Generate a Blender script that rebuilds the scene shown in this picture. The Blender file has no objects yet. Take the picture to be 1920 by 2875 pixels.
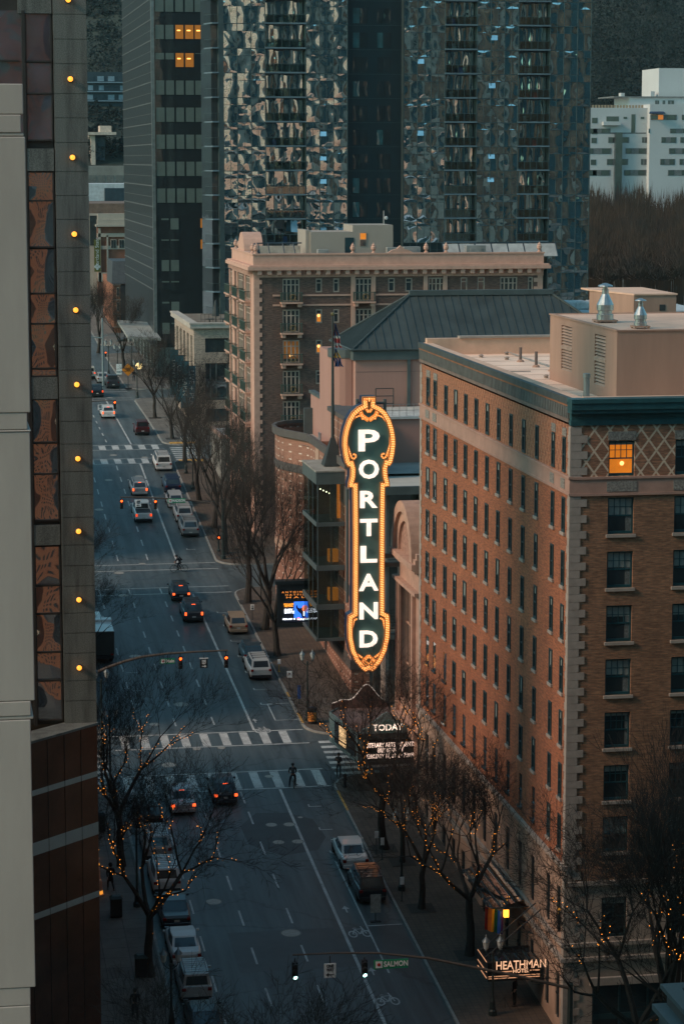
import bpy, bmesh, math, random
from math import sin, cos, pi, radians, sqrt, atan, atan2
from mathutils import Vector, Matrix
S = bpy.context.scene
# ---------------------------------------------------------------- camera, light, exposure
FP = 6800.0; PIT = atan(989.5/FP); PSI = atan(1160*cos(PIT)/FP)
CAMZ = 47.0
cam = bpy.data.cameras.new('camera'); cam_o = bpy.data.objects.new('camera', cam); S.collection.objects.link(cam_o)
cam.sensor_fit = 'VERTICAL'; cam.sensor_height = 36; cam.lens = FP/2875*36; cam.clip_start = 1; cam.clip_end = 9000
cam_o.location = (0, 0, CAMZ); cam_o.rotation_euler = (pi/2-PIT, 0, -PSI)
S.camera = cam_o
S.view_settings.view_transform = 'Standard'; S.view_settings.look = 'None'; S.view_settings.gamma = 1; S.view_settings.exposure = 0.38
SUN_EL, SUN_AZ, SUN_E, SKY_E = radians(34), radians(-103), 2.0, 0.15     # low warm light coming over the left side of the street
w = bpy.data.worlds.new('World'); S.world = w; w.use_nodes = True
wn = w.node_tree.nodes; wl = w.node_tree.links; bg = wn['Background']
sky = wn.new('ShaderNodeTexSky'); sky.sky_type = 'NISHITA'; sky.sun_disc = False; sky.sun_elevation = SUN_EL; sky.sun_rotation = SUN_AZ
tint = wn.new('ShaderNodeMix'); tint.data_type = 'RGBA'; tint.blend_type = 'MULTIPLY'; tint.inputs[0].default_value = 1
tint.inputs[7].default_value = (.56, .91, .80, 1)
wl.new(sky.outputs[0], tint.inputs[6]); wl.new(tint.outputs[2], bg.inputs[0]); bg.inputs[1].default_value = SKY_E
sl = bpy.data.lights.new('sun', 'SUN'); sl.energy = SUN_E; sl.angle = radians(14); sl.color = (1, .66, .48)
so = bpy.data.objects.new('sun', sl); S.collection.objects.link(so)
sd = Vector((sin(SUN_AZ)*cos(SUN_EL), cos(SUN_AZ)*cos(SUN_EL), sin(SUN_EL)))   # towards the sun
so.rotation_euler = sd.to_track_quat('Z', 'Y').to_euler()
# ---------------------------------------------------------------- pixel -> world helpers (used to read real positions off the photo)
_f = Vector((sin(PSI)*cos(PIT), cos(PSI)*cos(PIT), -sin(PIT))); _r = Vector((cos(PSI), -sin(PSI), 0)); _u = _r.cross(_f); _C = Vector((0, 0, CAMZ))
def ray(u, v): return _f*FP + _r*(u-960) - _u*(v-1437.5)
def onX(u, v, x): d = ray(u, v); return _C + d*(x/d.x)
def onY(u, v, y): d = ray(u, v); return _C + d*(y/d.y)
def onZ(u, v, z): d = ray(u, v); return _C + d*((z-CAMZ)/d.z)
GP = [(-400, -20), (-60, -9), (0, -7.5), (100, -1.7), (125, 0), (145, 1.25), (162, 2.4), (179, 3.6), (213, 5.8), (224, 6.5), (239, 7.2), (264, 9.9), (280, 11.7), (294, 12.6), (319, 13.4), (335, 13.8), (380, 15), (450, 18), (600, 26), (700, 30)]
def g(y):
    for (a, za), (b, zb) in zip(GP, GP[1:]):
        if a <= y <= b: return za+(zb-za)*(y-a)/(b-a)
    return GP[0][1] if y < GP[0][0] else GP[-1][1]
def onG(u, v, off=0):
    d = ray(u, v); lo, hi = .004, .25
    for i in range(50):
        m = (lo+hi)/2; p = _C+d*m
        if p.z > g(p.y)+off: lo = m
        else: hi = m
    return p
# ---------------------------------------------------------------- materials
MATS = {}
def rgb(h): return tuple(h)+(1,)
class NT:
    def __init__(s, name):
        s.m = bpy.data.materials.new(name); s.m.use_nodes = True; s.t = s.m.node_tree; s.n = s.t.nodes; s.l = s.t.links
        s.b = s.n['Principled BSDF']; s.o = s.n['Material Output']
    def new(s, t, **k):
        n = s.n.new('ShaderNode'+t)
        for a, v in k.items():
            if a.startswith('i_'):
                q = a[2:]; n.inputs[int(q) if q.isdigit() else q].default_value = v
            else: setattr(n, a, v)
        return n
    def link(s, a, b): s.l.new(a, b)
    def coord(s, scale=(1, 1, 1), wall=False):
        tc = s.new('TexCoord')
        if not wall:
            mp = s.new('Mapping'); mp.inputs[3].default_value = scale; s.link(tc.outputs['Object'], mp.inputs[0]); return mp.outputs[0]
        sp = s.new('SeparateXYZ'); s.link(tc.outputs['Object'], sp.inputs[0])
        ad = s.new('Math', operation='ADD'); s.link(sp.outputs[0], ad.inputs[0]); s.link(sp.outputs[1], ad.inputs[1])
        cb = s.new('CombineXYZ'); s.link(ad.outputs[0], cb.inputs[0]); s.link(sp.outputs[2], cb.inputs[1])
        mp = s.new('Mapping'); mp.inputs[3].default_value = scale; s.link(cb.outputs[0], mp.inputs[0]); return mp.outputs[0]
    def noise(s, vec, scale, detail=4, rough=.6, dist=0):
        n = s.new('TexNoise'); n.inputs['Scale'].default_value = scale; n.inputs['Detail'].default_value = detail; n.inputs['Roughness'].default_value = rough; n.inputs['Distortion'].default_value = dist
        s.link(vec, n.inputs['Vector']); return n
    def ramp(s, fac, stops):
        r = s.new('ValToRGB'); e = r.color_ramp.elements
        while len(e) < len(stops): e.new(.5)
        for i, (p, c) in enumerate(stops): e[i].position = p; e[i].color = rgb(c) if len(c) == 3 else c
        s.link(fac, r.inputs[0]); return r.outputs[0]
    def mul(s, a, b, fac=1, mode='MULTIPLY'):
        m = s.new('Mix', data_type='RGBA', blend_type=mode); m.inputs[0].default_value = fac
        for i, x in ((6, a), (7, b)):
            if isinstance(x, tuple): m.inputs[i].default_value = rgb(x)
            else: s.link(x, m.inputs[i])
        return m.outputs[2]
    def bump(s, h, strength, dist=.02):
        b = s.new('Bump'); b.inputs[0].default_value = strength; b.inputs[1].default_value = dist; s.link(h, b.inputs['Height']); s.link(b.outputs[0], s.b.inputs['Normal']); return b
def M(name, col=(), rough=.7, metal=0, var=.25, vs=1.2, bump=0, bs=30, spec=.5, streak=False, coat=0):
    """painted / stone / metal surface with mottled colour, optional weather streaks and grain bump"""
    if name in MATS: return MATS[name]
    t = NT(name); v = t.coord((1, 1, .18 if streak else 1))
    n = t.noise(v, vs, 5, .65); c = t.ramp(n.outputs[0], [(.3, tuple(x*(1-var) for x in col)), (.7, tuple(min(1, x*(1+var)) for x in col))])
    t.link(c, t.b.inputs['Base Color']); t.b.inputs['Roughness'].default_value = rough; t.b.inputs['Metallic'].default_value = metal
    t.b.inputs['Specular IOR Level'].default_value = spec
    if coat: t.b.inputs['Coat Weight'].default_value = coat; t.b.inputs['Coat Roughness'].default_value = .06
    if bump: t.bump(t.noise(t.coord(), bs, 4).outputs[0], bump)
    MATS[name] = t.m; return t.m
def glow(name, col=(), e=1):
    if name in MATS: return MATS[name]
    t = NT(name); t.b.inputs['Base Color'].default_value = rgb(tuple(c*.5 for c in col)); t.b.inputs['Emission Color'].default_value = rgb(col)
    n = t.noise(t.coord(), 3, 2)
    mr = t.new('MapRange'); mr.inputs[3].default_value = e*.75; mr.inputs[4].default_value = e*1.25; t.link(n.outputs[0], mr.inputs[0]); t.link(mr.outputs[0], t.b.inputs['Emission Strength'])
    MATS[name] = t.m; return t.m
def brick(name, c1, c2, mortar, bw=.42, bh=.085, ms=.012, var=.35, diamond=None):
    if name in MATS: return MATS[name]
    t = NT(name); v = t.coord(wall=True)
    b = t.new('TexBrick'); t.link(v, b.inputs[0]); b.inputs['Color1'].default_value = rgb(c1); b.inputs['Color2'].default_value = rgb(c2); b.inputs['Mortar'].default_value = rgb(mortar)
    b.inputs['Scale'].default_value = 1; b.inputs['Mortar Size'].default_value = ms; b.inputs['Brick Width'].default_value = bw; b.inputs['Row Height'].default_value = bh; b.inputs['Bias'].default_value = -.1
    n1 = t.noise(v, .35, 5, .7); c = t.mul(b.outputs[0], t.ramp(n1.outputs[0], [(.3, (1-var,)*3), (.7, (1+var*.5,)*3)]))
    mp2 = t.new('Mapping'); mp2.inputs[3].default_value = (2.2, 11, 1); t.link(v, mp2.inputs[0])
    n2 = t.noise(mp2.outputs[0], 1, 2); c = t.mul(c, t.ramp(n2.outputs[0], [(.35, (.72,)*3), (.5, (1,)*3), (.68, (1.45, 1.35, 1.25))]))
    if diamond:
        # diaper-work: crossing light header rows, real pattern of the brickwork
        pu, pv, wd, lc = diamond
        sp = t.new('SeparateXYZ'); t.link(v, sp.inputs[0]); outs = []
        for sg in (1, -1):
            a = t.new('Math', operation='MULTIPLY'); t.link(sp.outputs[0], a.inputs[0]); a.inputs[1].default_value = 1/pu
            d = t.new('Math', operation='MULTIPLY_ADD'); t.link(sp.outputs[1], d.inputs[0]); d.inputs[1].default_value = sg/pv; t.link(a.outputs[0], d.inputs[2])
            fr = t.new('Math', operation='PINGPONG'); t.link(d.outputs[0], fr.inputs[0]); fr.inputs[1].default_value = .5
            lt = t.new('Math', operation='LESS_THAN'); t.link(fr.outputs[0], lt.inputs[0]); lt.inputs[1].default_value = wd; outs.append(lt.outputs[0])
        mx = t.new('Math', operation='MAXIMUM'); t.link(outs[0], mx.inputs[0]); t.link(outs[1], mx.inputs[1])
        mm = t.new('Mix', data_type='RGBA'); t.link(mx.outputs[0], mm.inputs[0]); t.link(c, mm.inputs[6]); t.link(t.mul(lc, t.ramp(n2.outputs[0], [(.3, (.75,)*3), (.7, (1.1,)*3)])), mm.inputs[7]); c = mm.outputs[2]
    t.link(c, t.b.inputs['Base Color']); t.b.inputs['Roughness'].default_value = .9
    bb = t.new('Bump'); bb.inputs[0].default_value = .5; bb.inputs[1].default_value = .01; bb.invert = True; t.link(b.outputs[1], bb.inputs['Height']); t.link(bb.outputs[0], t.b.inputs['Normal'])
    MATS[name] = t.m; return t.m
def glass(name, dark=(.02, .035, .04), refl=.25, tint=(.85, .95, 1), wob=.0, ws=.6, rough=.03):
    """opaque-looking coated window glass: dark room behind a partly mirroring pane, with old-glass waviness"""
    if name in MATS: return MATS[name]
    t = NT(name); t.b.inputs['Roughness'].default_value = .6
    n0 = t.noise(t.coord(), .5, 3); t.link(t.ramp(n0.outputs[0], [(.3, tuple(c*.6 for c in dark)), (.7, tuple(c*1.5 for c in dark))]), t.b.inputs['Base Color'])
    gl = t.new('BsdfGlossy'); gl.inputs[0].default_value = rgb(tint); gl.inputs['Roughness'].default_value = rough
    mx = t.new('MixShader'); fr = t.new('Fresnel'); fr.inputs[0].default_value = 1.5
    ad = t.new('Math', operation='ADD', use_clamp=True); t.link(fr.outputs[0], ad.inputs[0]); ad.inputs[1].default_value = refl-.04
    t.link(ad.outputs[0], mx.inputs[0]); t.link(t.b.outputs[0], mx.inputs[1]); t.link(gl.outputs[0], mx.inputs[2]); t.link(mx.outputs[0], t.o.inputs[0])
    if wob:
        n = t.noise(t.coord((1, 1, 1)), ws, 1.5, .5, .4); b = t.new('Bump'); b.inputs[0].default_value = 1; b.inputs[1].default_value = wob; t.link(n.outputs[0], b.inputs['Height']); t.link(b.outputs[0], gl.inputs['Normal'])
    MATS[name] = t.m; return t.m
# ---------------------------------------------------------------- mesh builder
class MB:
    def __init__(s): s.v = []; s.f = []; s.m = []; s.mi = 0
    def add(s, vs, fs):
        o = len(s.v); s.v += [tuple(p) for p in vs]
        for f in fs: s.f.append([i+o for i in f]); s.m.append(s.mi)
        return s
    def box(s, x0, x1, y0, y1, z0, z1):
        if x0 > x1: x0, x1 = x1, x0
        if y0 > y1: y0, y1 = y1, y0
        if z0 > z1: z0, z1 = z1, z0
        return s.add([(x, y, z) for z in (z0, z1) for y in (y0, y1) for x in (x0, x1)], [(0, 2, 3, 1), (4, 5, 7, 6), (0, 1, 5, 4), (2, 6, 7, 3), (0, 4, 6, 2), (1, 3, 7, 5)])
    def tbox(s, cx, cy, z0, z1, wx0, wy0, wx1, wy1):
        v = [(cx+a*wx/2, cy+b*wy/2, z) for z, wx, wy in ((z0, wx0, wy0), (z1, wx1, wy1)) for b in (-1, 1) for a in (-1, 1)]
        return s.add(v, [(0, 2, 3, 1), (4, 5, 7, 6), (0, 1, 5, 4), (2, 6, 7, 3), (0, 4, 6, 2), (1, 3, 7, 5)])
    def quad(s, *p): return s.add(p, [tuple(range(len(p)))])
    def prism(s, pts, vec):
        n = len(pts); vec = Vector(vec); a = [Vector(p) for p in pts]
        s.add(a+[p+vec for p in a], [tuple(range(n))[::-1], tuple(range(n, 2*n))]+[(i, (i+1) % n, (i+1) % n+n, i+n) for i in range(n)]); return s
    def tube(s, p0, p1, r0, r1=None, n=8, caps=True):
        r1 = r0 if r1 is None else r1; p0 = Vector(p0); p1 = Vector(p1); d = (p1-p0)
        if d.length < 1e-6: return s
        d.normalize(); a = d.orthogonal().normalized(); b = d.cross(a)
        vs = [p+(a*cos(2*pi*i/n)+b*sin(2*pi*i/n))*r for p, r in ((p0, r0), (p1, r1)) for i in range(n)]
        fs = [(i, (i+1) % n, (i+1) % n+n, i+n) for i in range(n)]
        if caps: fs += [tuple(range(n))[::-1], tuple(range(n, 2*n))]
        return s.add(vs, fs)
    def path(s, pts, r, n=6):
        for a, b in zip(pts, pts[1:]): s.tube(a, b, r, r, n)
        return s
    def lathe(s, prof, c=(0, 0, 0), n=12, a0=0, a1=2*pi):
        full = abs(a1-a0-2*pi) < 1e-6; k = n if full else n+1; vs = []; fs = []
        for r, z in prof:
            for i in range(k): a = a0+(a1-a0)*i/n; vs.append((c[0]+r*cos(a), c[1]+r*sin(a), c[2]+z))
        for j in range(len(prof)-1):
            for i in range(n if full else n): fs.append((j*k+i, j*k+(i+1) % k, (j+1)*k+(i+1) % k, (j+1)*k+i))
        if full: fs += [tuple(range(n))[::-1], tuple(range((len(prof)-1)*k, len(prof)*k))]
        return s.add(vs, fs)
    def ball(s, c, r, n=8, sc=(1, 1, 1)):
        m = max(4, n//2+1); vs = [(c[0], c[1], c[2]-r*sc[2])]
        for j in range(1, m):
            t = -pi/2+pi*j/m
            for i in range(n): a = 2*pi*i/n; vs.append((c[0]+r*cos(t)*cos(a)*sc[0], c[1]+r*cos(t)*sin(a)*sc[1], c[2]+r*sin(t)*sc[2]))
        vs.append((c[0], c[1], c[2]+r*sc[2])); L = len(vs)-1; fs = [(0, 1+(i+1) % n, 1+i) for i in range(n)]
        for j in range(m-2):
            for i in range(n): fs.append((1+j*n+i, 1+j*n+(i+1) % n, 1+(j+1)*n+(i+1) % n, 1+(j+1)*n+i))
        fs += [(1+(m-2)*n+i, 1+(m-2)*n+(i+1) % n, L) for i in range(n)]
        return s.add(vs, fs)
    def xf(s, mat):
        s.v = [tuple(mat @ Vector(p)) for p in s.v]; return s
    def build(s, name, mat, parent=None, smooth=False, bevel=0):
        me = bpy.data.meshes.new(name); off = wloc(parent) if parent else Vector((0, 0, 0))
        me.from_pydata([tuple(Vector(p)-off) for p in s.v], [], s.f)
        for m in (mat if isinstance(mat, (list, tuple)) else [mat]): me.materials.append(m)
        for p, i in zip(me.polygons, s.m): p.material_index = i; p.use_smooth = smooth
        if bevel or True:
            bm = bmesh.new(); bm.from_mesh(me)
            if bevel: bmesh.ops.bevel(bm, geom=bm.edges[:], offset=bevel, segments=1, affect='EDGES', clamp_overlap=True)
            bmesh.ops.recalc_face_normals(bm, faces=bm.faces[:]); bm.to_mesh(me); bm.free()
        o = bpy.data.objects.new(name, me); S.collection.objects.link(o)
        if parent: o.parent = parent
        return o
def wloc(o):
    v = Vector((0, 0, 0))
    while o: v += o.location; o = o.parent
    return v
def tag(o, label, cat, group=None):
    o['label'] = label; o['category'] = cat
    if group: o['group'] = group
    return o
def thing(name, label, cat, loc=(0, 0, 0), group=None):
    o = bpy.data.objects.new(name, None); S.collection.objects.link(o); o.location = loc; o.empty_display_size = .2
    return tag(o, label, cat, group)
def struct(o): o['kind'] = 'structure'; return o
def kids(o): return [c for c in ALLKIDS.get(o.name, [])] if False else list(o.children)
def copy_tree(o, parent=None):
    c = o.copy(); S.collection.objects.link(c); c.parent = parent
    for ch in list(o.children): copy_tree(ch, c)
    return c
def place(o, loc, rz=0, label=None, group=None):
    o.location = loc; o.rotation_euler = (0, 0, rz)
    if label: o['label'] = label
    if group: o['group'] = group
    return o
def text(parent, s, size, mat, org, right, up, depth=.03, name='lettering', align='CENTER', sx=1.0, bold=0.0, spacing=1.0):
    """real lettering as a mesh: baseline centre at org, running along right, standing along up"""
    c = bpy.data.curves.new(name, 'FONT'); c.body = s; c.size = size; c.extrude = depth/2; c.align_x = align; c.align_y = 'CENTER'; c.offset = bold; c.space_character = spacing; c.resolution_u = 3
    t = bpy.data.objects.new('tmp', c); S.collection.objects.link(t); bpy.context.view_layer.update()
    me = bpy.data.meshes.new_from_object(t.evaluated_get(bpy.context.evaluated_depsgraph_get())); bpy.data.objects.remove(t)
    r = Vector(right).normalized(); u = Vector(up).normalized(); n = r.cross(u); off = wloc(parent) if parent else Vector((0, 0, 0))
    for v in me.vertices: v.co = Vector(org)+r*v.co.x*sx+u*v.co.y+n*v.co.z-off
    me.materials.clear(); me.materials.append(mat); me.name = name
    o = bpy.data.objects.new(name, me); S.collection.objects.link(o)
    if parent: o.parent = parent
    return o
def wall(mb, org, U, width, z0, z1, holes, depth=.25, inward=None, reveal_mi=None):
    """wall in the vertical plane through org along U, with real recessed openings (u0,u1,za,zb) whose reveals go `depth` along `inward`"""
    org = Vector(org); U = Vector(U); hs = [h for h in holes if h[2] < z1 and h[3] > z0]
    us = sorted({0.0, width} | {h[0] for h in hs} | {h[1] for h in hs}); zs = sorted({z0, z1} | {max(z0, h[2]) for h in hs} | {min(z1, h[3]) for h in hs})
    P = lambda u, z, d=0: (org.x+U.x*u+inward[0]*d, org.y+U.y*u+inward[1]*d, z)
    for a, b in zip(zs, zs[1:]):
        run = None; zc = (a+b)/2
        cur = [h for h in hs if h[2] <= zc <= h[3]]
        for u0, u1 in zip(us, us[1:]):
            uc = (u0+u1)/2; hit = any(h[0] <= uc <= h[1] for h in cur)
            if hit:
                if run is not None: mb.quad(P(run, a), P(u0, a), P(u0, b), P(run, b)); run = None
            elif run is None: run = u0
        if run is not None: mb.quad(P(run, a), P(width, a), P(width, b), P(run, b))
    mi = mb.mi
    if reveal_mi is not None: mb.mi = reveal_mi
    for h in hs:
        a, b, c, d = h[:4]; q = [P(a, c), P(b, c), P(b, d), P(a, d)]; w_ = [P(a, c, depth), P(b, c, depth), P(b, d, depth), P(a, d, depth)]
        for i in range(4): mb.quad(q[i], q[(i+1) % 4], w_[(i+1) % 4], w_[i])
    mb.mi = mi
RND = random.Random(7)
def fit(t_, W_):
    xs_ = [v.co.x for v in t_.data.vertices]; a, b = min(xs_), max(xs_); c = (a+b)/2; k = W_/(b-a)
    for v in t_.data.vertices: v.co.x = (v.co.x-c)*k+c
    return t_
# ================================================================ ground, road, pavements, markings
def asphalt():
    t = NT('asphalt'); v = t.coord(); n1 = t.noise(v, .12, 5, .6); n2 = t.noise(t.coord((1.6, .07, 1)), .9, 4, .6); n3 = t.noise(v, 25, 3)
    c = t.ramp(n1.outputs[0], [(.3, (.052, .066, .070)), (.7, (.088, .106, .110))])
    c = t.mul(c, t.ramp(n2.outputs[0], [(.35, (.64,)*3), (.65, (1.26,)*3)])); c = t.mul(c, t.ramp(t.noise(v, .55, 6, .8).outputs[0], [(.30, (.55,)*3), (.40, (1,)*3)])); c = t.mul(c, t.ramp(n3.outputs[0], [(.3, (.8,)*3), (.7, (1.15,)*3)]))
    # cracks / seams
    vo = t.new('TexVoronoi', feature='DISTANCE_TO_EDGE'); vo.inputs['Scale'].default_value = .11
    dn = t.noise(v, .7, 4); ad = t.new('VectorMath', operation='MULTIPLY_ADD'); t.link(dn.outputs[1], ad.inputs[0]); ad.inputs[1].default_value = (2.2, 2.2, 0); t.link(v, ad.inputs[2]); t.link(ad.outputs[0], vo.inputs['Vector'])
    c = t.mul(c, t.ramp(vo.outputs[0], [(.0, (.62,)*3), (.006, (.62,)*3), (.012, (1,)*3)]))
    t.link(c, t.b.inputs['Base Color']); t.link(t.ramp(n1.outputs[0], [(.3, (.42,)*3), (.7, (.62,)*3)]), t.b.inputs['Roughness']); t.bump(n3.outputs[0], .25, .01)
    return t.m
def paving(name, c, jo, size=1.5):
    t = NT(name); v = t.coord((1, 1, 0)); b = t.new('TexBrick'); t.link(v, b.inputs[0]); b.offset = 0
    b.inputs['Color1'].default_value = rgb(c); b.inputs['Color2'].default_value = rgb(tuple(x*.8 for x in c)); b.inputs['Mortar'].default_value = rgb(jo)
    b.inputs['Scale'].default_value = 1; b.inputs['Brick Width'].default_value = size; b.inputs['Row Height'].default_value = size; b.inputs['Mortar Size'].default_value = .02
    n = t.noise(v, .5, 6, .7); n2 = t.noise(v, 14, 3)
    t.link(t.mul(t.mul(b.outputs[0], t.ramp(n.outputs[0], [(.3, (.65,)*3), (.7, (1.25,)*3)])), t.ramp(n2.outputs[0], [(.3, (.85,)*3), (.7, (1.1,)*3)])), t.b.inputs['Base Color'])
    t.b.inputs['Roughness'].default_value = .85; t.bump(n2.outputs[0], .2, .01); return t.m
m_asph = asphalt(); m_pave = paving('concrete_paving', (.15, .14, .125), (.05, .05, .05)); m_brickpave = paving('brick_paving', (.105, .075, .055), (.05, .04, .035), .4)
def paint_mat():
    t = NT('road_paint'); v = t.coord(); n = t.noise(v, 6, 5, .75); n2 = t.noise(v, .8, 3)
    c = t.ramp(n.outputs[0], [(.30, (.10, .105, .105)), (.42, (.42, .43, .42)), (.8, (.62, .62, .60))])
    t.link(t.mul(c, t.ramp(n2.outputs[0], [(.3, (.7,)*3), (.6, (1,)*3)])), t.b.inputs['Base Color']); t.b.inputs['Roughness'].default_value = .7; return t.m
m_paint = paint_mat(); m_kerb = M('kerb_stone', (.24, .235, .22), .85, vs=2)
XL, XR = 12.3, 27.4; YS = sorted({y for y, _ in GP}|set(range(60, 400, 3))|{107., 119., 168.2, 178., 225.5, 236., 283., 292.5, 337.5, 348., 395., 406.})
def strip(mb, x0, x1, y0, y1, off, side=0):
    ys = [y for y in YS if y0 < y < y1]; ys = [y0]+ys+[y1]
    for a, b in zip(ys, ys[1:]): mb.quad((x0, a, g(a)+off), (x1, a, g(a)+off), (x1, b, g(b)+off), (x0, b, g(b)+off))
gm = MB(); ys = [-400, -200, -60, 0, 60]+[y for y in YS if 60 < y < 600]+[600, 700]
for a, b in zip(ys, ys[1:]): gm.quad((-900, a, g(a)-.3), (1200, a, g(a)-.3), (1200, b, g(b)-.3), (-900, b, g(b)-.3))
struct(gm.build('ground', M('ground_earth', (.09, .09, .08), .95, vs=.1)))
CROSS = [(107, 119), (168.2, 178), (225.5, 236), (283, 292.5), (337.5, 348), (395, 406)]
r = MB(); strip(r, XL, XR, -60, 640, 0); struct(r.build('main_street_road', m_asph))
for a, b in CROSS:
    r = MB(); strip(r, -260, XL, a, b, 0); strip(r, XR, 420, a, b, 0)
    for x0, x1 in ((XL-2.8, XL), (XR, XR+2.8)): strip(r, x0, x1, a-2.8, a, 0); strip(r, x0, x1, b, b+2.8, 0)
    struct(r.build('cross_street_road', m_asph))
edges = [-60]+[e for c in CROSS for e in c]+[640]
def pavement(x0, x1, y0, y1, kx):
    """raised pavement slab with rounded corners towards the road and a kerb stone"""
    R = 2.6; H = .15; s = 1 if kx == x1 else -1; p = MB(); ring = []
    for k in range(7):
        a = pi/2*k/6; ring.append((kx-s*R+s*R*sin(a), y1-R+R*cos(a)))
    for k in range(7):
        a = pi/2*k/6; ring.append((kx-s*R+s*R*cos(a), y0+R-R*sin(a)))
    far = x0 if s == 1 else x1
    ysl = sorted({q[1] for q in ring}|{y for y in YS if y0 < y < y1})
    def kxat(y):
        d = 0
        if y > y1-R: t_ = (y-(y1-R))/R; d = R-R*sqrt(max(0, 1-t_*t_))
        if y < y0+R: t_ = ((y0+R)-y)/R; d = R-R*sqrt(max(0, 1-t_*t_))
        return kx-s*d
    for a, b in zip(ysl, ysl[1:]):
        ka, kb = kxat(a), kxat(b); w_ = .16*s
        p.mi = 0; p.quad((far, a, g(a)+H), (ka-w_, a, g(a)+H), (kb-w_, b, g(b)+H), (far, b, g(b)+H))
        p.mi = 1; p.quad((ka-w_, a, g(a)+H), (ka, a, g(a)+H), (kb, b, g(b)+H), (kb-w_, b, g(b)+H)); p.quad((ka, a, g(a)+H), (ka, a, g(a)-.1), (kb, b, g(b)-.1), (kb, b, g(b)+H))
    for y in (y0, y1): p.mi = 1; p.quad((far, y, g(y)-.1), (kx-s*R, y, g(y)-.1), (kx-s*R, y, g(y)+H), (far, y, g(y)+H))
    return p
for i in range(0, len(edges), 2):
    a, b = edges[i], edges[i+1]
    struct(pavement(XR, 75, a, b, XR).build('pavement', [m_brickpave if 160 < b < 300 else m_pave, m_kerb]))
    struct(pavement(-60, XL, a, b, XL).build('pavement', [m_pave, m_kerb]))
# markings: sheets 5 mm above the asphalt
mk = MB()
def line(x0, x1, y0, y1, off=.006): strip(mk, x0, x1, y0, y1, off)
def dashes(x, ys_, L, w_=.13):
    for y in ys_: line(x-w_/2, x+w_/2, y, y+L)
line(23.47, 23.66, 60, 105); line(23.47, 23.66, 120.5, 166.0); line(23.47, 23.66, 180.1, 224.0); line(23.47, 23.66, 238, 281.2); line(23.47, 23.66, 294, 337.4)
for x in (20.72, 17.75, 14.95):
    if x > 15: dashes(x, [128.7+6.06*k for k in range(-3, 6)]+[164.2-.9], 2.55)
    else: dashes(x, [125+6.06*k for k in range(6)], 2.4, .11)
    dashes(x, [181.9+5.33*k for k in range(9)], 2.1); dashes(x, [239.5+5.5*k for k in range(8)], 2.3); dashes(x, [296+5.6*k for k in range(7)], 2.3); dashes(x, [350+6*k for k in range(6)], 2.3)
line(14.9, 15.0, 181, 224) if False else None
def zebra(y0, y1, x0=12.6, x1=27.3, w_=.62, pitch=1.52, ph=0):
    line(x0, x1, y0-.28, y0-.12); line(x0, x1, y1+.12, y1+.28)
    x = x0+.1+ph
    while x+w_ < x1: line(x, x+w_, y0, y1); x += pitch
zebra(166.5, 170.0); zebra(176.6, 179.6, ph=.5); zebra(281.6, 284.4, w_=.8, pitch=1.6); zebra(290.6, 293.3, w_=.8, pitch=1.6, ph=.4); zebra(104.5, 107.5)
for y in (224.25, 226.85, 234.8, 237.6): line(12.6, 27.3, y, y+.17)
for y in (336.5, 338.9, 346.2, 348.8): line(12.6, 27.3, y, y+.17)
for x0, x1, c in ((28.0, 31.4, (168.4, 177.8)), (8.3, 11.9, (168.4, 177.8)), (28.0, 31.6, (283, 292.3))):
    y = c[0]+.3
    while y+.6 < c[1]: line(x0, x1, y, y+.55); y += 1.25
# parking bay and buffer lines, parking tees
a1 = [onG(941.7, 2418), onG(1092, 2732)]
mk.quad(*[(p.x+dx, p.y, g(p.y)+.006) for p, dx in ((a1[0], -.05), (a1[0], .06), (a1[1], .06), (a1[1], -.05))]); line(25.1, 26.6, 150.3, 150.42)
line(25.15, 27.3, 139.7, 139.82); line(25.2, 25.31, 120, 124.5)
for y in (152.6, 157.2, 162.0, 186.8, 191.0, 196.2, 201.2, 206.3, 211.6, 216.4, 243, 249, 255): line(25.0, 25.9, y, y+.1); line(25.0, 25.1, y, y+.55)
for y in (184.6, 188.2, 192.0, 197.4): line(15.2, 16.1, y, y+.1)
line(25.5, 25.6, 182.4, 187.0); line(25.6, 27.3, 186.9, 187.0); line(25.6, 27.3, 182.4, 182.5)
def bike(cx, cy, s=1.0):
    def arc(x, y, r0):
        for k in range(12):
            a, b = 2*pi*k/12, 2*pi*(k+1)/12
            mk.quad(*[(x+r_*cos(t_), y+r_*sin(t_)*2.0, g(y+r_*sin(t_)*2)+.006) for r_, t_ in ((r0, a), (r0, b), (r0-.09, b), (r0-.09, a))])
    arc(cx-.42*s, cy, .28*s); arc(cx+.42*s, cy, .28*s)
    def seg(x0, y0, x1, y1, w_=.08):
        d = Vector((x1-x0, y1-y0)); n = Vector((-d.y, d.x)).normalized()*w_/2
        mk.quad(*[(x, y, g(y)+.006) for x, y in ((x0+n.x, y0+n.y), (x1+n.x, y1+n.y), (x1-n.x, y1-n.y), (x0-n.x, y0-n.y))])
    for q in ((-.42, 0, -.2, .75), (-.2, .75, .3, .8), (.3, .8, .42, 0), (-.2, .75, .05, 0), (.05, 0, .3, .8), (-.42, 0, .05, 0), (.3, .8, .22, 1.2), (-.3, .95, -.08, .95)): seg(cx+q[0]*s, cy+q[1]*s, cx+q[2]*s, cy+q[3]*s)
def arrow(cx, cy, s=1.0):
    mk.quad(*[(cx+x*s, cy+y*s, g(cy+y*s)+.006) for x, y in ((-.05, 0), (.05, 0), (.05, .6), (-.05, .6))]); mk.quad(*[(cx+x*s, cy+y*s, g(cy+y*s)+.006) for x, y in ((-.24, .6), (.24, .6), (0, 1.15))])
for u, v in ((1088, 2812), (1010, 2622)): p = onG(u, v); bike(p.x, p.y)
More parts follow.
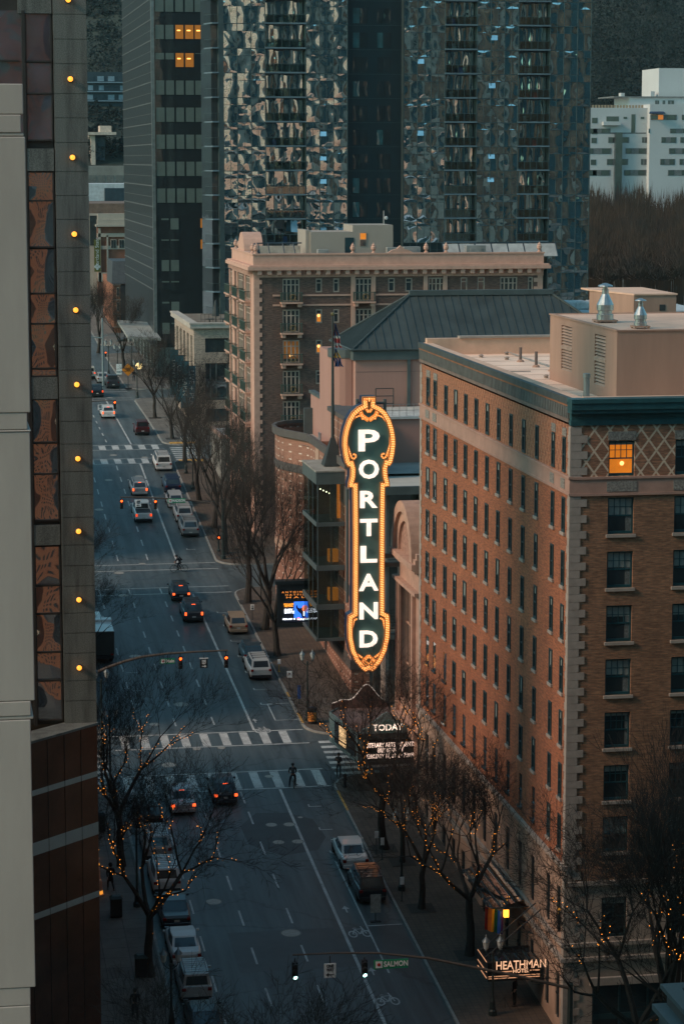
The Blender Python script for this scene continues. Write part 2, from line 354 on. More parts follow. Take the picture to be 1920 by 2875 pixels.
p = onG(738, 2052); bike(p.x, p.y, .9); arrow(p.x-.25, p.y+2.2, .9)
for u, v in ((1050, 2738), (975, 2562)): p = onG(u, v); arrow(p.x, p.y)
struct(mk.build('road_markings', m_paint))
yk = MB()
for y0, y1 in ((181.0, 183.7), (188.2, 189.6), (160.5, 164.8)): strip(yk, 27.42, 27.58, y0, y1, .156)
strip(yk, 28.2, 31.4, 281.2, 282.6, .156); strip(yk, 28.2, 31.4, 293.0, 294.2, .156)
struct(yk.build('kerb_markings', M('yellow_kerb_paint', (.5, .26, .05), .7)))
# darker resurfacing patch round the four manholes, long seams
pt = MB(); PC = (22.4, 156.7)
pt.quad(*[(x, y, g(y)+.003) for x, y in ((19.9, 155.0), (21.8, 152.6), (24.3, 153.4), (25.2, 155.8), (24.9, 159.4), (23.4, 161.0), (21.2, 161.2), (19.8, 158.7))])
m_patch = M('patched_asphalt', (.04, .045, .047), .6, vs=.6, bump=.3)
struct(pt.build('asphalt_patch', m_patch))
pt = MB(); strip(pt, 16.6, 27.3, 133.6, 139.8, .002); struct(pt.build('asphalt_patch', M('smooth_asphalt', (.058, .064, .066), .55, vs=.4, bump=.2)))
m_iron = M('manhole_iron', (.34, .31, .27), .55, metal=.3, vs=4, bump=.5, bs=20); m_iron2 = M('manhole_ring', (.12, .12, .11), .6)
mhd = 0
def manhole(x, y, r_, label):
    t = thing('manhole_cover', label, 'manhole cover', (x, y, g(y)), 'manhole covers in the road'); sl_ = (g(y+1)-g(y-1))/2
    for nm, r0, r1, z, mm in (('ring', r_, r_*.86, .010, m_iron2), ('cover', r_*.86, 0, .013, m_iron)):
        b = MB()
        for k in range(24):
            a, c = 2*pi*k/24, 2*pi*(k+1)/24
            P_ = lambda rr, t_: (x+rr*cos(t_), y+rr*sin(t_), g(y)+sl_*rr*sin(t_)+z)
            b.quad(P_(r0, a), P_(r0, c), P_(r1, c), P_(r1, a)) if r1 else b.quad(P_(r0, a), P_(r0, c), P_(0, 0))
        b.build(nm, mm, t)
for u, v, r_, l in ((817, 2620, .66, 'wide pale manhole cover in the middle lane, nearest the bottom of the street'), (600, 2532, .55, 'manhole cover in the left lane beside the lit tree'),
    (762, 2316, .42, 'far left one of the four manhole covers in the dark patch'), (812, 2315, .42, 'far right one of the four manhole covers in the dark patch'), (782, 2365, .42, 'near left one of the four manhole covers in the dark patch'), (836, 2363, .42, 'near right one of the four manhole covers, on the solid white line'),
    (509, 1978, .66, 'wide manhole cover under the nearer mast of red signals'), (475, 2148, .6, 'manhole cover in the middle of the crossing between the two zebras'), (434, 2034, .45, 'manhole cover in the second lane before the far zebra crossing'), (553, 2103, .34, 'small manhole cover touching the far zebra crossing, left of a pair'), (622, 2100, .32, 'small manhole cover touching the far zebra crossing, right of a pair'), (755, 2180, .34, 'manhole cover painted over by the near zebra crossing'),
    (381, 1843, .6, 'manhole cover on the left below the parked coaches'), (347, 1672, .55, 'manhole cover on the second crossing line'), (335, 1609, .55, 'manhole cover between the plain crossing lines'), (400, 1583, .4, 'manhole cover on the far plain crossing line'), (306, 1348, .5, 'manhole cover left of the silver estate car'), (390, 1337, .5, 'manhole cover beyond the silver estate car'), (319, 1278, .5, 'manhole cover between the far zebra crossings, left'), (407, 1284, .45, 'manhole cover between the far zebra crossings, right'), (279, 1431, .55, 'manhole cover at the left edge beside the white pickup'), (309, 1116, .5, 'small manhole cover just beyond the white estate car'), (843, 2295, .2, 'tiny round cover beyond the dark patch')):
    p = onG(u, v); manhole(p.x, p.y, r_, l)
dr = MB(); t = thing('storm_drain', 'slotted storm drain in the gutter near the silver parked car', 'drain', (26.3, 187.6, g(187.6)))
for k in range(5): strip(dr, 25.9, 27.0, 188.9+k*.42, 189.1+k*.42, .01)
dr.build('grating', M('drain_slots', (.01, .012, .013), .5), t)
# far wooded hill
hm = MB(); NXH, NYH = 60, 26; hv = []
def hz(x, y):
    t_ = max(0, (y-700)/1100); return 30+ (t_**.85)*300*(1+.10*sin(x*.006+1)+.06*sin(x*.017))+6*sin(x*.03+y*.02)*min(1, t_*5)
for j in range(NYH+1):
    y = 700+1300*j/NYH
    for i in range(NXH+1): x = -700+2100*i/NXH; hv.append((x, y, hz(x, y)-.3 if j else g(700)-.3))
hm.add(hv, [(j*(NXH+1)+i, j*(NXH+1)+i+1, (j+1)*(NXH+1)+i+1, (j+1)*(NXH+1)+i) for j in range(NYH) for i in range(NXH)])
struct(hm.build('wooded_hill', M('forest_floor', (.022, .034, .028), .95, vs=.05, var=.5), smooth=True))
# ================================================================ right side of the street
FX = 32.6
m_brkS = brick('hotel_brick_lit', (.36, .118, .05), (.27, .082, .036), (.18, .10, .065), var=.22)  # street-front bricks, redder than the side: warm light is in the colour
m_brkT = brick('diaper_brick_street', (.33, .118, .052), (.25, .088, .042), (.18, .10, .065), var=.2, diamond=(.62, .8, .09, (.38, .19, .11)))
m_brkW = brick('hotel_brick_shaded', (.30, .15, .085), (.20, .095, .055), (.17, .12, .08), var=.25)  # side-street bricks of the same hotel, greyer: shade is in the colour
m_brkD = brick('diaper_brick', (.30, .14, .085), (.22, .10, .06), (.18, .12, .08), var=.2, diamond=(.84, 1.12, .075, (.55, .44, .33)))
m_stone = M('limestone_trim', (.31, .27, .235), .85, vs=1.5, var=.16, bump=.15); m_stoneP = M('terracotta_trim', (.35, .215, .168), .85, vs=1.2, var=.14, bump=.15)
m_cop = M('dark_green_cornice', (.018, .075, .085), .45, vs=1.5, var=.3); m_copS = M('weathered_cornice', (.05, .062, .06), .6, vs=1.5, var=.35)
m_frame = M('dark_window_frame', (.012, .04, .048), .5); m_win = glass('hotel_window_glass', (.008, .016, .02), .07, wob=.02, ws=.7)
m_blind = M('window_blind', (.20, .235, .225), .8, vs=3, var=.15); m_curt = M('window_curtain', (.12, .14, .14), .9, vs=8, var=.4)
m_lit = glow('lit_room_orange', (1, .27, .02), .42); m_litw = glow('lamp_glow', (1, .5, .15), 1.6)
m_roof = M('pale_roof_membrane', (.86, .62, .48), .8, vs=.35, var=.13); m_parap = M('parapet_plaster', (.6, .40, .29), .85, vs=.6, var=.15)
m_pent = M('penthouse_plaster', (.36, .225, .165), .85, vs=.7, var=.12, streak=True); m_louv = M('louvre_brown', (.38, .26, .20), .7); m_dark = M('dark_metal', (.03, .035, .035), .6)  # dark metal for poles, railings, brackets and backings
m_galv = M('galvanised_metal', (.45, .46, .46), .35, metal=.8, vs=3, var=.25)
def sash(parent, o, U, N, w_, h, sill=None, push=0, blind=0, name='window', curt=0, lit=False, mull=(4, 2), fm=None, gm_=None, rail=True):
    """sash window: frame (the part) with pane, blind, curtain, sill as sub-parts. o = lower left of the opening on the wall plane, U along the wall, N outward"""
    o = Vector(o); U = Vector(U); N = Vector(N); fm = fm or m_frame; gm_ = gm_ or m_win
    def bx(mb, u0, u1, z0, z1, d0, d1):
        d0 += push; d1 += push
        p = [o+U*u+N*d+Vector((0, 0, z)) for z in (z0, z1) for d in (d0, d1) for u in (u0, u1)]
        mb.add(p, [(0, 2, 3, 1), (4, 5, 7, 6), (0, 1, 5, 4), (2, 6, 7, 3), (0, 4, 6, 2), (1, 3, 7, 5)])
    t_ = .09; b = MB(); e = .003
    bx(b, e, t_, e, h-e, -.24, -.14); bx(b, w_-t_, w_-e, e, h-e, -.24, -.14); bx(b, t_, w_-t_, e, t_*1.6, -.24, -.14); bx(b, t_, w_-t_, h-t_, h-e, -.24, -.14)
    if rail: bx(b, t_, w_-t_, h*.48, h*.48+.07, -.235, -.16)
    if mull:
        for k in range(1, mull[0]): u = t_+(w_-2*t_)*k/mull[0]; bx(b, u-.018, u+.018, h*.48+.07, h-t_, -.225, -.175)
        for k in range(1, mull[1]): z = h*.52+(h*.48-t_)*k/mull[1]; bx(b, t_, w_-t_, z-.015, z+.015, -.224, -.178)
    f = b.build(name, fm, parent)
    b = MB(); bx(b, t_*.5, w_-t_*.5, t_*.5, h-t_*.5, -.30, -.215); b.build('pane', m_lit if lit else gm_, f)
    if blind: b = MB(); bx(b, t_, w_-t_, h*(1-blind), h-t_, -.214, -.205); b.build('blind', m_blind, f)
    if curt: b = MB(); bx(b, w_-t_-curt, w_-t_, t_*1.6, h-t_, -.2145, -.2055); b.build('curtain', m_curt, f)
    if lit: b = MB(); c = o+U*(w_*.55)+N*-.20+Vector((0, 0, h*.35)); b.ball(c, .12, 8); b.build('room_lamp', m_litw, f)
    if sill: b = MB(); push = 0; bx(b, -.10, w_+.10, -.16, .0, -.05, .12); b.build('sill', sill, f)
    return f
# ---------------------------------------------------------------- the brick hotel on the corner
H = thing('brick_hotel', 'ten-storey orange brick hotel with pale quoins and green cornice', 'building', (FX, 121.6, 0))
Y0, Y1, X1 = 121.6, 161.0, 62.0; ZB = -1.5
rows = [30.79]+[29.49-1.77-2.805*k for k in range(8)]     # sill heights of the upper storeys
rows = [30.70, 27.52, 24.65, 21.76, 18.88, 16.0, 13.12, 10.30]
WH = 1.87
cols = [(157.79, 158.89), (155.48, 156.55), (152.11, 153.13), (149.15, 150.14), (146.23, 147.18), (143.29, 144.21), (140.31, 141.19), (137.36, 138.2), (134.32, 135.12), (131.3, 132.07), (128.3, 129.04), (124.78, 125.48), (122.52, 123.19)]
cols = [(a+.05, b-.02) for a, b in cols]; ZT = 33.3; LEDG = 9.45
basew = [(5.6, 8.2), (.8, 3.3)]
hs = [(a-Y0, b-Y0, z, z+WH) for a, b in cols for z in rows] + [(a-Y0-.1, b-Y0+.1, z0, z1) for a, b in cols for z0, z1 in basew]
b = MB(); QZ = .9
wall(b, (FX, Y0+.3, 0), (0, 1, 0), Y1-Y0-.3, 30.58, ZT, [(h[0]-.3, h[1]-.3, h[2], h[3]) for h in hs], .26, (1, 0)); b.mi = 1
wall(b, (FX, Y0+.3, 0), (0, 1, 0), Y1-Y0-.3, LEDG, 29.75, [(h[0]-.3, h[1]-.3, h[2], h[3]) for h in hs], .26, (1, 0)); b.mi = 2
wall(b, (FX, Y0+.3, 0), (0, 1, 0), Y1-Y0-.3, ZB, LEDG, [(h[0]-.3, h[1]-.3, h[2], h[3]) for h in hs], .3, (1, 0))
scol = [(34.64, 36.05), (38.25, 39.7), (41.9, 43.3), (45.5, 46.9), (49.1, 50.5)]
srow = [(z, 1.95) for z in rows]; srow[0] = (30.6, 1.85)
hs2 = [(a-FX, b_-FX, z, z+h) for a, b_ in scol for z, h in srow]+[(a-FX, b_-FX, 5.56, 7.79) for a, b_ in scol]+[(34.2-FX+6*k, 38.9-FX+6*k, -.6, 3.0) for k in range(4)]
b.mi = 3; wall(b, (FX+.3, Y0, 0), (1, 0, 0), X1-FX-.3, 30.44, ZT, [(h[0]-.3, h[1]-.3, h[2], h[3]) for h in hs2], .26, (0, 1)); b.mi = 4
wall(b, (FX+.3, Y0, 0), (1, 0, 0), X1-FX-.3, 8.64, 29.65, [(h[0]-.3, h[1]-.3, h[2], h[3]) for h in hs2], .26, (0, 1)); b.mi = 5
wall(b, (FX+.3, Y0, 0), (1, 0, 0), X1-FX-.3, ZB, 8.64, [(h[0]-.3, h[1]-.3, h[2], h[3]) for h in hs2], .3, (0, 1))
b.mi = 4; b.quad((X1, Y0, ZB), (X1, Y1, ZB), (X1, Y1, ZT), (X1, Y0, ZT)); b.quad((FX, Y1, ZB), (X1, Y1, ZB), (X1, Y1, ZT), (FX, Y1, ZT))
m_base = M('limestone_base', (.33, .27, .225), .85, vs=1, var=.2, bump=.2)
b.build('wall', [m_brkT, m_brkS, M('base_stone_street', (.34, .23, .17), .85, vs=1, var=.2, bump=.2), m_brkD, m_brkW, m_base], H)
# quoins up both sides of the corner, and at the far end of the street front
q = MB(); z = -.8; k = 0; q.box(FX-.03, FX+.5, Y0-.03, Y0+.3, -.8, 33.25)
qf = MB(); qf.box(FX-.03, FX+.2, Y1-.3, Y1+.01, -.8, 33.25)
while z < 33.2:
    L = .88 if k % 2 else .56; h = min(.415, 33.3-z); q.box(FX-.05, FX+L, Y0-.05, Y0+.30, z, z+h-.02); q.box(FX-.045, FX+.25, Y0+.30, Y0+(.5 if k % 2 else .38), z, z+h-.02)
    qf.box(FX-.045, FX+.2, Y1-(.6 if k % 2 else .4), Y1+.03, z, z+h-.02); z += .42; k += 1
q.build('quoin', m_stone, H); qf.build('quoin', m_stone, H)
for nm, z0, z1, pr, mt in (('belt_course', 29.75, 30.5, .07, m_stoneP), ('belt_moulding', 30.5, 30.62, .14, m_stoneP), ('belt_moulding', 29.62, 29.75, .11, m_stoneP), ('ledge', 9.45, 9.66, .22, m_stone), ('ledge', 5.15, 5.36, .2, m_stone), ('ledge', 4.35, 4.56, .25, m_stone)):
    q = MB(); q.box(FX-pr, FX+.1, Y0-pr, Y1+.02-(5 if z0 < 6 else 0), z0, z1); q.box(FX+.1, X1, Y0-pr, Y0+.1, z0-.03, z1-.03) if z0 > 20 else q.box(FX+.1, X1, Y0-pr, Y0+.1, z0-.9 if z0 > 9 else z0, z1-.9 if z0 > 9 else z1); q.build(nm, mt if z0 < 20 else m_stoneP, H)
m_carv = (M('carved_grey_stone', (.2, .19, .17), .9, vs=9, var=.6, bump=.8, bs=9))
def cbox(*a): q = MB(); q.box(*a); q.build('carved_panel', m_carv, H)
for a, b_ in (cols[0], cols[1], cols[-1], cols[-2]):                # carved panels on the belt and over the end windows
    cbox(FX-.10, FX-.072, a-.1, b_+.1, 29.86, 30.4); cbox(FX-.04, FX+.1, a-.1, b_+.1, 32.62, 33.05)
for a, b_ in scol[:2]: cbox(a-.1, b_+.1, Y0-.10, Y0-.072, 29.8, 30.33); cbox(a-.05, b_+.05, Y0-.05, Y0+.1, 32.5, 32.95)
# cornice: crown, soffit, dentils
c = MB(); c.mi = 0
for z0, z1, pr in ((33.3, 33.55, .10), (33.95, 34.15, .42), (34.15, 34.5, .52), (34.5, 34.72, .60)): c.mi = 1; c.box(FX-.2*pr-.02, X1+.4, Y0-pr, Y0+.352, z0-.002, z1+.002)
for z0, z1, pr, mi_, dp in ((33.42, 33.62, .06, 3, .3), (33.62, 34.26, -.02, 0, .3), (34.26, 34.38, .08, 2, .14), (34.38, 34.72, .14, 0, .14)): c.mi = mi_; c.box(FX-pr, FX+dp, Y0+.355, Y1+.3, z0, z1)
c.mi = 1; c.box(FX+.003, X1, Y0-.02, Y0+.33, 33.55, 33.95)
c.build('cornice', [m_copS, m_cop, M('cornice_soffit', (.26, .12, .06), .8), M('cornice_brown', (.16, .12, .10), .8)], H)
c = MB(); y = Y0+.5; c.box(FX-.0, FX+.1, Y0+.4, Y1+.3, 33.66, 34.2)
while y < Y1+.3: c.tbox(FX-.04, y, 33.63, 34.25, .10, .13, .18, .15); y += .36
c.build('dentils', M('dentil_grey', (.15, .16, .15), .7), H)
for i, (z, zz) in enumerate([(z, None) for z in rows]):
    for j, (a, b_) in enumerate(cols):
        if i < 6 or (i == 6 and j > 2) or j > 10: sash(H, (FX, b_, z), (0, -1, 0), (-1, 0, 0), b_-a, WH, m_stone if i else None, push=.2, mull=None, blind=RND.choice((0, 0, 0, 0, .25, .5)))
rest = MB()
for i, z in enumerate(rows):
    for j, (a, b_) in enumerate(cols):
        if not (i < 6 or (i == 6 and j > 2) or j > 10): rest.box(FX+.03, FX+.3, a, b_, z, z+WH); rest.box(FX-.02, FX+.025, a, b_, z+.86, z+.94); rest.box(FX-.12, FX+.05, a-.1, b_+.1, z-.16, z)
for a, b_ in cols:
    for z0, z1 in basew: rest.box(FX+.06, FX+.29, a-.1, b_+.1, z0, z1); rest.box(FX+.0, FX+.05, a-.1, b_+.1, (z0+z1)/2, (z0+z1)/2+.1); rest.box(FX+.0, FX+.05, (a+b_)/2-.04, (a+b_)/2+.04, z0, z1)
ro = rest.build('window', m_win, H); ro['kind'] = 'stuff'
sr = random.Random(3)
for j, (a, b_) in enumerate(scol):
    for i, (z, h) in enumerate(srow):
        if j > 1 : continue
        sash(H, (a, Y0, z), (1, 0, 0), (0, -1, 0), b_-a, h, m_stone if i else None, blind=[.18, .48, .45, .32, .45, .12, .2, .5][i] if not (i == 0 and j == 0) else .12, curt=[0, .3, .28, .25, .3, .15, 0, 0][i], lit=(i == 0 and j == 0), fm=M('teal_window_frame', (.008, .06, .075), .45))
    if j < 2: sash(H, (a, Y0, 5.56), (1, 0, 0), (0, -1, 0), b_-a, 2.23, None, blind=.18, mull=(2, 1))
for k in range(4):
    x0 = 34.2+6*k; s_ = MB(); s_.box(x0, x0+4.7, Y0+.2, Y0+.29, -.6, 3.0); f = s_.build('shop_window', m_win, H); s_ = MB()
    for u in (0, 1.5, 3.1, 4.6): s_.box(x0+u, x0+u+.1, Y0+.1, Y0+.19, -.6, 3.0)
    s_.box(x0, x0+4.7, Y0+.08, Y0+.18, .95, 1.25); s_.build('frame', m_frame, f)
s_ = MB(); s_.box(FX+1.4, X1, Y0-.35, Y0-.12, 3.0, 3.42); s_.build('shop_fascia', m_stone, H)
# flat roof, parapet, roof furniture
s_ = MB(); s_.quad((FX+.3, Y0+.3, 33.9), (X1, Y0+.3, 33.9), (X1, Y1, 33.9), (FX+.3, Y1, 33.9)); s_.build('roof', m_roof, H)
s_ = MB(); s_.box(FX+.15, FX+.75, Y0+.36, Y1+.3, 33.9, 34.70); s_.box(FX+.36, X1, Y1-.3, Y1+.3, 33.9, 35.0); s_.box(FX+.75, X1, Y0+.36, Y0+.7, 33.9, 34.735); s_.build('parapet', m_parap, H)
s_ = MB(); s_.box(FX+2.6, X1, Y1-.45, Y1+.35, 35.0, 35.14); s_.build('coping', m_stone, H)
s_ = MB()                                                          # welded seams and a few conduits on the membrane
for k in range(11): s_.box(FX+.78, X1-.2, Y0+2.6+3.4*k, Y0+2.68+3.4*k, 33.9, 33.912)
s_.box(FX+2.2, FX+2.28, Y0+.8, Y1-.5, 33.912, 33.918); s_.build('roof_seams', M('seam_brown', (.40, .28, .21), .9), H)
s_ = MB(); s_.path([(FX+1.4, Y1-1, 34.0), (FX+1.4, 146, 34.0), (FX+3.9, 146, 34.0)], .035); s_.path([(FX+6, Y1-.6, 34.02), (FX+6, 143, 34.02)], .05); s_.build('conduit', M('conduit_grey', (.3, .28, .26), .6), H)
# penthouse
PX, PY0, PY1, PZ = 36.55, 127.0, 141.5, 37.78; P = MB()
lv = [(2.3, 4.5, 34.55, 37.35), (9.4, 11.8, 34.75, 37.35)]
wall(P, (PX, PY0, 0), (0, 1, 0), PY1-PY0, 33.9, PZ, lv, .2, (1, 0)); P.box(PX+.01, X1-2, PY0, PY0+.05, 33.9, PZ); P.box(PX+.01, X1-2, PY1-.05, PY1, 33.9, PZ)
P.box(PX-.06, PX+.2, PY0-.06, PY1+.06, PZ, PZ+.08); P.box(PX+.2, X1-2, PY0-.06, PY0+.2, PZ, PZ+.079); P.box(PX+.2, X1-2, PY1-.2, PY1+.06, PZ, PZ+.079)
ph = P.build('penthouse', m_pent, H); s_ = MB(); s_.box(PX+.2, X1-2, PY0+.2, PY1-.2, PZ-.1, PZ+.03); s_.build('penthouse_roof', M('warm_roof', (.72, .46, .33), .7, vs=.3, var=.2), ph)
for u0, u1, z0, z1 in lv:
    s_ = MB(); n = 15
    for k in range(n):
        z = z0+(z1-z0)*k/n
        if n//2-1 < k < n//2+1: s_.box(PX-.02, PX+.1, PY0+u0, PY0+u1, z, z+(z1-z0)/n); continue
        s_.quad((PX+.0, PY0+u0, z), (PX+.0, PY0+u1, z), (PX+.12, PY0+u1, z+(z1-z0)/n*.62), (PX+.12, PY0+u0, z+(z1-z0)/n*.62))
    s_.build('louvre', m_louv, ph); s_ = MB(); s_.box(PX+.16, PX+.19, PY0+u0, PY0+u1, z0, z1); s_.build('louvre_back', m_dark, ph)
def pipe(x, y, z, h, r_, label):
    t_ = thing('roof_vent_pipe', label, 'vent pipe', (x, y, z), 'pipes standing on the hotel roof'); s_ = MB(); s_.lathe([(r_, 0), (r_, h), (r_*.7, h)], (x, y, z), 10); s_.build('pipe', M('pipe_brown', (.13, .10, .09), .7), t_)
    s_ = MB(); s_.lathe([(r_*2.6, 0), (r_*2.2, .1), (r_, .16)], (x, y, z), 10); s_.build('flashing', m_pent, t_)
for u, v, h, l in ((1460, 1016, .95, 'thin brown vent pipe on the pale roof, left one'), (1504, 1031, 1.0, 'brown vent pipe on the pale roof, middle one with a bracket'), (1548, 1042, 1.0, 'brown vent pipe half hidden by the penthouse')):
    p = onZ(u, v, 33.9); pipe(p.x, p.y, 33.9, h, .1, l)
p = onZ(1645, 1118, 34.3); t_ = thing('roof_flue', 'tall grey metal flue with a cap standing against the penthouse', 'flue', (p.x, p.y, 33.9)); s_ = MB(); s_.lathe([(.17, 0), (.17, 1.5), (.21, 1.52), (.21, 1.72), (.15, 1.74)], (p.x, p.y, 33.9), 12); s_.build('flue_pipe', M('flue_grey', (.22, .27, .27), .5, metal=.5, streak=True), t_)
for u, v in ((1350, 1004), (1421, 996), (1422, 1010), (1532, 1062)):
    p = onZ(u, v, 33.9); s_ = MB(); s_.lathe([(.14, 0), (.12, .12), (.2, .14), (.08, .22)], (p.x, p.y, 33.9), 8); tag(s_.build('roof_drain', M('drain_cap', (.3, .24, .2), .8)), 'little round drain cap on the pale hotel roof', 'roof drain', 'drain caps on the hotel roof')
def cowl(u, v, s, label):
    p = onZ(u, v, PZ+.03); t_ = thing('roof_ventilator', label, 'ventilator', p, 'metal ventilators on the penthouse'); s_ = MB(); s_.box(p.x-.45*s, p.x+.45*s, p.y-.45*s, p.y+.45*s, p.z+.08, p.z+.16)
    for a in (-1, 1):
        for c_ in (-1, 1): s_.box(p.x+a*.36*s-.05, p.x+a*.36*s+.05, p.y+c_*.36*s-.05, p.y+c_*.36*s+.05, p.z, p.z+.08)
    s_.build('curb', m_pent, t_)
    s_ = MB(); s_.lathe([(.36*s, .16), (.36*s, .34*s), (.3*s, .36*s), (.3*s, .5*s), (.36*s, .52*s), (.36*s, .75*s), (.14*s, 1.2*s), (.14*s, 1.4*s), (.1*s, 1.42*s)], p, 16); s_.build('cone', m_galv, t_, smooth=False)
    s_ = MB(); s_.lathe([(.10*s, 1.42*s), (.10*s, 1.52*s), (.32*s, 1.52*s), (.30*s, 1.56*s), (.05*s, 1.66*s)], p, 16); s_.build('cap', m_galv, t_)
cowl(1697, 905, 1.35, 'large conical metal ventilator on the penthouse roof, left'); cowl(1796, 922, 1.0, 'smaller metal ventilator on the penthouse roof, right')
# hotel canopy with lit lettering over the pavement
K = onG(1600, 2875); CY0 = 125.6; t_ = thing('hotel_canopy', 'black glass and iron entrance canopy with lit hotel name', 'canopy', (FX-1.6, CY0, 3.2))
CX0 = onY(1368, 2745, CY0).x; s_ = MB(); zt = onY(1450, 2700, CY0).z; zb = onY(1450, 2752, CY0).z
s_.box(CX0, FX-.26, CY0, CY0+.18, zb, zt); s_.box(CX0, CX0+.16, CY0+.18, CY0+2.5, zb, zt); s_.box(CX0, FX-.26, CY0+2.5, CY0+2.66, zb, zt)
for k in range(5): s_.box(CX0+.16+.6*k, CX0+.22+.6*k, CY0+.18, CY0+2.5, zt-.15, zt-.05)
s_.build('fascia', M('black_iron', (.008, .009, .01), .4), t_)
s_ = MB(); s_.box(CX0+.16, FX-.3, CY0+.18, CY0+2.5, zt-.22, zt-.17); s_.build('glass_roof', glass('canopy_glass', (.02, .03, .035), .3), t_)
m_sgn = glow('sign_warm_white', (1, .55, .32), .75)
a_, b_ = onY(1392, 2714, CY0), onY(1531, 2714, CY0); hh = onY(1450, 2697, CY0).z-onY(1450, 2721, CY0).z
fit(text(t_, 'HEATHMAN', 1.2*hh*1.15, m_sgn, ((a_.x+b_.x)/2, CY0-.04, (onY(1450, 2697, CY0).z+onY(1450, 2721, CY0).z)/2), (1, 0, 0), (0, 0, 1), .04, sx=1.0), b_.x-a_.x)
text(t_, 'HOTEL', .30, m_sgn, ((a_.x+b_.x)/2, CY0-.04, onY(1450, 2726, CY0).z), (1, 0, 0), (0, 0, 1), .04)
s_ = MB(); m_strip = glow('canopy_light_strip', (1, .48, .25), .42); z = onY(1450, 2726, CY0).z; cx = (a_.x+b_.x)/2
for q0, q1 in ((CX0+.35, cx-.5), (cx+.5, FX-.3)): s_.box(q0, q1, CY0-.03, CY0-.003, z-.03, z+.03)
for v in (2738, 2744): z = onY(1450, v, CY0).z; s_.box(CX0+.05, FX-.3, CY0-.03, CY0-.003, z-.02, z+.02)
for v in (2700, 2728, 2745): z = onY(1450, v, CY0).z; s_.box(CX0-.03, CX0-.003, CY0+.2, CY0+2.4, z-.02, z+.02)
s_.build('light_strip', m_strip, t_)
m_iron_blk = M('black_iron', (.008, .009, .01), .4)
c = MB(); c.path([(CX0+.1, CY0+1, zt), (FX-.02, CY0+1, zt+2.6)], .04); c.path([(CX0+.1, CY0+2.2, zt), (FX-.02, CY0+2.2, zt+2.6)], .04); c.build('tie_rod', m_iron_blk, t_)
# upper striped glass awnings and the striped flag on the street front
t_ = thing('glass_awning', 'long slatted glass awning high over the hotel entrance', 'awning', (FX-1.0, 128, 6)); s_ = MB()
for k in range(5): x = FX-.35-.42*k; s_.box(x, x+.06, 129.6, 137.5, 5.35-.12*k, 5.40-.12*k)
for k in range(5): y = 129.6+1.9*k; s_.box(FX-2.2, FX-.25, y, y+.08, 4.85, 4.94)
s_.build('slats', M('awning_rail', (.045, .065, .07), .5), t_); s_ = MB(); s_.quad((FX-2.2, 129.6, 4.8), (FX-2.2, 137.5, 4.8), (FX-.25, 137.5, 5.32), (FX-.25, 129.6, 5.32)); s_.build('glass_roof', glass('canopy_glass', (), .3), t_)
t_ = thing('striped_flag', 'rainbow flag hanging beside a lit lantern on the hotel front', 'flag', onY(1395, 2550, 128.9)); fy = 128.9
cs = [(.30, .02, .01), (.55, .13, .01), (.55, .35, .01), (.02, .16, .06), (.02, .10, .42), (.07, .02, .20)]
A = onY(1362, 2546, fy); B = onY(1415, 2560, fy); C_ = onY(1412, 2625, fy); D_ = onY(1360, 2610, fy); mm = [M('flag_stripe_%d' % i, c_, .8, vs=2) for i, c_ in enumerate(cs)]; s_ = MB(); n = 12
for k in range(n):
    s_.mi = k//2; f0, f1 = k/n, (k+1)/n; wv = lambda f: Vector((0, .12*sin(f*14), 0))
    s_.prism([A.lerp(B, f0)+wv(f0), A.lerp(B, f1)+wv(f1), D_.lerp(C_, f1)+wv(f1), D_.lerp(C_, f0)+wv(f0)], (0, .02, 0))
s_.build('cloth', mm, t_); s_ = MB(); s_.tube(A+Vector((-.3, 0, .08)), (FX-.02, fy+.3, A.z-1.2), .03); s_.build('flag_pole', m_iron_blk, t_)
t_ = thing('wall_lantern', 'glowing orange lantern on the hotel front beside the rainbow flag', 'lantern', onY(1422, 2562, 128.6)); p = onY(1420, 2562, 128.6); s_ = MB(); s_.box(p.x-.13, p.x+.13, p.y-.13, p.y+.13, p.z-.25, p.z+.22); s_.build('glass_body', glow('lantern_orange', (1, .36, .03), 3), t_)
s_ = MB(); s_.tbox(p.x, p.y, p.z+.22, p.z+.4, .36, .36, .06, .06); s_.tube(p+Vector((0, 0, .3)), (FX-.01, p.y, p.z+.3), .03); s_.build('bracket', m_iron_blk, t_)
# ================================================================ concert hall sliver, blade sign, theatre, apartment house, towers
m_thea = M('pink_stucco', (.38, .21, .17), .9, vs=.3, var=.08, streak=True); m_grmet = M('grey_green_metal', (.075, .095, .095), .6, vs=.8, var=.2)
m_terra = M('pink_terracotta', (.40, .24, .18), .8, vs=1.3, var=.2, bump=.2)
CH = thing('concert_hall', 'pink terracotta concert hall with a round arched gable', 'building', (FX, 161.3, 0))
pa, pb = onX(1112, 1545, FX), onX(1178, 1600, FX); zsp = 24.6
ya, yb = 161.35, pa.y
b = MB(); yc = (yb+162.1)/2+.2; rr = (yb-162.0)/2; zs = onX(1110, 1542, FX).z
wall(b, (FX+.1, ya, 0), (0, 1, 0), yb-ya, g(165)-1, zs, [(yc-rr*.62-ya, yc+rr*.62-ya, 8.5, zs-2.3)], .55, (1, 0))
b.quad((FX+.1, yb, 1), (FX+14, yb, 1), (FX+14, yb, zs), (FX+.1, yb, zs)); b.quad((FX+.1, ya, zs), (FX+14, ya, zs), (FX+14, yb, zs), (FX+.1, yb, zs)); b.build('wall', m_terra, CH)
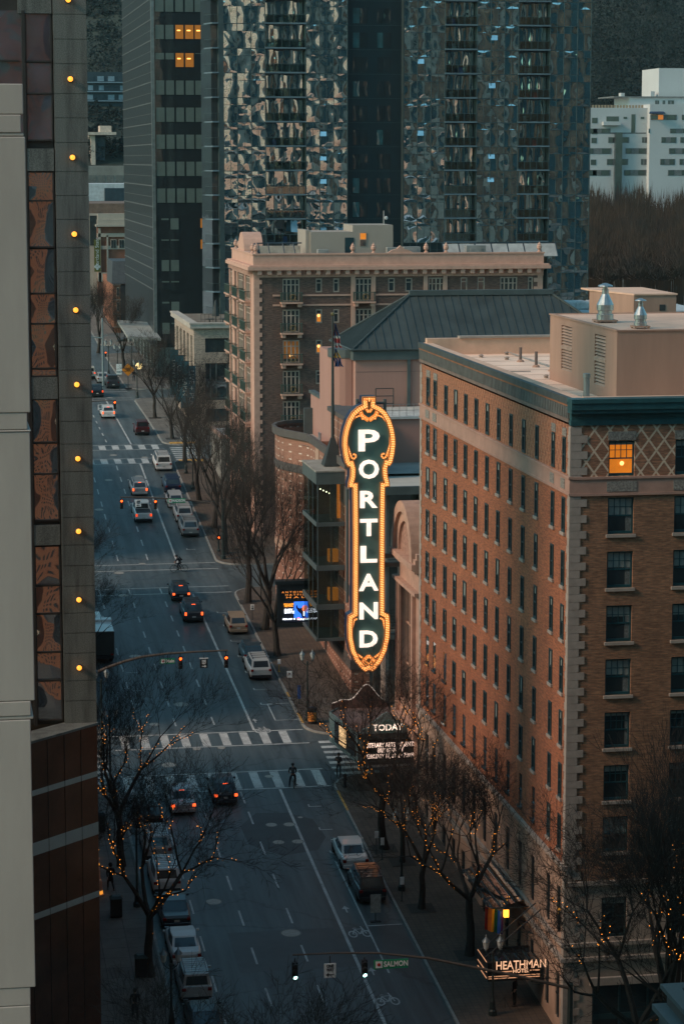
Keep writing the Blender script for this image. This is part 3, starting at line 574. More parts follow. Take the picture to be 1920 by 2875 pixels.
def vault(r0, r1, x0, x1, zc, nm, mt, n=18):
    b = MB()
    for k in range(n):
        a, c = pi*k/n, pi*(k+1)/n; P = lambda r_, t_, x: (x, yc-r_*cos(t_), zc+r_*sin(t_))
        b.quad(P(r1, a, x0), P(r1, c, x0), P(r1, c, x1), P(r1, a, x1)); b.quad(P(r0, a, x0), P(r0, c, x0), P(r1, c, x0), P(r1, a, x0)); b.quad(P(r0, a, x0), P(r0, c, x0), P(r0, c, x1), P(r0, a, x1))
    return b.build(nm, mt, CH)
vault(rr*.80, rr, FX-.35, FX+2.4, zs+.25, 'arch_gable', m_terra); vault(rr*.62, rr*.80, FX-.1, FX+2.3, zs+.25, 'arch_moulding', m_terra); vault(0.01, rr*.62, FX+.1, FX+.3, zs+.25, 'tympanum', M('carved_terracotta', (.30, .17, .13), .9, vs=5, var=.55, bump=1, bs=6)); vault(.01, rr*.9, FX+2.4, FX+6, zs+.2, 'vault_roof', M('lead_roof', (.34, .31, .29), .7, vs=.8, var=.25))
b = MB()
for z0, z1, pr in ((zs-.15, zs+.25, .5), (zs-.4, zs-.15, .3), (zs-2.0, zs-1.75, .3), (6.9, 7.5, .35)): b.box(FX-pr, FX+.1, ya+.05, yb, z0, z1)
for y in (yc-rr*.80, yc+rr*.72): b.box(FX-.18, FX+.1, y-.22, y+.22, 7.5, zs-2.0)
for y in (yc-rr*.62, yc+rr*.62): b.box(FX-.08, FX+.1, y-.1, y+.1, 8.0, zs-2.2)
b.box(FX-.25, FX+2.2, 161.4, 162.1, zs+.25, zs+.55); b.box(FX-.12, FX+2, 161.5, 162.0, zs+.55, zs+.95)
b.build('mouldings', m_terra, CH)
b = MB(); b.box(FX+.66, FX+.7, yc-rr*.62, yc+rr*.62, 8.5, zs-2.3); w_ = b.build('arched_window', m_win, CH); b = MB()
for k in range(1, 4): y = yc-rr*.62+rr*1.24*k/4; b.box(FX+.5, FX+.66, y-.05, y+.05, 8.5, zs-2.3)
for z in (11, 14, 17, 20): b.box(FX+.52, FX+.645, yc-rr*.62, yc+rr*.62, z, z+.1)
b.build('muntins', m_terra, w_)
# ---------------------------------------------------------------- blade sign
SY = 168.6; m_bulb = glow('bulb_glow', (1, .52, .18), 1.3); m_trim = glow('sign_trim_lit', (1, .30, .06), .62); m_let = glow('neon_letter', (1, .80, .68), .95)
m_signg = M('sign_green', (.085, .19, .18), .5, vs=.3, var=.06, coat=.3); m_signside = M('sign_side_navy', (.012, .015, .05), .4)
SG = thing('blade_sign', 'tall vertical theatre sign spelling PORTLAND in white letters with gold bulb border', 'sign', onY(1035, 1500, SY))
def sp(zx, zy, top=True):       # coordinates read in two close-ups of the sign
    u, v = (940+zx*.17458, 1090+zy*.17462) if top else (940+zx*.2811, 1500+zy*.2811)
    p = onY(u, v, SY); return (p.x, p.z)
cxu = 549
right = [(549, 128, 1), (655, 128, 1), (660, 180, 1), (655, 250, 1), (740, 290, 1), (830, 370, 1), (900, 490, 1), (950, 640, 1), (975, 780, 1), (980, 900, 1), (960, 1060, 1), (930, 1190, 1), (880, 1262, 1), (858, 1255, 1), (848, 1290, 1), (852, 1400, 1), (880, 1510, 1), (882, 1582, 1), (812, 1592, 1), (808, 1800, 1), (802, 2340, 1)]
right2 = [(498, 400, 0), (498, 770, 0), (545, 795, 0), (553, 900, 0), (548, 1030, 0), (520, 1160, 0), (470, 1270, 0), (410, 1345, 0), (370, 1378, 0), (335, 1360, 0)]
R_ = [sp(*q) for q in right]+[sp(*q) for q in right2]
xc = (sp(549, 1000)[0]+sp(333, 600, 0)[0])/2
R_ = [(x-xc+ (0 if i < 21 else 0), z) for i, (x, z) in enumerate(R_)]; R_[0] = (0, R_[0][1]); R_[-1] = (0, R_[-1][1])
full = [(xc+x, z) for x, z in R_]+[(xc-x, z) for x, z in R_[1:-1]][::-1]
T = .95
b = MB(); b.prism([(x, SY+.06, z) for x, z in full], (0, T, 0)); b.build('sign_box', [m_signside], SG)
def inset(poly, d):
    n = len(poly); out = []; A = sum(poly[i][0]*poly[(i+1) % n][1]-poly[(i+1) % n][0]*poly[i][1] for i in range(n)); s_ = 1 if A > 0 else -1
    for i in range(n):
        p0, p1, p2 = Vector(poly[i-1]), Vector(poly[i]), Vector(poly[(i+1) % n]); e0 = (p1-p0).normalized(); e1 = (p2-p1).normalized()
        n0 = Vector((-e0.y, e0.x))*s_; n1 = Vector((-e1.y, e1.x))*s_; m_ = n0+n1
        m_ = m_.normalized() if m_.length > .1 else n0; k = d/max(.45, m_.dot(n0)); out.append(tuple(p1+m_*k))
    return out
in1 = inset(full, .46); nF = len(full)
face = MB(); face.prism([(x, SY+.05, z) for x, z in full], (0, -.03, 0)); face.build('green_face', m_signg, SG)
def ribbon(poly, w0, w1, y0, y1, closed=True):
    """raised band following an outline between two insets"""
    a = inset(poly, w0); c = inset(poly, w1); b = MB(); n = len(poly)
    for i in range(n if closed else n-1):
        j = (i+1) % n; v = [(p[0], y, p[1]) for y in (y0, y1) for p in (a[i], a[j], c[j], c[i])]
        b.add(v, [(0, 3, 2, 1), (4, 5, 6, 7), (0, 1, 5, 4), (1, 2, 6, 5), (2, 3, 7, 6), (3, 0, 4, 7)])
    return b
# smooth the border a little so that the curves read as curves
def chaik(poly, sharp):
    out = []; n = len(poly)
    for i in range(n):
        p, q = Vector(poly[i]), Vector(poly[(i+1) % n])
        out += [tuple(p.lerp(q, .22)), tuple(p.lerp(q, .78))]
    return out
outl = full
trim = ribbon(outl, .02, .42, SY-.08, SY+.02); trim.build('gold_border', m_trim, SG)
for w0 in (.02, .37): ribbon(outl, w0, w0+.07, SY-.17, SY-.081).build('border_rim', M('gold_rim', (.55, .22, .07), .5), SG)
def polylen(poly):
    return sum((Vector(poly[i])-Vector(poly[(i+1) % len(poly)])).length for i in range(len(poly)))
def bulbs_along(mb, poly, step, r_, y, closed=True, sc=1):
    acc = 0; n = len(poly)
    for i in range(n if closed else n-1):
        p, q = Vector(poly[i]), Vector(poly[(i+1) % n]); L = (q-p).length; t_ = acc
        while t_ < L: c = p.lerp(q, t_/L); mb.ball((c.x, y, c.y), r_, 5); t_ += step
        acc = t_-L
b = MB()
for d in (.135, .225, .315): bulbs_along(b, inset(outl, d), .17, .042, SY-.12)
ob = b.build('light_bulbs', m_bulb, SG); ob['kind'] = 'stuff'
# letters
for s_, (zx, z0, z1, tp) in zip('PORTLAND', [(556, 665, 1008, 1), (547, 1148, 1452, 1), (552, 1648, 1920, 1), (545, 2100, 2372, 1), (338, 115, 280, 0), (336, 395, 562, 0), (335, 680, 845, 0), (337, 960, 1125, 0)]):
    a0, a1 = sp(zx, z0, tp), sp(zx, z1, tp); h = a0[1]-a1[1]; wd = (1.0 if s_ == 'P' else 1)*abs(sp(zx+345 if tp else zx+190, z0, tp)[0]-sp(zx, z0, tp)[0]) 
    t_ = text(SG, s_, h*1.38, m_let, (xc, SY-.08, (a0[1]+a1[1])/2), (1, 0, 0), (0, 0, 1), .16, name='letter_'+s_.lower(), bold=.05, sx=1.08)
    bb = [v.co for v in t_.data.vertices]; x0, x1 = min(v.x for v in bb), max(v.x for v in bb); z0_, z1_ = min(v.z for v in bb), max(v.z for v in bb)
    W_ = {'P': .99, 'O': 1.0, 'R': 1.03, 'T': 1.02, 'L': 1.0, 'A': 1.16, 'N': 1.1, 'D': 1.08}[s_]*h*(1.0 if s_ not in 'PO' else (1 if s_ == 'P' else 1.06)); off = wloc(SG)
    for v in t_.data.vertices: v.co.x = (v.co.x-(x0+x1)/2)/(x1-x0)*W_+xc-off.x; v.co.z = (v.co.z-z0_)/(z1_-z0_)*h+a1[1]-off.z
    t_.name = 'letter'
def orn(pts, w_=.13, nm='scroll', bul=True, mt=None, y=-.03):
    b = MB()
    for p, q in zip(pts, pts[1:]):
        P, Q = Vector(p), Vector(q); d = (Q-P).normalized(); n_ = Vector((-d.y, d.x))*w_/2
        b.prism([(c.x, SY+y, c.y) for c in (P+n_, Q+n_, Q-n_, P-n_)], (0, .06, 0)); b.lathe([(w_/2, 0), (w_/2, .06)], (0, 0, 0), 8) if False else None
    b.build(nm, mt or m_trim, SG)
    if bul: b = MB(); bulbs_along(b, pts, .17, .036, SY+y-.02, False); o = b.build('light_bulbs', m_bulb, SG); o['kind'] = 'stuff'
def mir(pts, tp): 
    P = [sp(*q, tp) for q in pts]; return [P, [(2*xc-x, z) for x, z in P]]
def curl(c, r_, a0, a1, n=8): return [(c[0]+r_*cos(a0+(a1-a0)*k/n), c[1]+r_*sin(a0+(a1-a0)*k/n)) for k in range(n+1)]
for P in mir([(890, 780), (888, 900), (850, 1020), (815, 1110), (775, 1125), (745, 1085), (765, 1050), (800, 1055)], 1): orn(P, .12)
for P in mir([(905, 890), (890, 1000), (850, 1100)], 1): orn(P, .09, bul=False)
for P in mir([(820, 530), (770, 465), (700, 437), (640, 445), (636, 485), (662, 495)], 1): orn(P, .11)
for P in mir([(690, 350), (655, 440), (549, 515)], 1): orn(P, .30)
for P in mir([(636, 150), (630, 230), (590, 330), (549, 385)], 1): orn(P, .20, y=-.10)
for P in mir([(549, 165), (636, 165)], 1): orn(P, .26, y=-.16)
for P in mir([(452, 838), (480, 850), (505, 960), (500, 1090), (455, 1185), (395, 1230)], 0): orn(P, .14)
for P in mir([(335, 1210), (400, 1265), (335, 1345)], 0): orn(P, .2, y=-.1)
for P in mir([(335, 1290), (375, 1250), (335, 1215)], 0): orn(P, .14, y=-.2)
st = MB()
for u, v in ((1003, 1130), (1080, 1130)): p = onY(u, v, SY+1.3); st.tube((p.x, p.y, p.z-1.4), (p.x, p.y, p.z+.25), .12, n=6)
p0, p1 = onY(1003, 1131, SY+1.3), onY(1084, 1131, SY+1.3); st.tube(p0, p1, .1, n=6)
for v in (1560, 1585): p = onY(1080, v, SY+.5); st.box(xc+1.2, FX+.2, SY+.35, SY+.65, p.z-.16, p.z+.16)
st.tube((xc-1.35, SY+1.2, onY(985, 1380, SY).z), (xc-1.35, SY+1.2, onY(985, 1700, SY).z), .10, n=6)
st.build('steel_bracket', m_grmet, SG)
# ---------------------------------------------------------------- marquee
MQ = thing('theatre_marquee', 'ornate theatre marquee with lit event text and a TODAY roundel', 'marquee', onY(1080, 2100, 163.5)); MY = 163.4
m_orn = M('scrollwork_blue_grey', (.15, .20, .20), .7, vs=5, var=.4, bump=.8, bs=9); m_blk = M('marquee_black', (.006, .007, .009), .4); m_txt = glow('marquee_text', (1, .70, .56), 1.1)
def mq(zx, zy): p = onY(920+zx*.17857, 1900+zy*.17857, MY); return p
q0, q1 = mq(500, 940), mq(1440, 1375); b = MB(); b.box(q0.x, q1.x, MY+.05, MY+.5, q1.z, q0.z); b.build('sign_box', m_orn, MQ)
q0, q1 = mq(570, 1000), mq(1395, 1310); b = MB(); b.box(q0.x, q1.x, MY, MY+.048, q1.z, q0.z); b.build('letter_board', m_blk, MQ); cxm = (q0.x+q1.x)/2
for s_, za, zb in (('LITERARY ARTS PRESENTS', 1035, 1110), ('BRIT BENNETT', 1122, 1190), ('FEBRUARY 17, 2022 • 7:30PM', 1210, 1280)):
    a_, b_ = mq(960, za), mq(960, zb); h = (a_.z-b_.z)*1.32; t_ = text(MQ, s_, h, m_txt, (cxm, MY-.02, (a_.z+b_.z)/2), (1, 0, 0), (0, 0, 1), .02, bold=.012)
    bb = [v.co.x for v in t_.data.vertices]; W_ = max(bb)-min(bb); tgt = (q1.x-q0.x)*{0: .93, 1: .49, 2: .97}[0 if 'LIT' in s_ else 1 if 'BRIT' in s_ else 2]; c_ = (max(bb)+min(bb))/2
    for v in t_.data.vertices: v.co.x = (v.co.x-c_)*tgt/W_+c_
for za, zb in ((900, 945), (1330, 1350)): a_, b_ = mq(480, za), mq(1460, zb); b = MB(); b.box(a_.x, b_.x, MY-.1, MY+.6, b_.z, a_.z); b.build('moulding', m_dark, MQ)
a_, b_ = mq(640, 1362), mq(1440, 1386); b = MB(); b.box(a_.x, b_.x, MY-.06, MY+.04, b_.z, a_.z); b.build('light_strip', M('pale_trim', (.4, .42, .42), .5), MQ)
crest = [(500, 900), (560, 830), (640, 800), (700, 720), (800, 650), (870, 590), (935, 560), (1000, 590), (1060, 640), (1130, 690), (1200, 760), (1290, 770), (1350, 820), (1420, 850), (1420, 905)]
b = MB(); b.prism([tuple(mq(x, y)) for x, y in crest], (0, .25, 0)); b.build('crest', m_orn, MQ)
c_ = mq(940, 800); b = MB()
for k in range(20):
    a, e = 2*pi*k/20, 2*pi*(k+1)/20; r_ = abs(mq(1065, 800).x-c_.x); b.add([(c_.x, MY-.09, c_.z), (c_.x+r_*cos(a), MY-.09, c_.z+r_*sin(a)), (c_.x+r_*cos(e), MY-.09, c_.z+r_*sin(e)), (c_.x+r_*cos(a), MY-.002, c_.z+r_*sin(a)), (c_.x+r_*cos(e), MY-.002, c_.z+r_*sin(e))], [(0, 1, 2), (1, 3, 4, 2)])
b.build('roundel', m_signg, MQ); text(MQ, 'TODAY', .62, glow('today_letters', (1, .75, .6), 1.4), (c_.x, MY-.11, mq(940, 795).z), (1, 0, 0), (0, 0, 1), .03, bold=.01)
# canopy body with curved far crest and left (street) flank
m_mqroof = M('marquee_roof_brown', (.15, .085, .07), .8, vs=.6, var=.2)
q0, q1 = mq(500, 1375), mq(500, 940); xs = q0.x; MYB = 172.5
pL = onX(934, 2020, FX-5.3)
b = MB(); xe = 28.0
b.prism([(xs, MY+.3, q0.z), (xe+.2, MY+6.2, q0.z), (xe, MYB-1.6, q0.z), (xe+1, MYB, q0.z), (FX-.02, MYB, q0.z), (FX-.02, MY+.3, q0.z)], (0, 0, q1.z-q0.z)); b.build('canopy_body', m_mqroof, MQ)
b = MB(); P = [(xs-.04, MY+.3), (xe+.16, MY+6.2), (xe-.04, MYB-1.6), (xe+1, MYB+.04)]
for (xa, ya_), (xb, yb_) in zip(P, P[1:]): b.prism([(xa, ya_, q0.z-.1), (xb, yb_, q0.z-.1), (xb, yb_, q1.z+.1), (xa, ya_, q1.z+.1)], (-.05, 0, 0))
b.build('flank_board', m_orn, MQ)
b = MB(); cr = [(0, 0), (.06, .5), (.2, .75), (.33, .95), (.42, 1.4), (.5, 1.9), (.58, 1.3), (.66, 2.2), (.76, 1.3), (.86, 1.8), (.93, 1.4), (1, 1.3), (1, 0)]
za = q1.z; xl, xr_ = xe+.3, FX-.05
poly = [(xl, MYB-.3, za)]+[(xl+(xr_-xl)*f/20, MYB-.3, za+.35+1.35*math.exp(-((f/20-.62)/.2)**2)+.25*math.exp(-((f/20-.2)/.12)**2)) for f in range(21)]+[(xr_, MYB-.3, za)]; b.prism(poly, (0, .25, 0)); b.build('rear_crest', m_mqroof, MQ)
b = MB()
for k in range(1, len(poly)-3): b.tube(Vector(poly[k])+Vector((0, .12, .05)), Vector(poly[k+1])+Vector((0, .12, .05)), .028, n=6)
b.build('light_tube', glow('crest_light_tube', (1, .82, .70), .4), MQ)
b = MB(); b.prism([(xs-.1-(xs-xe)*.45, MY+2.9, q0.z+.45), (xs-.1-(xs-xe)*.7, MY+4.4, q0.z+.45), (xs-.1-(xs-xe)*.7, MY+4.4, q1.z-.2), (xs-.1-(xs-xe)*.45, MY+2.9, q1.z-.2)], (-.04, 0, 0)); b.build('lit_panel', glow('flank_text_glow', (1, .62, .3), .6), MQ)
b = MB(); b.prism([(xs-.08-(xs-xe)*.1, MY+.9, q0.z+.3), (xs-.08-(xs-xe)*.9, MY+5.6, q0.z+.3), (xs-.08-(xs-xe)*.9, MY+5.6, q1.z-.12), (xs-.08-(xs-xe)*.1, MY+.9, q1.z-.12)], (-.03, 0, 0)); b.build('flank_letter_board', m_blk, MQ)
# ---------------------------------------------------------------- dotted brick performing arts hall
def dotted():
    t = NT('dotted_brick'); v = t.coord(wall=True); sp_ = t.new('SeparateXYZ'); t.link(v, sp_.inputs[0]); br = t.new('TexBrick'); t.link(v, br.inputs[0])
    br.inputs['Color1'].default_value = (.32, .155, .105, 1); br.inputs['Color2'].default_value = (.26, .12, .08, 1); br.inputs['Mortar'].default_value = (.24, .13, .10, 1); br.inputs['Scale'].default_value = 1; br.inputs['Brick Width'].default_value = .4; br.inputs['Row Height'].default_value = .1; br.inputs['Mortar Size'].default_value = .01
    o = []
    for ax, per, wd in ((0, .95, .14), (1, .66, .055)):
        m = t.new('Math', operation='PINGPONG'); t.link(sp_.outputs[ax], m.inputs[0]); m.inputs[1].default_value = per/2; l = t.new('Math', operation='LESS_THAN'); t.link(m.outputs[0], l.inputs[0]); l.inputs[1].default_value = wd; o.append(l.outputs[0])
    a = t.new('Math', operation='MULTIPLY'); t.link(o[0], a.inputs[0]); t.link(o[1], a.inputs[1]); mx = t.new('Mix', data_type='RGBA'); t.link(a.outputs[0], mx.inputs[0]); t.link(br.outputs[0], mx.inputs[6]); mx.inputs[7].default_value = (.62, .5, .42, 1)
    n = t.noise(v, .25, 4); t.link(t.mul(mx.outputs[2], t.ramp(n.outputs[0], [(.3, (.8,)*3), (.7, (1.1,)*3)])), t.b.inputs['Base Color']); t.b.inputs['Roughness'].default_value = .9; return t.m
m_dot = dotted(); m_band = M('grey_band_tile', (.085, .075, .07), .7, vs=1, var=.15); m_tan = M('tan_band', (.42, .27, .20), .85, vs=.8, var=.12)
HH = thing('arts_hall', 'curved pink dotted-brick performing arts hall with glass corner bay', 'building', (FX, 189, 0))
def extrude_plan(pts, z0, z1, nm, mt, parent, th=0, out=0):
    b = MB()
    if out:
        n = len(pts); q = []
        for i in range(n):
            d = (Vector(pts[min(i+1, n-1)])-Vector(pts[max(i-1, 0)])).normalized(); q.append((pts[i][0]-d.y*out, pts[i][1]+d.x*out))
        pin = [(x*2-a, y*2-c) if False else (x, y) for (x, y), (a, c) in zip(pts, q)]
        for i in range(n-1):
            v = [(p[0], p[1], z) for z in (z0, z1) for p in (q[i], q[i+1], pin[i+1], pin[i])]; b.add(v, [(0, 1, 2, 3), (7, 6, 5, 4), (0, 4, 5, 1), (1, 5, 6, 2), (2, 6, 7, 3), (3, 7, 4, 0)])
    else:
        for (xa, ya_), (xb, yb_) in zip(pts, pts[1:]): b.quad((xa, ya_, z0), (xb, yb_, z0), (xb, yb_, z1), (xa, ya_, z1))
    return b.build(nm, mt, parent)
zp = onX(905, 1252, FX).z; zt_ = onX(907, 1132, FX+.3).z
curve = [(FX, 207.5), (FX, 209)]+[(30.55+2.05*cos(a), 214.2+6.2*sin(a)*1.0-1.0) for a in [0.0, .25, .5]][:0]
plan = [(FX, 206.6), (FX, 208.5), (FX-.15, 210.0), (FX-.6, 211.4), (FX-1.2, 212.8), (FX-1.75, 214.3), (FX-2.05, 216.0), (FX-2.0, 218.0), (FX-1.5, 219.8), (FX-.5, 221.2), (FX+1.2, 221.8), (FX+10, 222)]
extrude_plan([(FX+8, 206.6)]+plan, 4, zp, 'curved_wall', m_dot, HH)
extrude_plan([(FX, 190)]+plan[:1], 4, zp, 'street_wall', m_dot, HH)
for z0, z1, mt, o_ in ((zp-.35, zp+.3, m_band, .28), (zp-3.4, zp-2.7, m_band, .1), (zp-10.6, zp-9.9, m_tan, .06), (zp-16.4, zp-15.4, m_band, .06), (zp-20.4, zp-19.4, m_tan, .06)):
    if z1 > 5: extrude_plan([(FX, 190.1)]+plan[:-1], z0, z1, 'band_course', mt, HH, out=o_)
b = MB()
for y0, y1 in ((198.2, 201.2), (204.8, 206.6)): b.box(FX-.07, FX-.003, y0, y1, zp-2.7, zp-.35)
b.box(FX-2.16, FX-2.1, 216.6, 217.6, zp-2.7, zp-.35) if False else None
b.build('pale_panel', m_tan, HH)
b = MB(); b.quad((FX, 190, zp-.8), (FX+14, 190, zp-.8), (FX+14, 222, zp-.8), (FX-1.5, 220, zp-.8), (FX-1.9, 216, zp-.8), (FX, 209, zp-.8)); b.build('roof', M('grey_roof', (.30, .29, .27), .9, vs=.3), HH)
b = MB(); b.box(FX+.9, FX+5, 219.3, 219.7, zp-.8, zp+1.6); b.build('roof_screen', m_grmet, HH)
b = MB(); b.box(FX+1.2, FX+2.1, 212, 213, zp-.8, zp+.1); b.build('roof_hatch', m_galv, HH)
# tall near wall block
b = MB(); b.box(FX-.02, FX+2.0, 188.6, 198.5, 3, zt_); b.build('tower_wall', m_dot, HH); b = MB(); b.box(FX-.3, FX+2.05, 188.5, 198.8, zt_, zt_+.35); b.box(FX-.1, FX+.5, 188.52, 198.6, zt_-6.2, zt_-5.4); b.build('coping', m_band, HH)
for z in (zt_-14, zt_-20): b = MB(); b.box(FX-.10, FX+2.03, 188.5, 198.6, z, z+.8); b.build('band_course', m_band, HH)
# glass bay
by = 191.6; x0 = onY(891, 1500, by).x; x1 = FX; zl = [onY(900, v, by).z for v in (1326, 1360, 1467, 1478, 1588, 1602, 1697, 1712, 1800)]
m_bay = glass('bay_glass', (.02, .03, .03), .22, wob=.03, ws=.5)
bay = MB()
for za, zb in ((zl[0], zl[1]), (zl[2], zl[3]), (zl[4], zl[5]), (zl[6], zl[7]), (zl[8]+.25, zl[8])): bay.box(x0-.12, x1-.03, by-.12, 198.8, zb, za)
f = bay.build('bay_floors', m_grmet, HH); b = MB(); b.box(x0-.16, x1-.033, by-.16, 199, zl[0], zl[0]+.12); b.quad((x0+.2, by+.3, zl[0]+.02+.1), (x1-.1, by+.3, zl[0]+.122), (x1-.1, 198.5, zl[0]+.122), (x0+.2, 198.5, zl[0]+.122)); b.build('bay_roof', M('bay_roof', (.27, .25, .22), .9), f)
t_ = NT('bay_clear_glass'); tr = t_.new('BsdfTransparent'); tr.inputs[0].default_value = (.62, .70, .68, 1); gl_ = t_.new('BsdfGlossy'); gl_.inputs['Roughness'].default_value = .02; mx = t_.new('MixShader'); mx.inputs[0].default_value = .16; t_.link(tr.outputs[0], mx.inputs[1]); t_.link(gl_.outputs[0], mx.inputs[2]); t_.link(mx.outputs[0], t_.o.inputs[0]); m_clear = t_.m
for i, (za, zb) in enumerate(((zl[1], zl[2]), (zl[3], zl[4]), (zl[5], zl[6]), (zl[7], zl[8]))):
    b = MB(); b.box(x0, x1-.1, by-.03, by, zb, za); b.box(x0-.03, x0, by, 198.6, zb, za); b.build('bay_glazing', m_clear, HH)
    b = MB(); b.box(x0-.01, x0+.07, by-.05, by+.07, zb, za)
    for k in (1, 2): b.box(x0-.05, x0+.03, by+2.2*k, by+2.2*k+.08, zb, za)
    b.build('mullion', m_grmet, HH); b = MB(); b.box(x0+.1, x1-.15, by+4.6, by+4.8, zb, za); b.build('inner_wall', M('warm_inner_wall', (.25, .12, .05), .8), HH)
    b = MB(); b.box(x0+1.15, x0+1.3, by+.5, by+.62, zb, za); b.build('column', m_tan, HH)
b = MB(); n = 10
for k in range(n): b.box(x0+2.0+.13*k, x0+2.08+.13*k, by+2, by+2.1, zl[2]+.1, zl[1])
b.box(x0+1.95, x0+3.4, by+2.1, by+2.13, zl[2], zl[1]); b.build('lit_curtain', glow('orange_curtain', (1, .26, .02), .55), HH)
b = MB(); b.box(x0+1.25, x0+1.75, by+1.4, by+1.5, zl[2]+.1, zl[1]-.3); b.build('pale_column', m_tan, HH)
for k in range(4): b = MB(); b.ball((x0+.5+.25*k, by+1.6, zl[1]-.6-.12*k), .06, 6); b.build('downlight', glow('downlight', (1, .8, .5), 6), HH)
for i in (4, 6): b = MB(); b.box(x0+1.1, x0+1.9, by+1, by+1.8, zl[i]+.1, zl[i]+1.1); b.build('lit_seat', glow('orange_seat', (1, .28, .03), .35), HH)
b = MB(); b.box(FX+3, FX+3.1, 193, 194, 5, 6); 
# lobby glass front with round columns beyond the sign
zr = onY(1130, 1365, 184.5).z; b = MB(); b.box(FX+.8, FX+26, 184.0, 200, zr-.1, zr+.05); b.build('lobby_roof', M('pale_lobby_roof', (.42, .40, .36), .85, vs=.3, var=.12), HH)
b = MB(); b.box(FX+.6, FX+26, 183.6, 184.0, zr-.55, zr+.08); b.build('lobby_fascia', m_grmet, HH)
b = MB(); b.box(FX+1.2, FX+26, 187, 187.1, 4, zr-.1); b.build('lobby_glazing', m_bay, HH)
for k in range(6): b = MB(); b.lathe([(.33, 3.5), (.33, zr-.1)], (FX+2.1+3.1*k, 185.2, 0), 12); b.build('round_column', M('column_pinkgrey', (.30, .24, .21), .8, streak=True), HH)
for z in (zr-6.3, zr-12.2): b = MB(); b.box(FX+.8, FX+26, 184.5, 186.9, z, z+.35); b.build('balcony_slab', m_grmet, HH)
for z in (zr-11.8, ):
    b = MB()
    for k in range(5): b.box(FX+.8, FX+26, 184.5, 184.54, z+.25*k, z+.25*k+.04)
    for k in range(20): b.box(FX+.8+1.3*k, FX+.84+1.3*k, 184.46, 184.5, z-.1, z+1.05)
    b.build('railing', m_dark, HH)
# stage house, stucco blocks, hipped metal roof
SH = thing('stage_house', 'pink stucco stage house with a dark green standing-seam hipped roof', 'building', (38, 205, 10)); sy = 205.0; ze = onY(998, 985, sy).z; xl = onY(998, 985, sy).x; xr_ = 62.0; yf = 216.0
b = MB(); b.box(xl, xr_, sy, yf, 8, ze-.8); b.build('wall', m_thea, SH)
b = MB(); b.box(xl-.25, xr_+.2, sy-.25, yf+.2, ze-.8, ze); b.build('eaves_fascia', m_grmet, SH)
c0 = onY(935, 985, sy+2.4); rx = xl-onY(905, 1000, sy+2.4).x-.1; b = MB(); b.lathe([(1.7, 8), (1.7, ze-.2)], (xl-.15, sy+2.9, 0), 20); b.box(xl-1.85, xl-.1, sy+2.9, yf-3, 8, ze-.2); b.build('rounded_corner', m_thea, SH)
b = MB(); b.lathe([(1.8, ze-.7), (1.8, ze), (1.7, ze+.02)], (xl-.15, sy+2.9, 0), 20); b.build('corner_cap', m_grmet, SH)
rz = onY(1153, 826, 210.5).z; rl = onY(1153, 826, 210.5).x; rr2 = onY(1541, 826, 210.5).x; xr2 = rr2+(rl-xl)
m_seam = M('green_metal_roof', (.058, .072, .070), .5, vs=.5, var=.25, streak=False, metal=.2)
E0, E1, E2, E3 = Vector((xl-.4, sy-.4, ze)), Vector((xr2, sy-.4, ze)), Vector((xr2, yf+.3, ze)), Vector((xl-.4, yf+.3, ze)); A, B = Vector((rl, 210.3, rz)), Vector((rr2, 210.3, rz))
b = MB(); b.quad(E0, E1, B, A); b.quad(E3, E0, A); b.quad(E1, E2, B); b.quad(E2, E3, A, B); ro = b.build('roof', m_seam, SH)
b = MB(); up = Vector((0, 0, .09))
for k in range(38):
    x = E0.x+.75*k; f = min(1, max(0, (x-E0.x)/(A.x-E0.x))) if x < A.x else (1 if x < B.x else max(0, (E1.x-x)/(E1.x-B.x)))
    if x < E1.x: b.tube(Vector((x, E0.y, E0.z))+up*.6, E0.lerp(A, f).lerp(E0.lerp(A, f), 1)*0+Vector((x, E0.y+(A.y-E0.y)*f, E0.z+(A.z-E0.z)*f))+up*.6, .045, n=4)
for k in range(1, 22):
    y = E0.y+.52*k; f = min((y-E0.y)/(A.y-E0.y), (E3.y-y)/(E3.y-A.y)) if E0.y < y < E3.y else 0
    b.tube(Vector((E0.x, y, E0.z))+up*.6, Vector((E0.x+(A.x-E0.x)*f, y, E0.z+(A.z-E0.z)*f))+up*.6, .04, n=4)
for P, Q in ((E0, A), (E3, A), (E1, B), (A, B), (E0, E1), (E3, E0)): b.tube(P+up, Q+up, .13 if P is A else .09, n=6)
b.build('standing_seams', m_seam, ro); b = MB(); b.box(rl-.2, rr2+.2, 210.0, 210.6, rz-.1, rz+.35); b.build('ridge_cap', m_grmet, ro)
b = MB(); b.box(onY(1146, 1200, sy).x-.14, onY(1146, 1200, sy).x+.14, sy-.2, sy-.02, 10, ze-.8); b.build('downpipe', m_grmet, SH)
b = MB()
for z in (ze-5.8, ze-.95-.9): b.box(xl+.05, xr_, sy-.012, sy-.002, z, z+.04)
b.build('panel_joint', M('stucco_joint', (.2, .12, .1), .9), SH)
zb_ = onX(867, 1099, 34.3).z; b = MB(); b.box(34.3, xl+1, 196.5, 220.5, 8, zb_); b.build('lower_block', m_thea, SH); b = MB(); b.box(34.15, 34.7, 196.4, 220.7, zb_, zb_+.25); b.build('coping', m_grmet, SH); b = MB(); b.box(34.7, xl, 196.5, 204.8, zb_, zb_+.1); b.build('lower_roof', m_roof if False else M('pale_grey_roof', (.45, .45, .43), .8), SH)
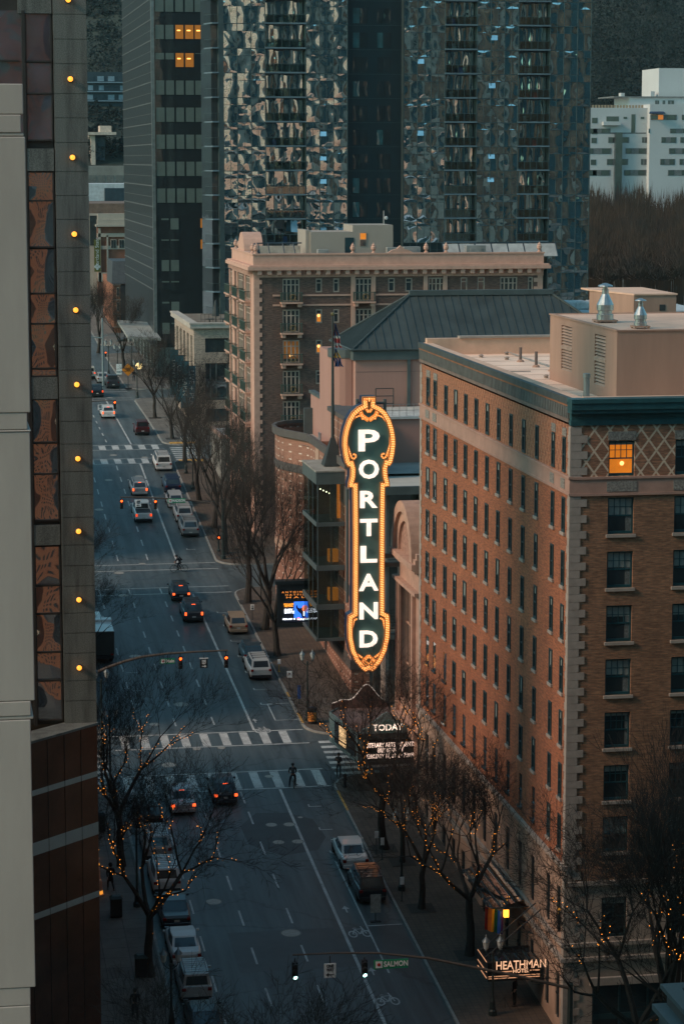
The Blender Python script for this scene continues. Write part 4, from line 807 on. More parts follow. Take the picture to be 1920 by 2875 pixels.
zc = onY(1100, 1190, 196).z; xb = onY(1082, 1150, 197).x; b = MB(); b.box(xb, 60, 197, 204.9, 8, zc+.3); b.build('plant_block', m_thea, SH); b = MB(); b.box(xb-.2, 60, 196.8, 204.95, zc+.3, zc+.5); b.build('plant_roof', M('pale_grey_roof', (.5, .5, .48), .8), SH)
b = MB()
for k in range(30): b.box(xb+3.4, xb+6.4, 196.94-.12, 196.99, zc-.1-.2*k, zc-.1-.2*k+.09)
b.build('louvre', M('louvre_pink', (.34, .24, .2), .8), SH)
b = MB(); lp = onY(1055, 1140, 204.5)
for dx in (0, 1.55): b.tube((lp.x+dx, 204.6, zc+.3), (lp.x+dx, 204.6, lp.z+1.5), .05, n=5)
for k in range(4): b.tube((lp.x, 204.6, lp.z+1.5-.65*k), (lp.x+1.55, 204.6, lp.z+1.5-.65*k), .04, n=5)
b.build('roof_ladder', m_dark, SH)
b = MB()
for k in range(12): b.tube((xb+.6*k, 197.1, zc+.5), (xb+.6*k, 197.1, zc+1.5), .025, n=4)
for z in (1.0, 1.5): b.tube((xb, 197.1, zc+z), (xb+6.6, 197.1, zc+z), .025, n=4)
b.build('roof_railing', m_galv, SH)
# ---------------------------------------------------------------- LED screen of the hall
LY = 200.2; a_, b_ = onY(780, 1642, LY), onY(915, 1757, LY); LS = thing('electronic_billboard', 'dark electronic billboard with orange hall name and a lit blue event screen', 'billboard', (b_.x, LY, (a_.z+b_.z)/2))
m_bb = M('billboard_navy', (.012, .022, .027), .5); b = MB(); b.box(a_.x, b_.x, LY+.05, LY+.9, b_.z, a_.z); b.build('cabinet', m_bb, LS)
b = MB(); b.box(a_.x-.18, b_.x, LY-.05, LY+1, a_.z, a_.z+.3); b.box(a_.x-.05, a_.x+.2, LY-.05, LY+.05, b_.z, a_.z); b.box(a_.x+.2, b_.x, LY-.05, LY+.05, b_.z, b_.z+.35); b.build('frame', m_bb, LS)
def bbp(zx, zy): return onY(740+zx*.2557, 1250+zy*.2557, LY)
for s_, zx, zy in (('ANTOINETTE', 385, 1612), ('HATFIELD', 385, 1642), ('HALL', 385, 1670)):
    p = bbp(zx, zy); fit(text(LS, s_, .21, glow('amber_letters', (1, .32, .06), .75), (p.x, LY+.03, p.z), (1, 0, 0), (0, 0, 1), .03, spacing=1.55), abs(bbp(*{'A': (570, 0), 'H': (530, 0)}[s_[0]]).x-bbp(200 if s_[0]=='A' else 240, 0).x) if len(s_) > 4 else 2.1)
def scr(nm, z0, z1, z2, z3, mt, d=0): p, q = bbp(z0, z1), bbp(z2, z3); b = MB(); b.box(p.x, q.x, LY-.02-d, LY+.045-d, q.z, p.z); return b.build(nm, mt, LS)
scr('screen', 228, 1716, 640, 1932, glow('screen_black', (.01, .015, .03), .3)); scr('screen_picture', 333, 1718, 480, 1892, glow('screen_blue', (.03, .16, .85), 1.3), .07); scr('screen_accent', 370, 1890, 398, 1915, glow('screen_red', (1, .12, .03), 1.5), .07)
ps = MB(); pts = [(365, 1745), (375, 1780), (400, 1790), (425, 1775), (445, 1790), (462, 1850), (470, 1892), (420, 1892), (410, 1850), (375, 1820), (352, 1775)]
ps.prism([tuple(bbp(x, y)+Vector((0, -.1, 0))) for x, y in pts], (0, .01, 0)); ps.build('screen_figure', glow('screen_dark_figure', (.01, .015, .06), .3), LS); ps = MB(); p = bbp(452, 1790); ps.ball((p.x, LY-.11, p.z), .26, 8, (1, .1, 1.2)); ps.build('screen_head', glow('screen_skin', (.8, .2, .08), .9), LS)
ps = MB(); p, q = bbp(436, 1815), bbp(450, 1870); ps.box(p.x, q.x, LY-.12, LY-.1, q.z, p.z); ps.build('screen_shirt', glow('screen_white', (.85, .9, 1), 2.2), LS)
mw = glow('screen_white', (.85, .9, 1), 2.2); mo_ = glow('screen_orange', (1, .35, .03), 1.6)
for s_, zx, zy, sz, mt in (('PDX JAZZ', 275, 1745, .19, mo_), ('FESTIVAL', 275, 1765, .19, mo_), ('GARY', 272, 1808, .28, mw), ('BARTZ', 282, 1833, .28, mw), ('FEBRUARY 19', 278, 1908, .18, mw), ('WORLD THEATRE', 460, 1908, .18, mw), ('TERRACE', 535, 1800, .24, mw), ('STANLEY', 535, 1828, .24, mw)):
    p = bbp(zx, zy); text(LS, s_, sz, mt, (p.x, LY-.09, p.z), (1, 0, 0), (0, 0, 1), .02, bold=.004)
b = MB(); b.box(b_.x-.6, FX-.01, LY+.2, LY+.5, a_.z-1, a_.z-.7); b.box(b_.x-.6, FX-.01, LY+.2, LY+.5, b_.z+.7, b_.z+1); b.build('bracket', m_dark, LS)
# flagpole
fp = onG(937, 1830); FPX, FPY = FX-.35, 194.8; fx = onY(934, 1100, FPY).x; zt2 = onY(937, 886, FPY).z; zb2 = onY(936, 1310, FPY).z
t_ = thing('flagpole', 'tall dark flagpole standing on a pyramid base at the hall roof edge', 'flagpole', (fx, FPY, zb2)); b = MB(); b.tube((fx, FPY, zb2-1), (fx, FPY, zt2), .17, .09, 10); b.build('pole', m_dark, t_); b = MB(); b.ball((fx, FPY, zt2+.12), .17, 8); b.build('finial', M('dull_brass', (.2, .15, .07), .4, metal=.7), t_); b = MB(); b.tbox(fx, FPY, onY(936, 1305, FPY).z, onY(936, 1228, FPY).z, 1.7, 1.7, .3, .3); b.build('pyramid_base', m_dark, t_)
def drape(name, label, v0, v1, cols_, w_=.62):
    z0, z1 = onY(940, v1, FPY).z, onY(940, v0, FPY).z; t_ = thing(name, label, 'flag', (fx+.2, FPY, z1)); b = MB(); n = 10
    for k in range(n):
        for j in range(4):
            f0, f1 = k/n, (k+1)/n; xa = lambda jj, f: fx+.1+w_*(jj/4)*(.35+.65*f)+.05*sin(f*9+jj); yy = lambda jj, f: FPY-.15+.22*(jj % 2)+.05*sin(f*5)
            b.mi = cols_[1][min(len(cols_[1])-1, int(f0*len(cols_[1])))] if j % 2 or not cols_[2] else cols_[2][min(len(cols_[2])-1, int(f0*len(cols_[2])))]
            b.quad((xa(j, f0), yy(j, f0), z1+(z0-z1)*f0), (xa(j+1, f0), yy(j+1, f0), z1+(z0-z1)*f0-.08), (xa(j+1, f1), yy(j+1, f1), z1+(z0-z1)*f1-.08), (xa(j, f1), yy(j, f1), z1+(z0-z1)*f1))
    b.build('cloth', cols_[0], t_)
fr_, fw_, fb_, fg_ = M('flag_red', (.35, .05, .05), .85), M('flag_white', (.55, .53, .5), .85), M('flag_navy', (.02, .05, .14), .85), M('flag_gold', (.55, .27, .03), .85)
drape('national_flag', 'limp American stars and stripes flag high on the flagpole', 908, 975, ([fr_, fw_, fb_], [2, 2, 2, 1, 0, 1, 0], [2, 2, 0, 1, 0, 1, 1])); drape('state_flag', 'limp blue flag with gold emblem below the stars and stripes', 978, 1028, ([fb_, fg_], [0, 1, 1, 0, 0, 0], [0, 0, 1, 0, 0, 0]), .75)
# ================================================================ terracotta apartment house
AY = 247.0; m_abrk = brick('brown_brick', (.155, .098, .08), (.12, .075, .062), (.10, .07, .06), bw=.4, bh=.12, var=.15); m_terr = M('pink_terracotta_trim', (.54, .325, .25), .85, vs=1.2, var=.12, bump=.15)
m_awin = M('cream_window_frame', (.36, .29, .24), .8); m_green_iron = M('green_iron_railing', (.05, .09, .075), .6); m_apane = glass('apartment_glass', (.012, .022, .024), .12)
AP = thing('apartment_house', 'brown brick apartment house with pink terracotta cornice, urns and quoins', 'building', (FX, AY, 10))
def az(v): return onY(1000, v, AY).z
def ax(u): return onY(u, 800, AY).x
AX1 = ax(1521); ztop, zcor, zbr = az(712), az(747), az(777); AYF = onX(655, 800, FX).y
pitch = (az(781)-az(867)); bigs = [(793, 841), (997, 1045), (1202, 1246), (1403, 1451)]; smalls = [(886, 904), (935, 952), (1089, 1108), (1137, 1157), (1292, 1311), (1339, 1360), (1481, 1495)]
wz = [az(781)-pitch*k for k in range(8)]
hs = [(ax(a)-FX, ax(b)-FX, z-2.35, z) for z in wz for a, b in bigs]+[(ax(a)-FX, ax(b)-FX, z-1.42, z) for z in wz for a, b in smalls]
b = MB(); wall(b, (FX+.02, AY, 0), (1, 0, 0), AX1-FX-.02, 6, zbr, hs, .3, (0, 1))
bays = [(AY+2.6, AY+6.6), (AY+9.2, AY+13.2), (AY+15.8, AY+19.8)]
wall(b, (FX, AY+.02, 0), (0, 1, 0), AYF-AY, 6, zbr, [(a-AY-.02, c-AY-.02, z-2.35, z) for z in wz for a, c in bays], .3, (1, 0)); b.quad((AX1, AY, 6), (AX1, AYF, 6), (AX1, AYF, zbr), (AX1, AY, zbr)); b.quad((FX, AYF, 6), (AX1, AYF, 6), (AX1, AYF, zbr), (FX, AYF, zbr)); b.build('wall', m_abrk, AP)
b = MB(); z = 6; k = 0
while z < zbr: L = .78 if k % 2 else .52; b.box(FX-.06, FX+L, AY-.07, AY+.01, z, z+.43); z += .45; k += 1
b.box(FX-.065, FX+.5, AY-.065, AY+.005, 6, zbr); b.box(FX-.07, FX-.002, AY, AY+2.0, 6, zbr); b.build('quoin', m_terr, AP)
b = MB(); z = 6; k = 0
while z < zbr: L = .9 if k % 2 else .5; b.box(AX1-L, AX1+.05, AY-.07, AY+.01, z, z+.43); z += .45; k += 1
b.box(AX1-.45, AX1+.045, AY-.065, AY+.005, 6, zbr); b.build('quoin', m_terr, AP)
b = MB()
for y0 in [AY+2.0]+[c for a, c in bays]: b.box(FX-.12, FX-.002, y0, y0+.55, 6, zbr)
b.box(FX-.11, FX-.003, AYF-1.8, AYF, 6, zbr); b.build('pilaster', m_terr, AP)
b = MB()
for z0, z1, pr in ((zbr, zbr+.55, .10), (zbr+.55, zcor-.35, .16), (zcor-.35, zcor, .75), (zcor, zcor+.15, .6), (zcor+.15, ztop-.1, .12), (ztop-.1, ztop+.06, .2)): b.box(FX-pr, AX1+pr, AY-pr, AY+.4, z0, z1); b.box(FX-pr+.002, FX+.4, AY+.4, AYF+pr, z0, z1-.003)
n = int((AX1-FX)/1.0)
for k in range(n): x = FX+.5+(AX1-FX-1)*k/(n-1); b.box(x-.22, x+.22, AY-.62, AY-.16, zcor-.8, zcor-.352)
for k in range(20): y = AY+.8+k*1.0; b.box(FX-.62, FX-.16, y-.22, y+.22, zcor-.8, zcor-.352) if y < AYF else 0
b.build('cornice', m_terr, AP)
b = MB(); b.quad((FX+.4, AY+.4, ztop-.7), (AX1, AY+.4, ztop-.7), (AX1, AYF, ztop-.7), (FX+.4, AYF, ztop-.7)); b.build('roof', M('grey_roof', (), .9), AP)
def urn(x, y, z, s=1):
    s *= .55
    b = MB(); b.lathe([(.42*s, 0), (.42*s, .3*s), (.22*s, .36*s), (.2*s, .5*s), (.5*s, .85*s), (.52*s, 1.3*s), (.34*s, 1.5*s), (.42*s, 1.6*s), (.15*s, 1.9*s), (.05*s, 2.15*s)], (x, y, z), 10); b.build('urn', m_terr, AP)
for u in (991, 1049, 1196, 1252, 1513): urn(ax(u), AY+.15, ztop, .95)
for x, y in ((FX+.2, AY+.3), (FX+.2, AY+2.8), (FX+.2, AYF-4), (FX+.2, AYF-1)): urn(x, y, ztop, .9)
b = MB(); b.prism([(ax(u), AY-.1, az(v)) for u, v in ((1086, 712), (1100, 703), (1114, 699), (1123, 690), (1133, 699), (1147, 703), (1162, 712))], (0, .5, 0)); b.build('gable_ornament', m_terr, AP)
b = MB(); n = 12; yc_ = AY+10.5
for k in range(n):
    a, c = pi*k/n, pi*(k+1)/n; r_ = 2.6
    b.quad((FX, yc_-r_*cos(a), ztop-.5+r_*sin(a)*.95), (FX, yc_-r_*cos(c), ztop-.5+r_*sin(c)*.95), (FX+2.0, yc_-r_*cos(c), ztop-.5+r_*sin(c)*.95), (FX+2.0, yc_-r_*cos(a), ztop-.5+r_*sin(a)*.95))
    b.quad((FX, yc_, ztop-.5), (FX, yc_-r_*cos(a), ztop-.5+r_*sin(a)*.95), (FX, yc_-r_*cos(c), ztop-.5+r_*sin(c)*.95))
b.build('arched_gable', m_terr, AP)
for z0 in (wz[0]-1.62, wz[0]-2.62): b = MB(); b.box(FX+1.9, ax(786), AY-.09, AY-.003, z0-.18, z0); b.box(ax(848), ax(990), AY-.09, AY-.003, z0-.18, z0); b.box(ax(1052), ax(1195), AY-.09, AY-.003, z0-.18, z0); b.box(ax(1252), AX1-1, AY-.09, AY-.003, z0-.18, z0); b.build('string_course', m_terr, AP)
for u in (991, 1048, 1194, 1249): b = MB(); b.box(ax(u)-.22, ax(u)+.22, AY-.12, AY-.003, wz[0]-2.4 if u > 1100 else wz[1]-2.6, zbr); b.build('window_surround', m_terr, AP)
def awin(x0, x1, z0, z1, nx, lit, y=None, side=False):
    def bx(m, a0, a1, z_0, z_1, d0, d1):
        m.box(a0, a1, AY+d0, AY+d1, z_0, z_1) if not side else m.box(FX+d0, FX+d1, a0, a1, z_0, z_1)
    b = MB(); t_ = .13
    for a0, a1, c0, c1 in ((x0, x0+t_, z0, z1), (x1-t_, x1, z0, z1), (x0+t_, x1-t_, z0, z0+t_), (x0+t_, x1-t_, z1-t_, z1)): bx(b, a0+.003, a1-.003, c0+.003, c1-.003, .02, .14)
    for k in range(1, nx): a = x0+(x1-x0)*k/nx; bx(b, a-.07, a+.07, z0+t_, z1-t_, .03, .13)
    zz = z1-(z1-z0)*(.27 if nx > 1 else .32); bx(b, x0+t_, x1-t_, zz-.05, zz+.05, .035, .125)
    f = b.build('window', m_awin, AP); b = MB(); bx(b, x0+.01, x1-.01, z0+.01, z1-.01, .15, .2); b.build('pane', m_apane, f)
    if lit: b = MB(); bx(b, x0+t_, x1-t_, z0+t_ + (.3 if nx > 1 else 0), zz-.05 if nx == 1 else z1-t_, .142, .149); b.build('lit_interior', glow('lit_room_amber', (1, .30, .03), .4) if nx == 1 else glow('lit_room_dim', (1, .32, .05), .07), f); b = MB(); b.ball(((x0+x1)/2, AY+.14, z0+.75), .17, 6, (1, .2, 1)); b.build('room_lamp', m_litw, f)
    return f
def abalc(x0, x1, z, side=False, wreath=True):
    f = MB(); 
    P = (lambda a0, a1, d0, d1, c0, c1, m: m.box(a0, a1, AY-d1, AY-d0, c0, c1)) if not side else (lambda a0, a1, d0, d1, c0, c1, m: m.box(FX-d1, FX-d0, a0, a1, c0, c1))
    P(x0-.25, x1+.25, .0, .75, z-.16, z, f); P(x0-.15, x0+.25, .0, .6, z-.5, z-.16, f); P(x1-.25, x1+.15, .0, .6, z-.5, z-.16, f); b_ = f.build('balcony', m_terr, AP)
    r_ = MB(); n = 14
    for k in range(n+1): a = x0-.18+(x1-x0+.36)*k/n; P(a-.02, a+.02, .66, .70, z, z+.95, r_)
    for k in range(3):
        for s_ in (x0-.2, x1+.2): P(s_-.02, s_+.02, .1+.2*k, .14+.2*k, z, z+1.0, r_)
    P(x0-.22, x1+.22, .64, .72, z+.93, z+1.0, r_); P(x0-.22, x0-.16, .0, .72, z+.93, z+1.0, r_); P(x1+.16, x1+.22, .0, .72, z+.93, z+1.0, r_); P(x0-.22, x1+.22, .655, .705, z+.05, z+.1, r_); r_.build('railing', m_green_iron, b_)
    if wreath and not side:
        w_ = MB(); cx = (x0+x1)/2+.1
        for k in range(12):
            a, c = 2*pi*k/12, 2*pi*(k+1)/12; w_.tube((cx+.28*cos(a), AY-.76, z+.5+.28*sin(a)), (cx+.28*cos(c), AY-.76, z+.5+.28*sin(c)), .06, n=5, caps=False)
        w_.build('wreath', M('wreath_straw', (.15, .11, .05), .9), b_)
for i, z in enumerate(wz):
    for j, (a, c) in enumerate(bigs):
        if i > 1 and j > 0 or i > 5: continue
        awin(ax(a), ax(c), z-2.35, z, 4, i == 2 and j == 0)
        if j == 0 or (i < 1 and j == 1): abalc(ax(a), ax(c), z-2.38)
    for j, (a, c) in enumerate(smalls):
        if (i > 0 and j > 1) or (i > 2 and j > 0) or i > 3: continue
        awin(ax(a), ax(c), z-1.42, z, 1, i in (1, 2) and j == 0)
    for a, c in bays:
        if i < 7: awin(a, c, z-2.35, z, 4, False, side=True); abalc(a, c, z-2.38, side=True)
# penthouse with its own bits
p0, p1 = ax(860)+.3, ax(1101)+.6; PYA = AY+3.2; zt_ = onY(1000, 632, PYA).z
b = MB(); b.box(onY(872, 700, PYA).x, onY(1103, 700, PYA).x, PYA, PYA+6, ztop-.7, onY(1000, 648, PYA).z-.1); xm = onY(990, 700, PYA).x; b.box(xm, onY(1103, 700, PYA).x-.01, PYA+.01, PYA+5.9, ztop, zt_); b.box(onY(860, 700, PYA).x, onY(872, 700, PYA).x+.01, PYA+.3, PYA+6, ztop-.7, onY(1000, 646, PYA).z); ph = b.build('penthouse', M('penthouse_grey', (.33, .29, .25), .85, vs=.5, var=.06), AP)
b = MB(); b.box(onY(968, 700, PYA).x, onY(993, 700, PYA).x, PYA-.06, PYA-.004, ztop-.5, onY(980, 667, PYA).z); b.build('door', M('dark_teal_door', (.008, .035, .045), .5), ph)
b = MB(); b.box(onY(1009, 700, PYA).x, onY(1029, 700, PYA).x, PYA-.05, PYA-.004, onY(1000, 691, PYA).z, onY(1000, 653, PYA).z); w_ = b.build('window', m_awin, ph); b = MB(); b.box(onY(1011, 700, PYA).x, onY(1027, 700, PYA).x, PYA-.07, PYA-.052, onY(1000, 672, PYA).z, onY(1000, 655, PYA).z); b.build('lit_pane', glow('lit_room_amber', (), .5), w_); b = MB(); b.box(onY(1011, 700, PYA).x, onY(1027, 700, PYA).x, PYA-.07, PYA-.052, onY(1000, 690, PYA).z, onY(1000, 674, PYA).z); b.build('pane', m_apane, w_)
t_ = thing('roof_antenna', 'thin white mast with a small dish on the apartment penthouse', 'antenna', onY(1077, 630, PYA+1)); p = onY(1077, 632, PYA+1); b = MB(); b.tube(p, p+Vector((0, 0, 1.5)), .04, n=5); b.ball(p+Vector((.25, 0, .75)), .2, 8, (1, .5, 1)); b.box(p.x-.5, p.x+.5, p.y-.2, p.y+.2, p.z-.1, p.z+.02); b.build('mast', M('white_metal', (.5, .5, .5), .6), t_)
t_ = thing('roof_trellis', 'dark steel frame and low pale wall along the left of the apartment roof', 'roof frame', (ax(760), AY+3, ztop)); b = MB(); b.box(ax(740), ax(862), AY+4.4, AY+4.6, ztop-.7, onY(800, 690, AY+4.5).z); b.build('screen_wall', M('cream_wall', (.5, .44, .37), .9), t_); b = MB()
for u in (742, 770, 812, 842): b.tube((ax(u), AY+2.6, ztop-.6), (ax(u)-.15, AY+3.6, ztop+1.0), .07, n=5)
b.tube((ax(735), AY+3.6, ztop+1.0), (ax(862), AY+3.6, ztop+1.0), .07, n=5); b.tube((ax(728), AY+3.6, ztop+1.0), (ax(744), AY+2.8, ztop-.5), .1, n=5); b.build('frame', M('dark_blue_steel', (.02, .04, .06), .6), t_)
t_ = thing('roof_solar_racks', 'row of pale sloping roof panels at the right end of the apartment roof', 'roof racks', (ax(1400), AY+3, ztop)); b = MB()
for k in range(7): x = ax(1262)+k*1.75; b.prism([(x, AY+2.4, ztop-.5), (x+1.6, AY+2.4, ztop-.5), (x+1.6, AY+3.6, ztop+.75), (x, AY+3.6, ztop+.75)], (0, 0, .06))
b.build('panel', M('pale_panel_grey', (.34, .35, .34), .6, vs=1), t_); b = MB()
for k in range(8): x = ax(1262)+k*1.75-.07; b.tube((x, AY+2.4, ztop-.5), (x, AY+3.7, ztop+.9), .05, n=4)
b.tube((ax(1262), AY+3.7, ztop+.9), (ax(1262)+12, AY+3.7, ztop+.9), .05, n=4); b.build('rack', M('dark_blue_steel', (), .6), t_)
for u, s_, l in ((1116, 1, 'grey air conditioning box on the apartment roof beside the pediment'), (1345, 1.3, 'larger grey plant box on the apartment roof at the right'), (1165, 1.1, 'grey tank-like unit on the apartment roof right of the pediment'), (915, .7, 'small white air conditioner left of the teal roof door')):
    x = ax(u); b = MB(); b.box(x-.8*s_, x+.8*s_, AY+1.6, AY+2.6, ztop-.6, ztop+.55*s_); b.box(x-.5*s_, x+.5*s_, AY+1.55, AY+1.595, ztop-.2, ztop+.35*s_); tag(b.build('roof_unit', M('unit_grey', (.25, .26, .25), .6, vs=1), bevel=.02), l, 'air conditioner', 'plant boxes on the apartment roof')
# ---------------------------------------------------------------- limestone building with roof terrace
m_lime = brick('limestone_block', (.40, .32, .26), (.36, .29, .235), (.24, .2, .17), bw=1.4, bh=.62, ms=.02, var=.1); LYY = 305.7; LI = thing('limestone_building', 'low cream limestone building with a planted roof terrace', 'building', (FX, LYY, 12))
lx = lambda u: onY(u, 1000, LYY).x; lz = lambda v: onY(580, v, LYY).z; LX1 = lx(705); LF = onX(491, 900, FX).y
ho = [(577, 643, 950, 990), (577, 643, 1020, 1124), (577, 643, 1148, 1185)]
b = MB(); wall(b, (FX, LYY, 0), (1, 0, 0), LX1-FX, 10, lz(921), [(lx(a)-FX, lx(c)-FX, lz(f), lz(e)) for a, c, e, f in ho], .35, (0, 1))
n = 5; L = LF-LYY; wall(b, (FX, LYY, 0), (0, 1, 0), L, 10, lz(921), [(1.5+(L-2)*k/n, 1.5+(L-2)*k/n+(L-2)/n*.6, lz(1080), lz(945)) for k in range(n)]+[(1.5+(L-2)*k/n, 1.5+(L-2)*k/n+(L-2)/n*.6, lz(1180), lz(1110)) for k in range(n)], .5, (1, 0)); b.quad((FX, LF, 10), (LX1, LF, 10), (LX1, LF, lz(921)), (FX, LF, lz(921))); b.build('wall', m_lime, LI)
b = MB(); zt_ = lz(921); b.box(FX-.5, LX1, LYY-.5, LYY+.5, zt_, zt_+.5); b.box(FX-.5, FX+.6, LYY+.5, LF+.3, zt_, zt_+.498); b.box(FX-.6, LX1, LYY-.6, LYY+.3, zt_+.5, zt_+.7); b.box(FX-.6, FX+.5, LYY+.3, LF+.4, zt_+.5, zt_+.698); b.build('cornice', M('pale_cornice', (.40, .36, .32), .85), LI)
b = MB(); b.box(FX+.5, LX1, LYY+.5, LF, zt_, zt_+.3); b.build('roof_deck', M('deck_brown', (.16, .13, .1), .9, vs=.7, var=.4), LI)
for a, c, e, f in ho: b = MB(); b.box(lx(a), lx(c), LYY+.3, LYY+.34, lz(f), lz(e)); w_ = b.build('window', glass('gallery_glass', (.06, .085, .08) if e > 1000 and e < 1100 else (.02, .03, .03), .25, wob=.02), LI); b = MB()
for k, (a, c, e, f) in enumerate(ho[1:2]):
    x0, x1, z0, z1 = lx(a), lx(c), lz(f), lz(e)
    for x in (x0+(x1-x0)*.2, x0+(x1-x0)*.45, x1-.25): b.box(x, x+.12, LYY+.1, LYY+.28, z0, z1)
    for z in (z0+.2, z0+(z1-z0)*.42, z0+(z1-z0)*.47): b.box(x0, x1, LYY+.12, LYY+.26, z, z+.12)
b.build('mullion', m_grmet, w_)
b = MB(); b.box(FX+.4, FX+.44, LYY+1, LF-.5, 12, lz(945)); b.build('street_window', m_win, LI)
b = MB()
for k in range(26): b.box(FX+1+.5*k, FX+1.04+.5*k, LYY+.7, LYY+.74, zt_+.3, zt_+1.7)
b.box(FX+1, LX1, LYY+.7, LYY+.74, zt_+1.68, zt_+1.74); b.box(FX+1, LX1, LYY+.7, LYY+.74, zt_+1.0, zt_+1.03); b.build('terrace_railing', m_dark, LI)
t_ = thing('terrace_parasol', 'closed dark parasol on the roof terrace of the limestone building', 'parasol', (lx(613), LYY+2.5, zt_+.3)); p = Vector((lx(613), LYY+2.5, zt_+.3)); b = MB(); b.lathe([(.05, 0), (.05, 1.0), (.5, 1.05), (.12, 2.9), (.03, 3.1)], p, 8); b.build('folded_canopy', m_dark, t_); b = MB(); b.lathe([(.4, 0), (.4, .08)], p, 8); b.build('base', m_dark, t_)
for u, l in ((595, 'dark terrace table on the limestone roof, left of the parasol'), (632, 'dark terrace table on the limestone roof, right of the parasol')): t_ = thing('terrace_table', l, 'table', (lx(u), LYY+1.8, zt_+.3), 'tables on the roof terrace'); b = MB(); b.lathe([(.6, .7), (.6, .76)], (lx(u), LYY+1.8, zt_+.3), 10); b.build('table_top', m_dark, t_); b = MB(); b.lathe([(.3, 0), (.06, .05), (.06, .7)], (lx(u), LYY+1.8, zt_+.3), 8); b.build('leg', m_dark, t_)
# blue street banners hung from the building's face
bt = M('banner_teal', (.03, .10, .13), .8, vs=1, var=.3); bw_ = M('banner_print', (.45, .5, .5), .8)
for k, (u, v, s_) in enumerate(((490, 1045, 'LiveWell'), (505, 1062, 'CLASSES'), (520, 1080, 'LEARN'), (538, 1095, 'LIVE + PLAY'))):
    y = 304-(k*3.4)+4; x = FX-.9; c = onX(u, v, x); t_ = thing('street_banner', ['narrow teal banner on the limestone street front, farthest one', 'teal banner with pale letters, second from the far end', 'teal banner with pale print, second nearest', 'nearest teal banner on the limestone street front'][k], 'banner', (x, c.y, c.z), 'teal banners on the limestone building'); b = MB(); b.box(x-.55, x+.55, c.y, c.y+.06, c.z-3.0, c.z+3.0); b.build('cloth', bt, t_); b = MB(); b.tube((x-.6, c.y+.03, c.z+3.0), (FX+.1, c.y+.03, c.z+3.0), .05, n=5); b.tube((x-.6, c.y+.03, c.z-3.0), (FX+.1, c.y+.03, c.z-3.0), .05, n=5); b.build('bracket', m_dark, t_); text(t_, s_, .95, bw_, (x, c.y-.02, c.z), (0, 0, -1), (1, 0, 0), .02)
# small low building in front with a white roof
LB = thing('low_pavilion', 'low rendered building with a raised parapet and white roof behind the street trees', 'building', (31.9, 271, 12)); zz = onX(612, 1213, 31.9).z; b = MB(); b.box(31.9, 33.6, 271, 281.5, 9, zz-.4); b.box(33.6, 48, 271, 281.5, 9, zz-.4); b.build('wall', M('pavilion_wall', (.22, .22, .2), .9, vs=.8, var=.15, streak=True), LB)
b = MB(); b.box(31.8, 32.2, 270.9, 281.6, zz-.4, zz); b.box(32.2, 48, 270.9, 271.3, zz-.4, zz); b.box(32.2, 48, 281.2, 281.6, zz-.4, zz); b.build('parapet', M('rust_coping', (.30, .20, .16), .8), LB); b = MB(); b.box(32.2, 48, 271.3, 281.2, zz-.4, zz-.3); b.build('roof', M('white_roof', (.55, .56, .56), .7), LB); b = MB(); b.box(36.5, 37.6, 276, 277, zz-.3, zz+.5); b.build('roof_vent', m_galv, LB)
# ---------------------------------------------------------------- black glass office tower
BY = 362.7; BXL = onY(432, 600, BY).x; BXR = 52.0; m_bglass = glass('black_tower_glass', (.002, .007, .010), .055, wob=.02, ws=.25); BT = thing('black_office_tower', 'black glass office tower with pale blinds and two lit rooms', 'building', (BXL, BY, 14))
bz = lambda v: onY(500, v, BY).z; bx_ = lambda u: onY(u, 500, BY).x; BF = onX(350, 600, BXL).y
def streetglass():
    t = NT('street_side_glass'); v = t.coord(); gl = t.new('BsdfGlossy'); gl.inputs[0].default_value = (.8, .85, .85, 1); gl.inputs['Roughness'].default_value = .04
    mp = t.coord((1, 1.2, .12)); n = t.noise(mp, 1.4, 2); b = t.new('Bump'); b.inputs[0].default_value = .8; b.inputs[1].default_value = .1; t.link(n.outputs[0], b.inputs['Height']); t.link(b.outputs[0], gl.inputs['Normal'])
    t.b.inputs['Base Color'].default_value = (.018, .024, .026, 1); mx = t.new('MixShader'); mx.inputs[0].default_value = .17; t.link(t.b.outputs[0], mx.inputs[1]); t.link(gl.outputs[0], mx.inputs[2]); t.link(mx.outputs[0], t.o.inputs[0]); return t.m
b = MB(); zb0 = bz(975); b.box(BXL+.02, BXR, BY, BF, zb0, 112); b.build('curtain_wall', m_bglass, BT); b = MB(); b.box(BXL, BXL+.015, BY+.5, BF, zb0, 112); b.build('street_face', streetglass(), BT)
b = MB(); b.box(BXL-.12, BXL+.35, BY-.15, BY+.5, g(BY), 112); b.build('corner_fin', M('aluminium_fin', (.22, .25, .25), .4, metal=.6), BT)
vr = [-83, -8, 69, 148, 225, 301, 377, 453, 528]; zl_ = [bz(v) for v in vr]
m_bl = M('office_blind', (.10, .135, .125), .8, vs=.5, var=.12)
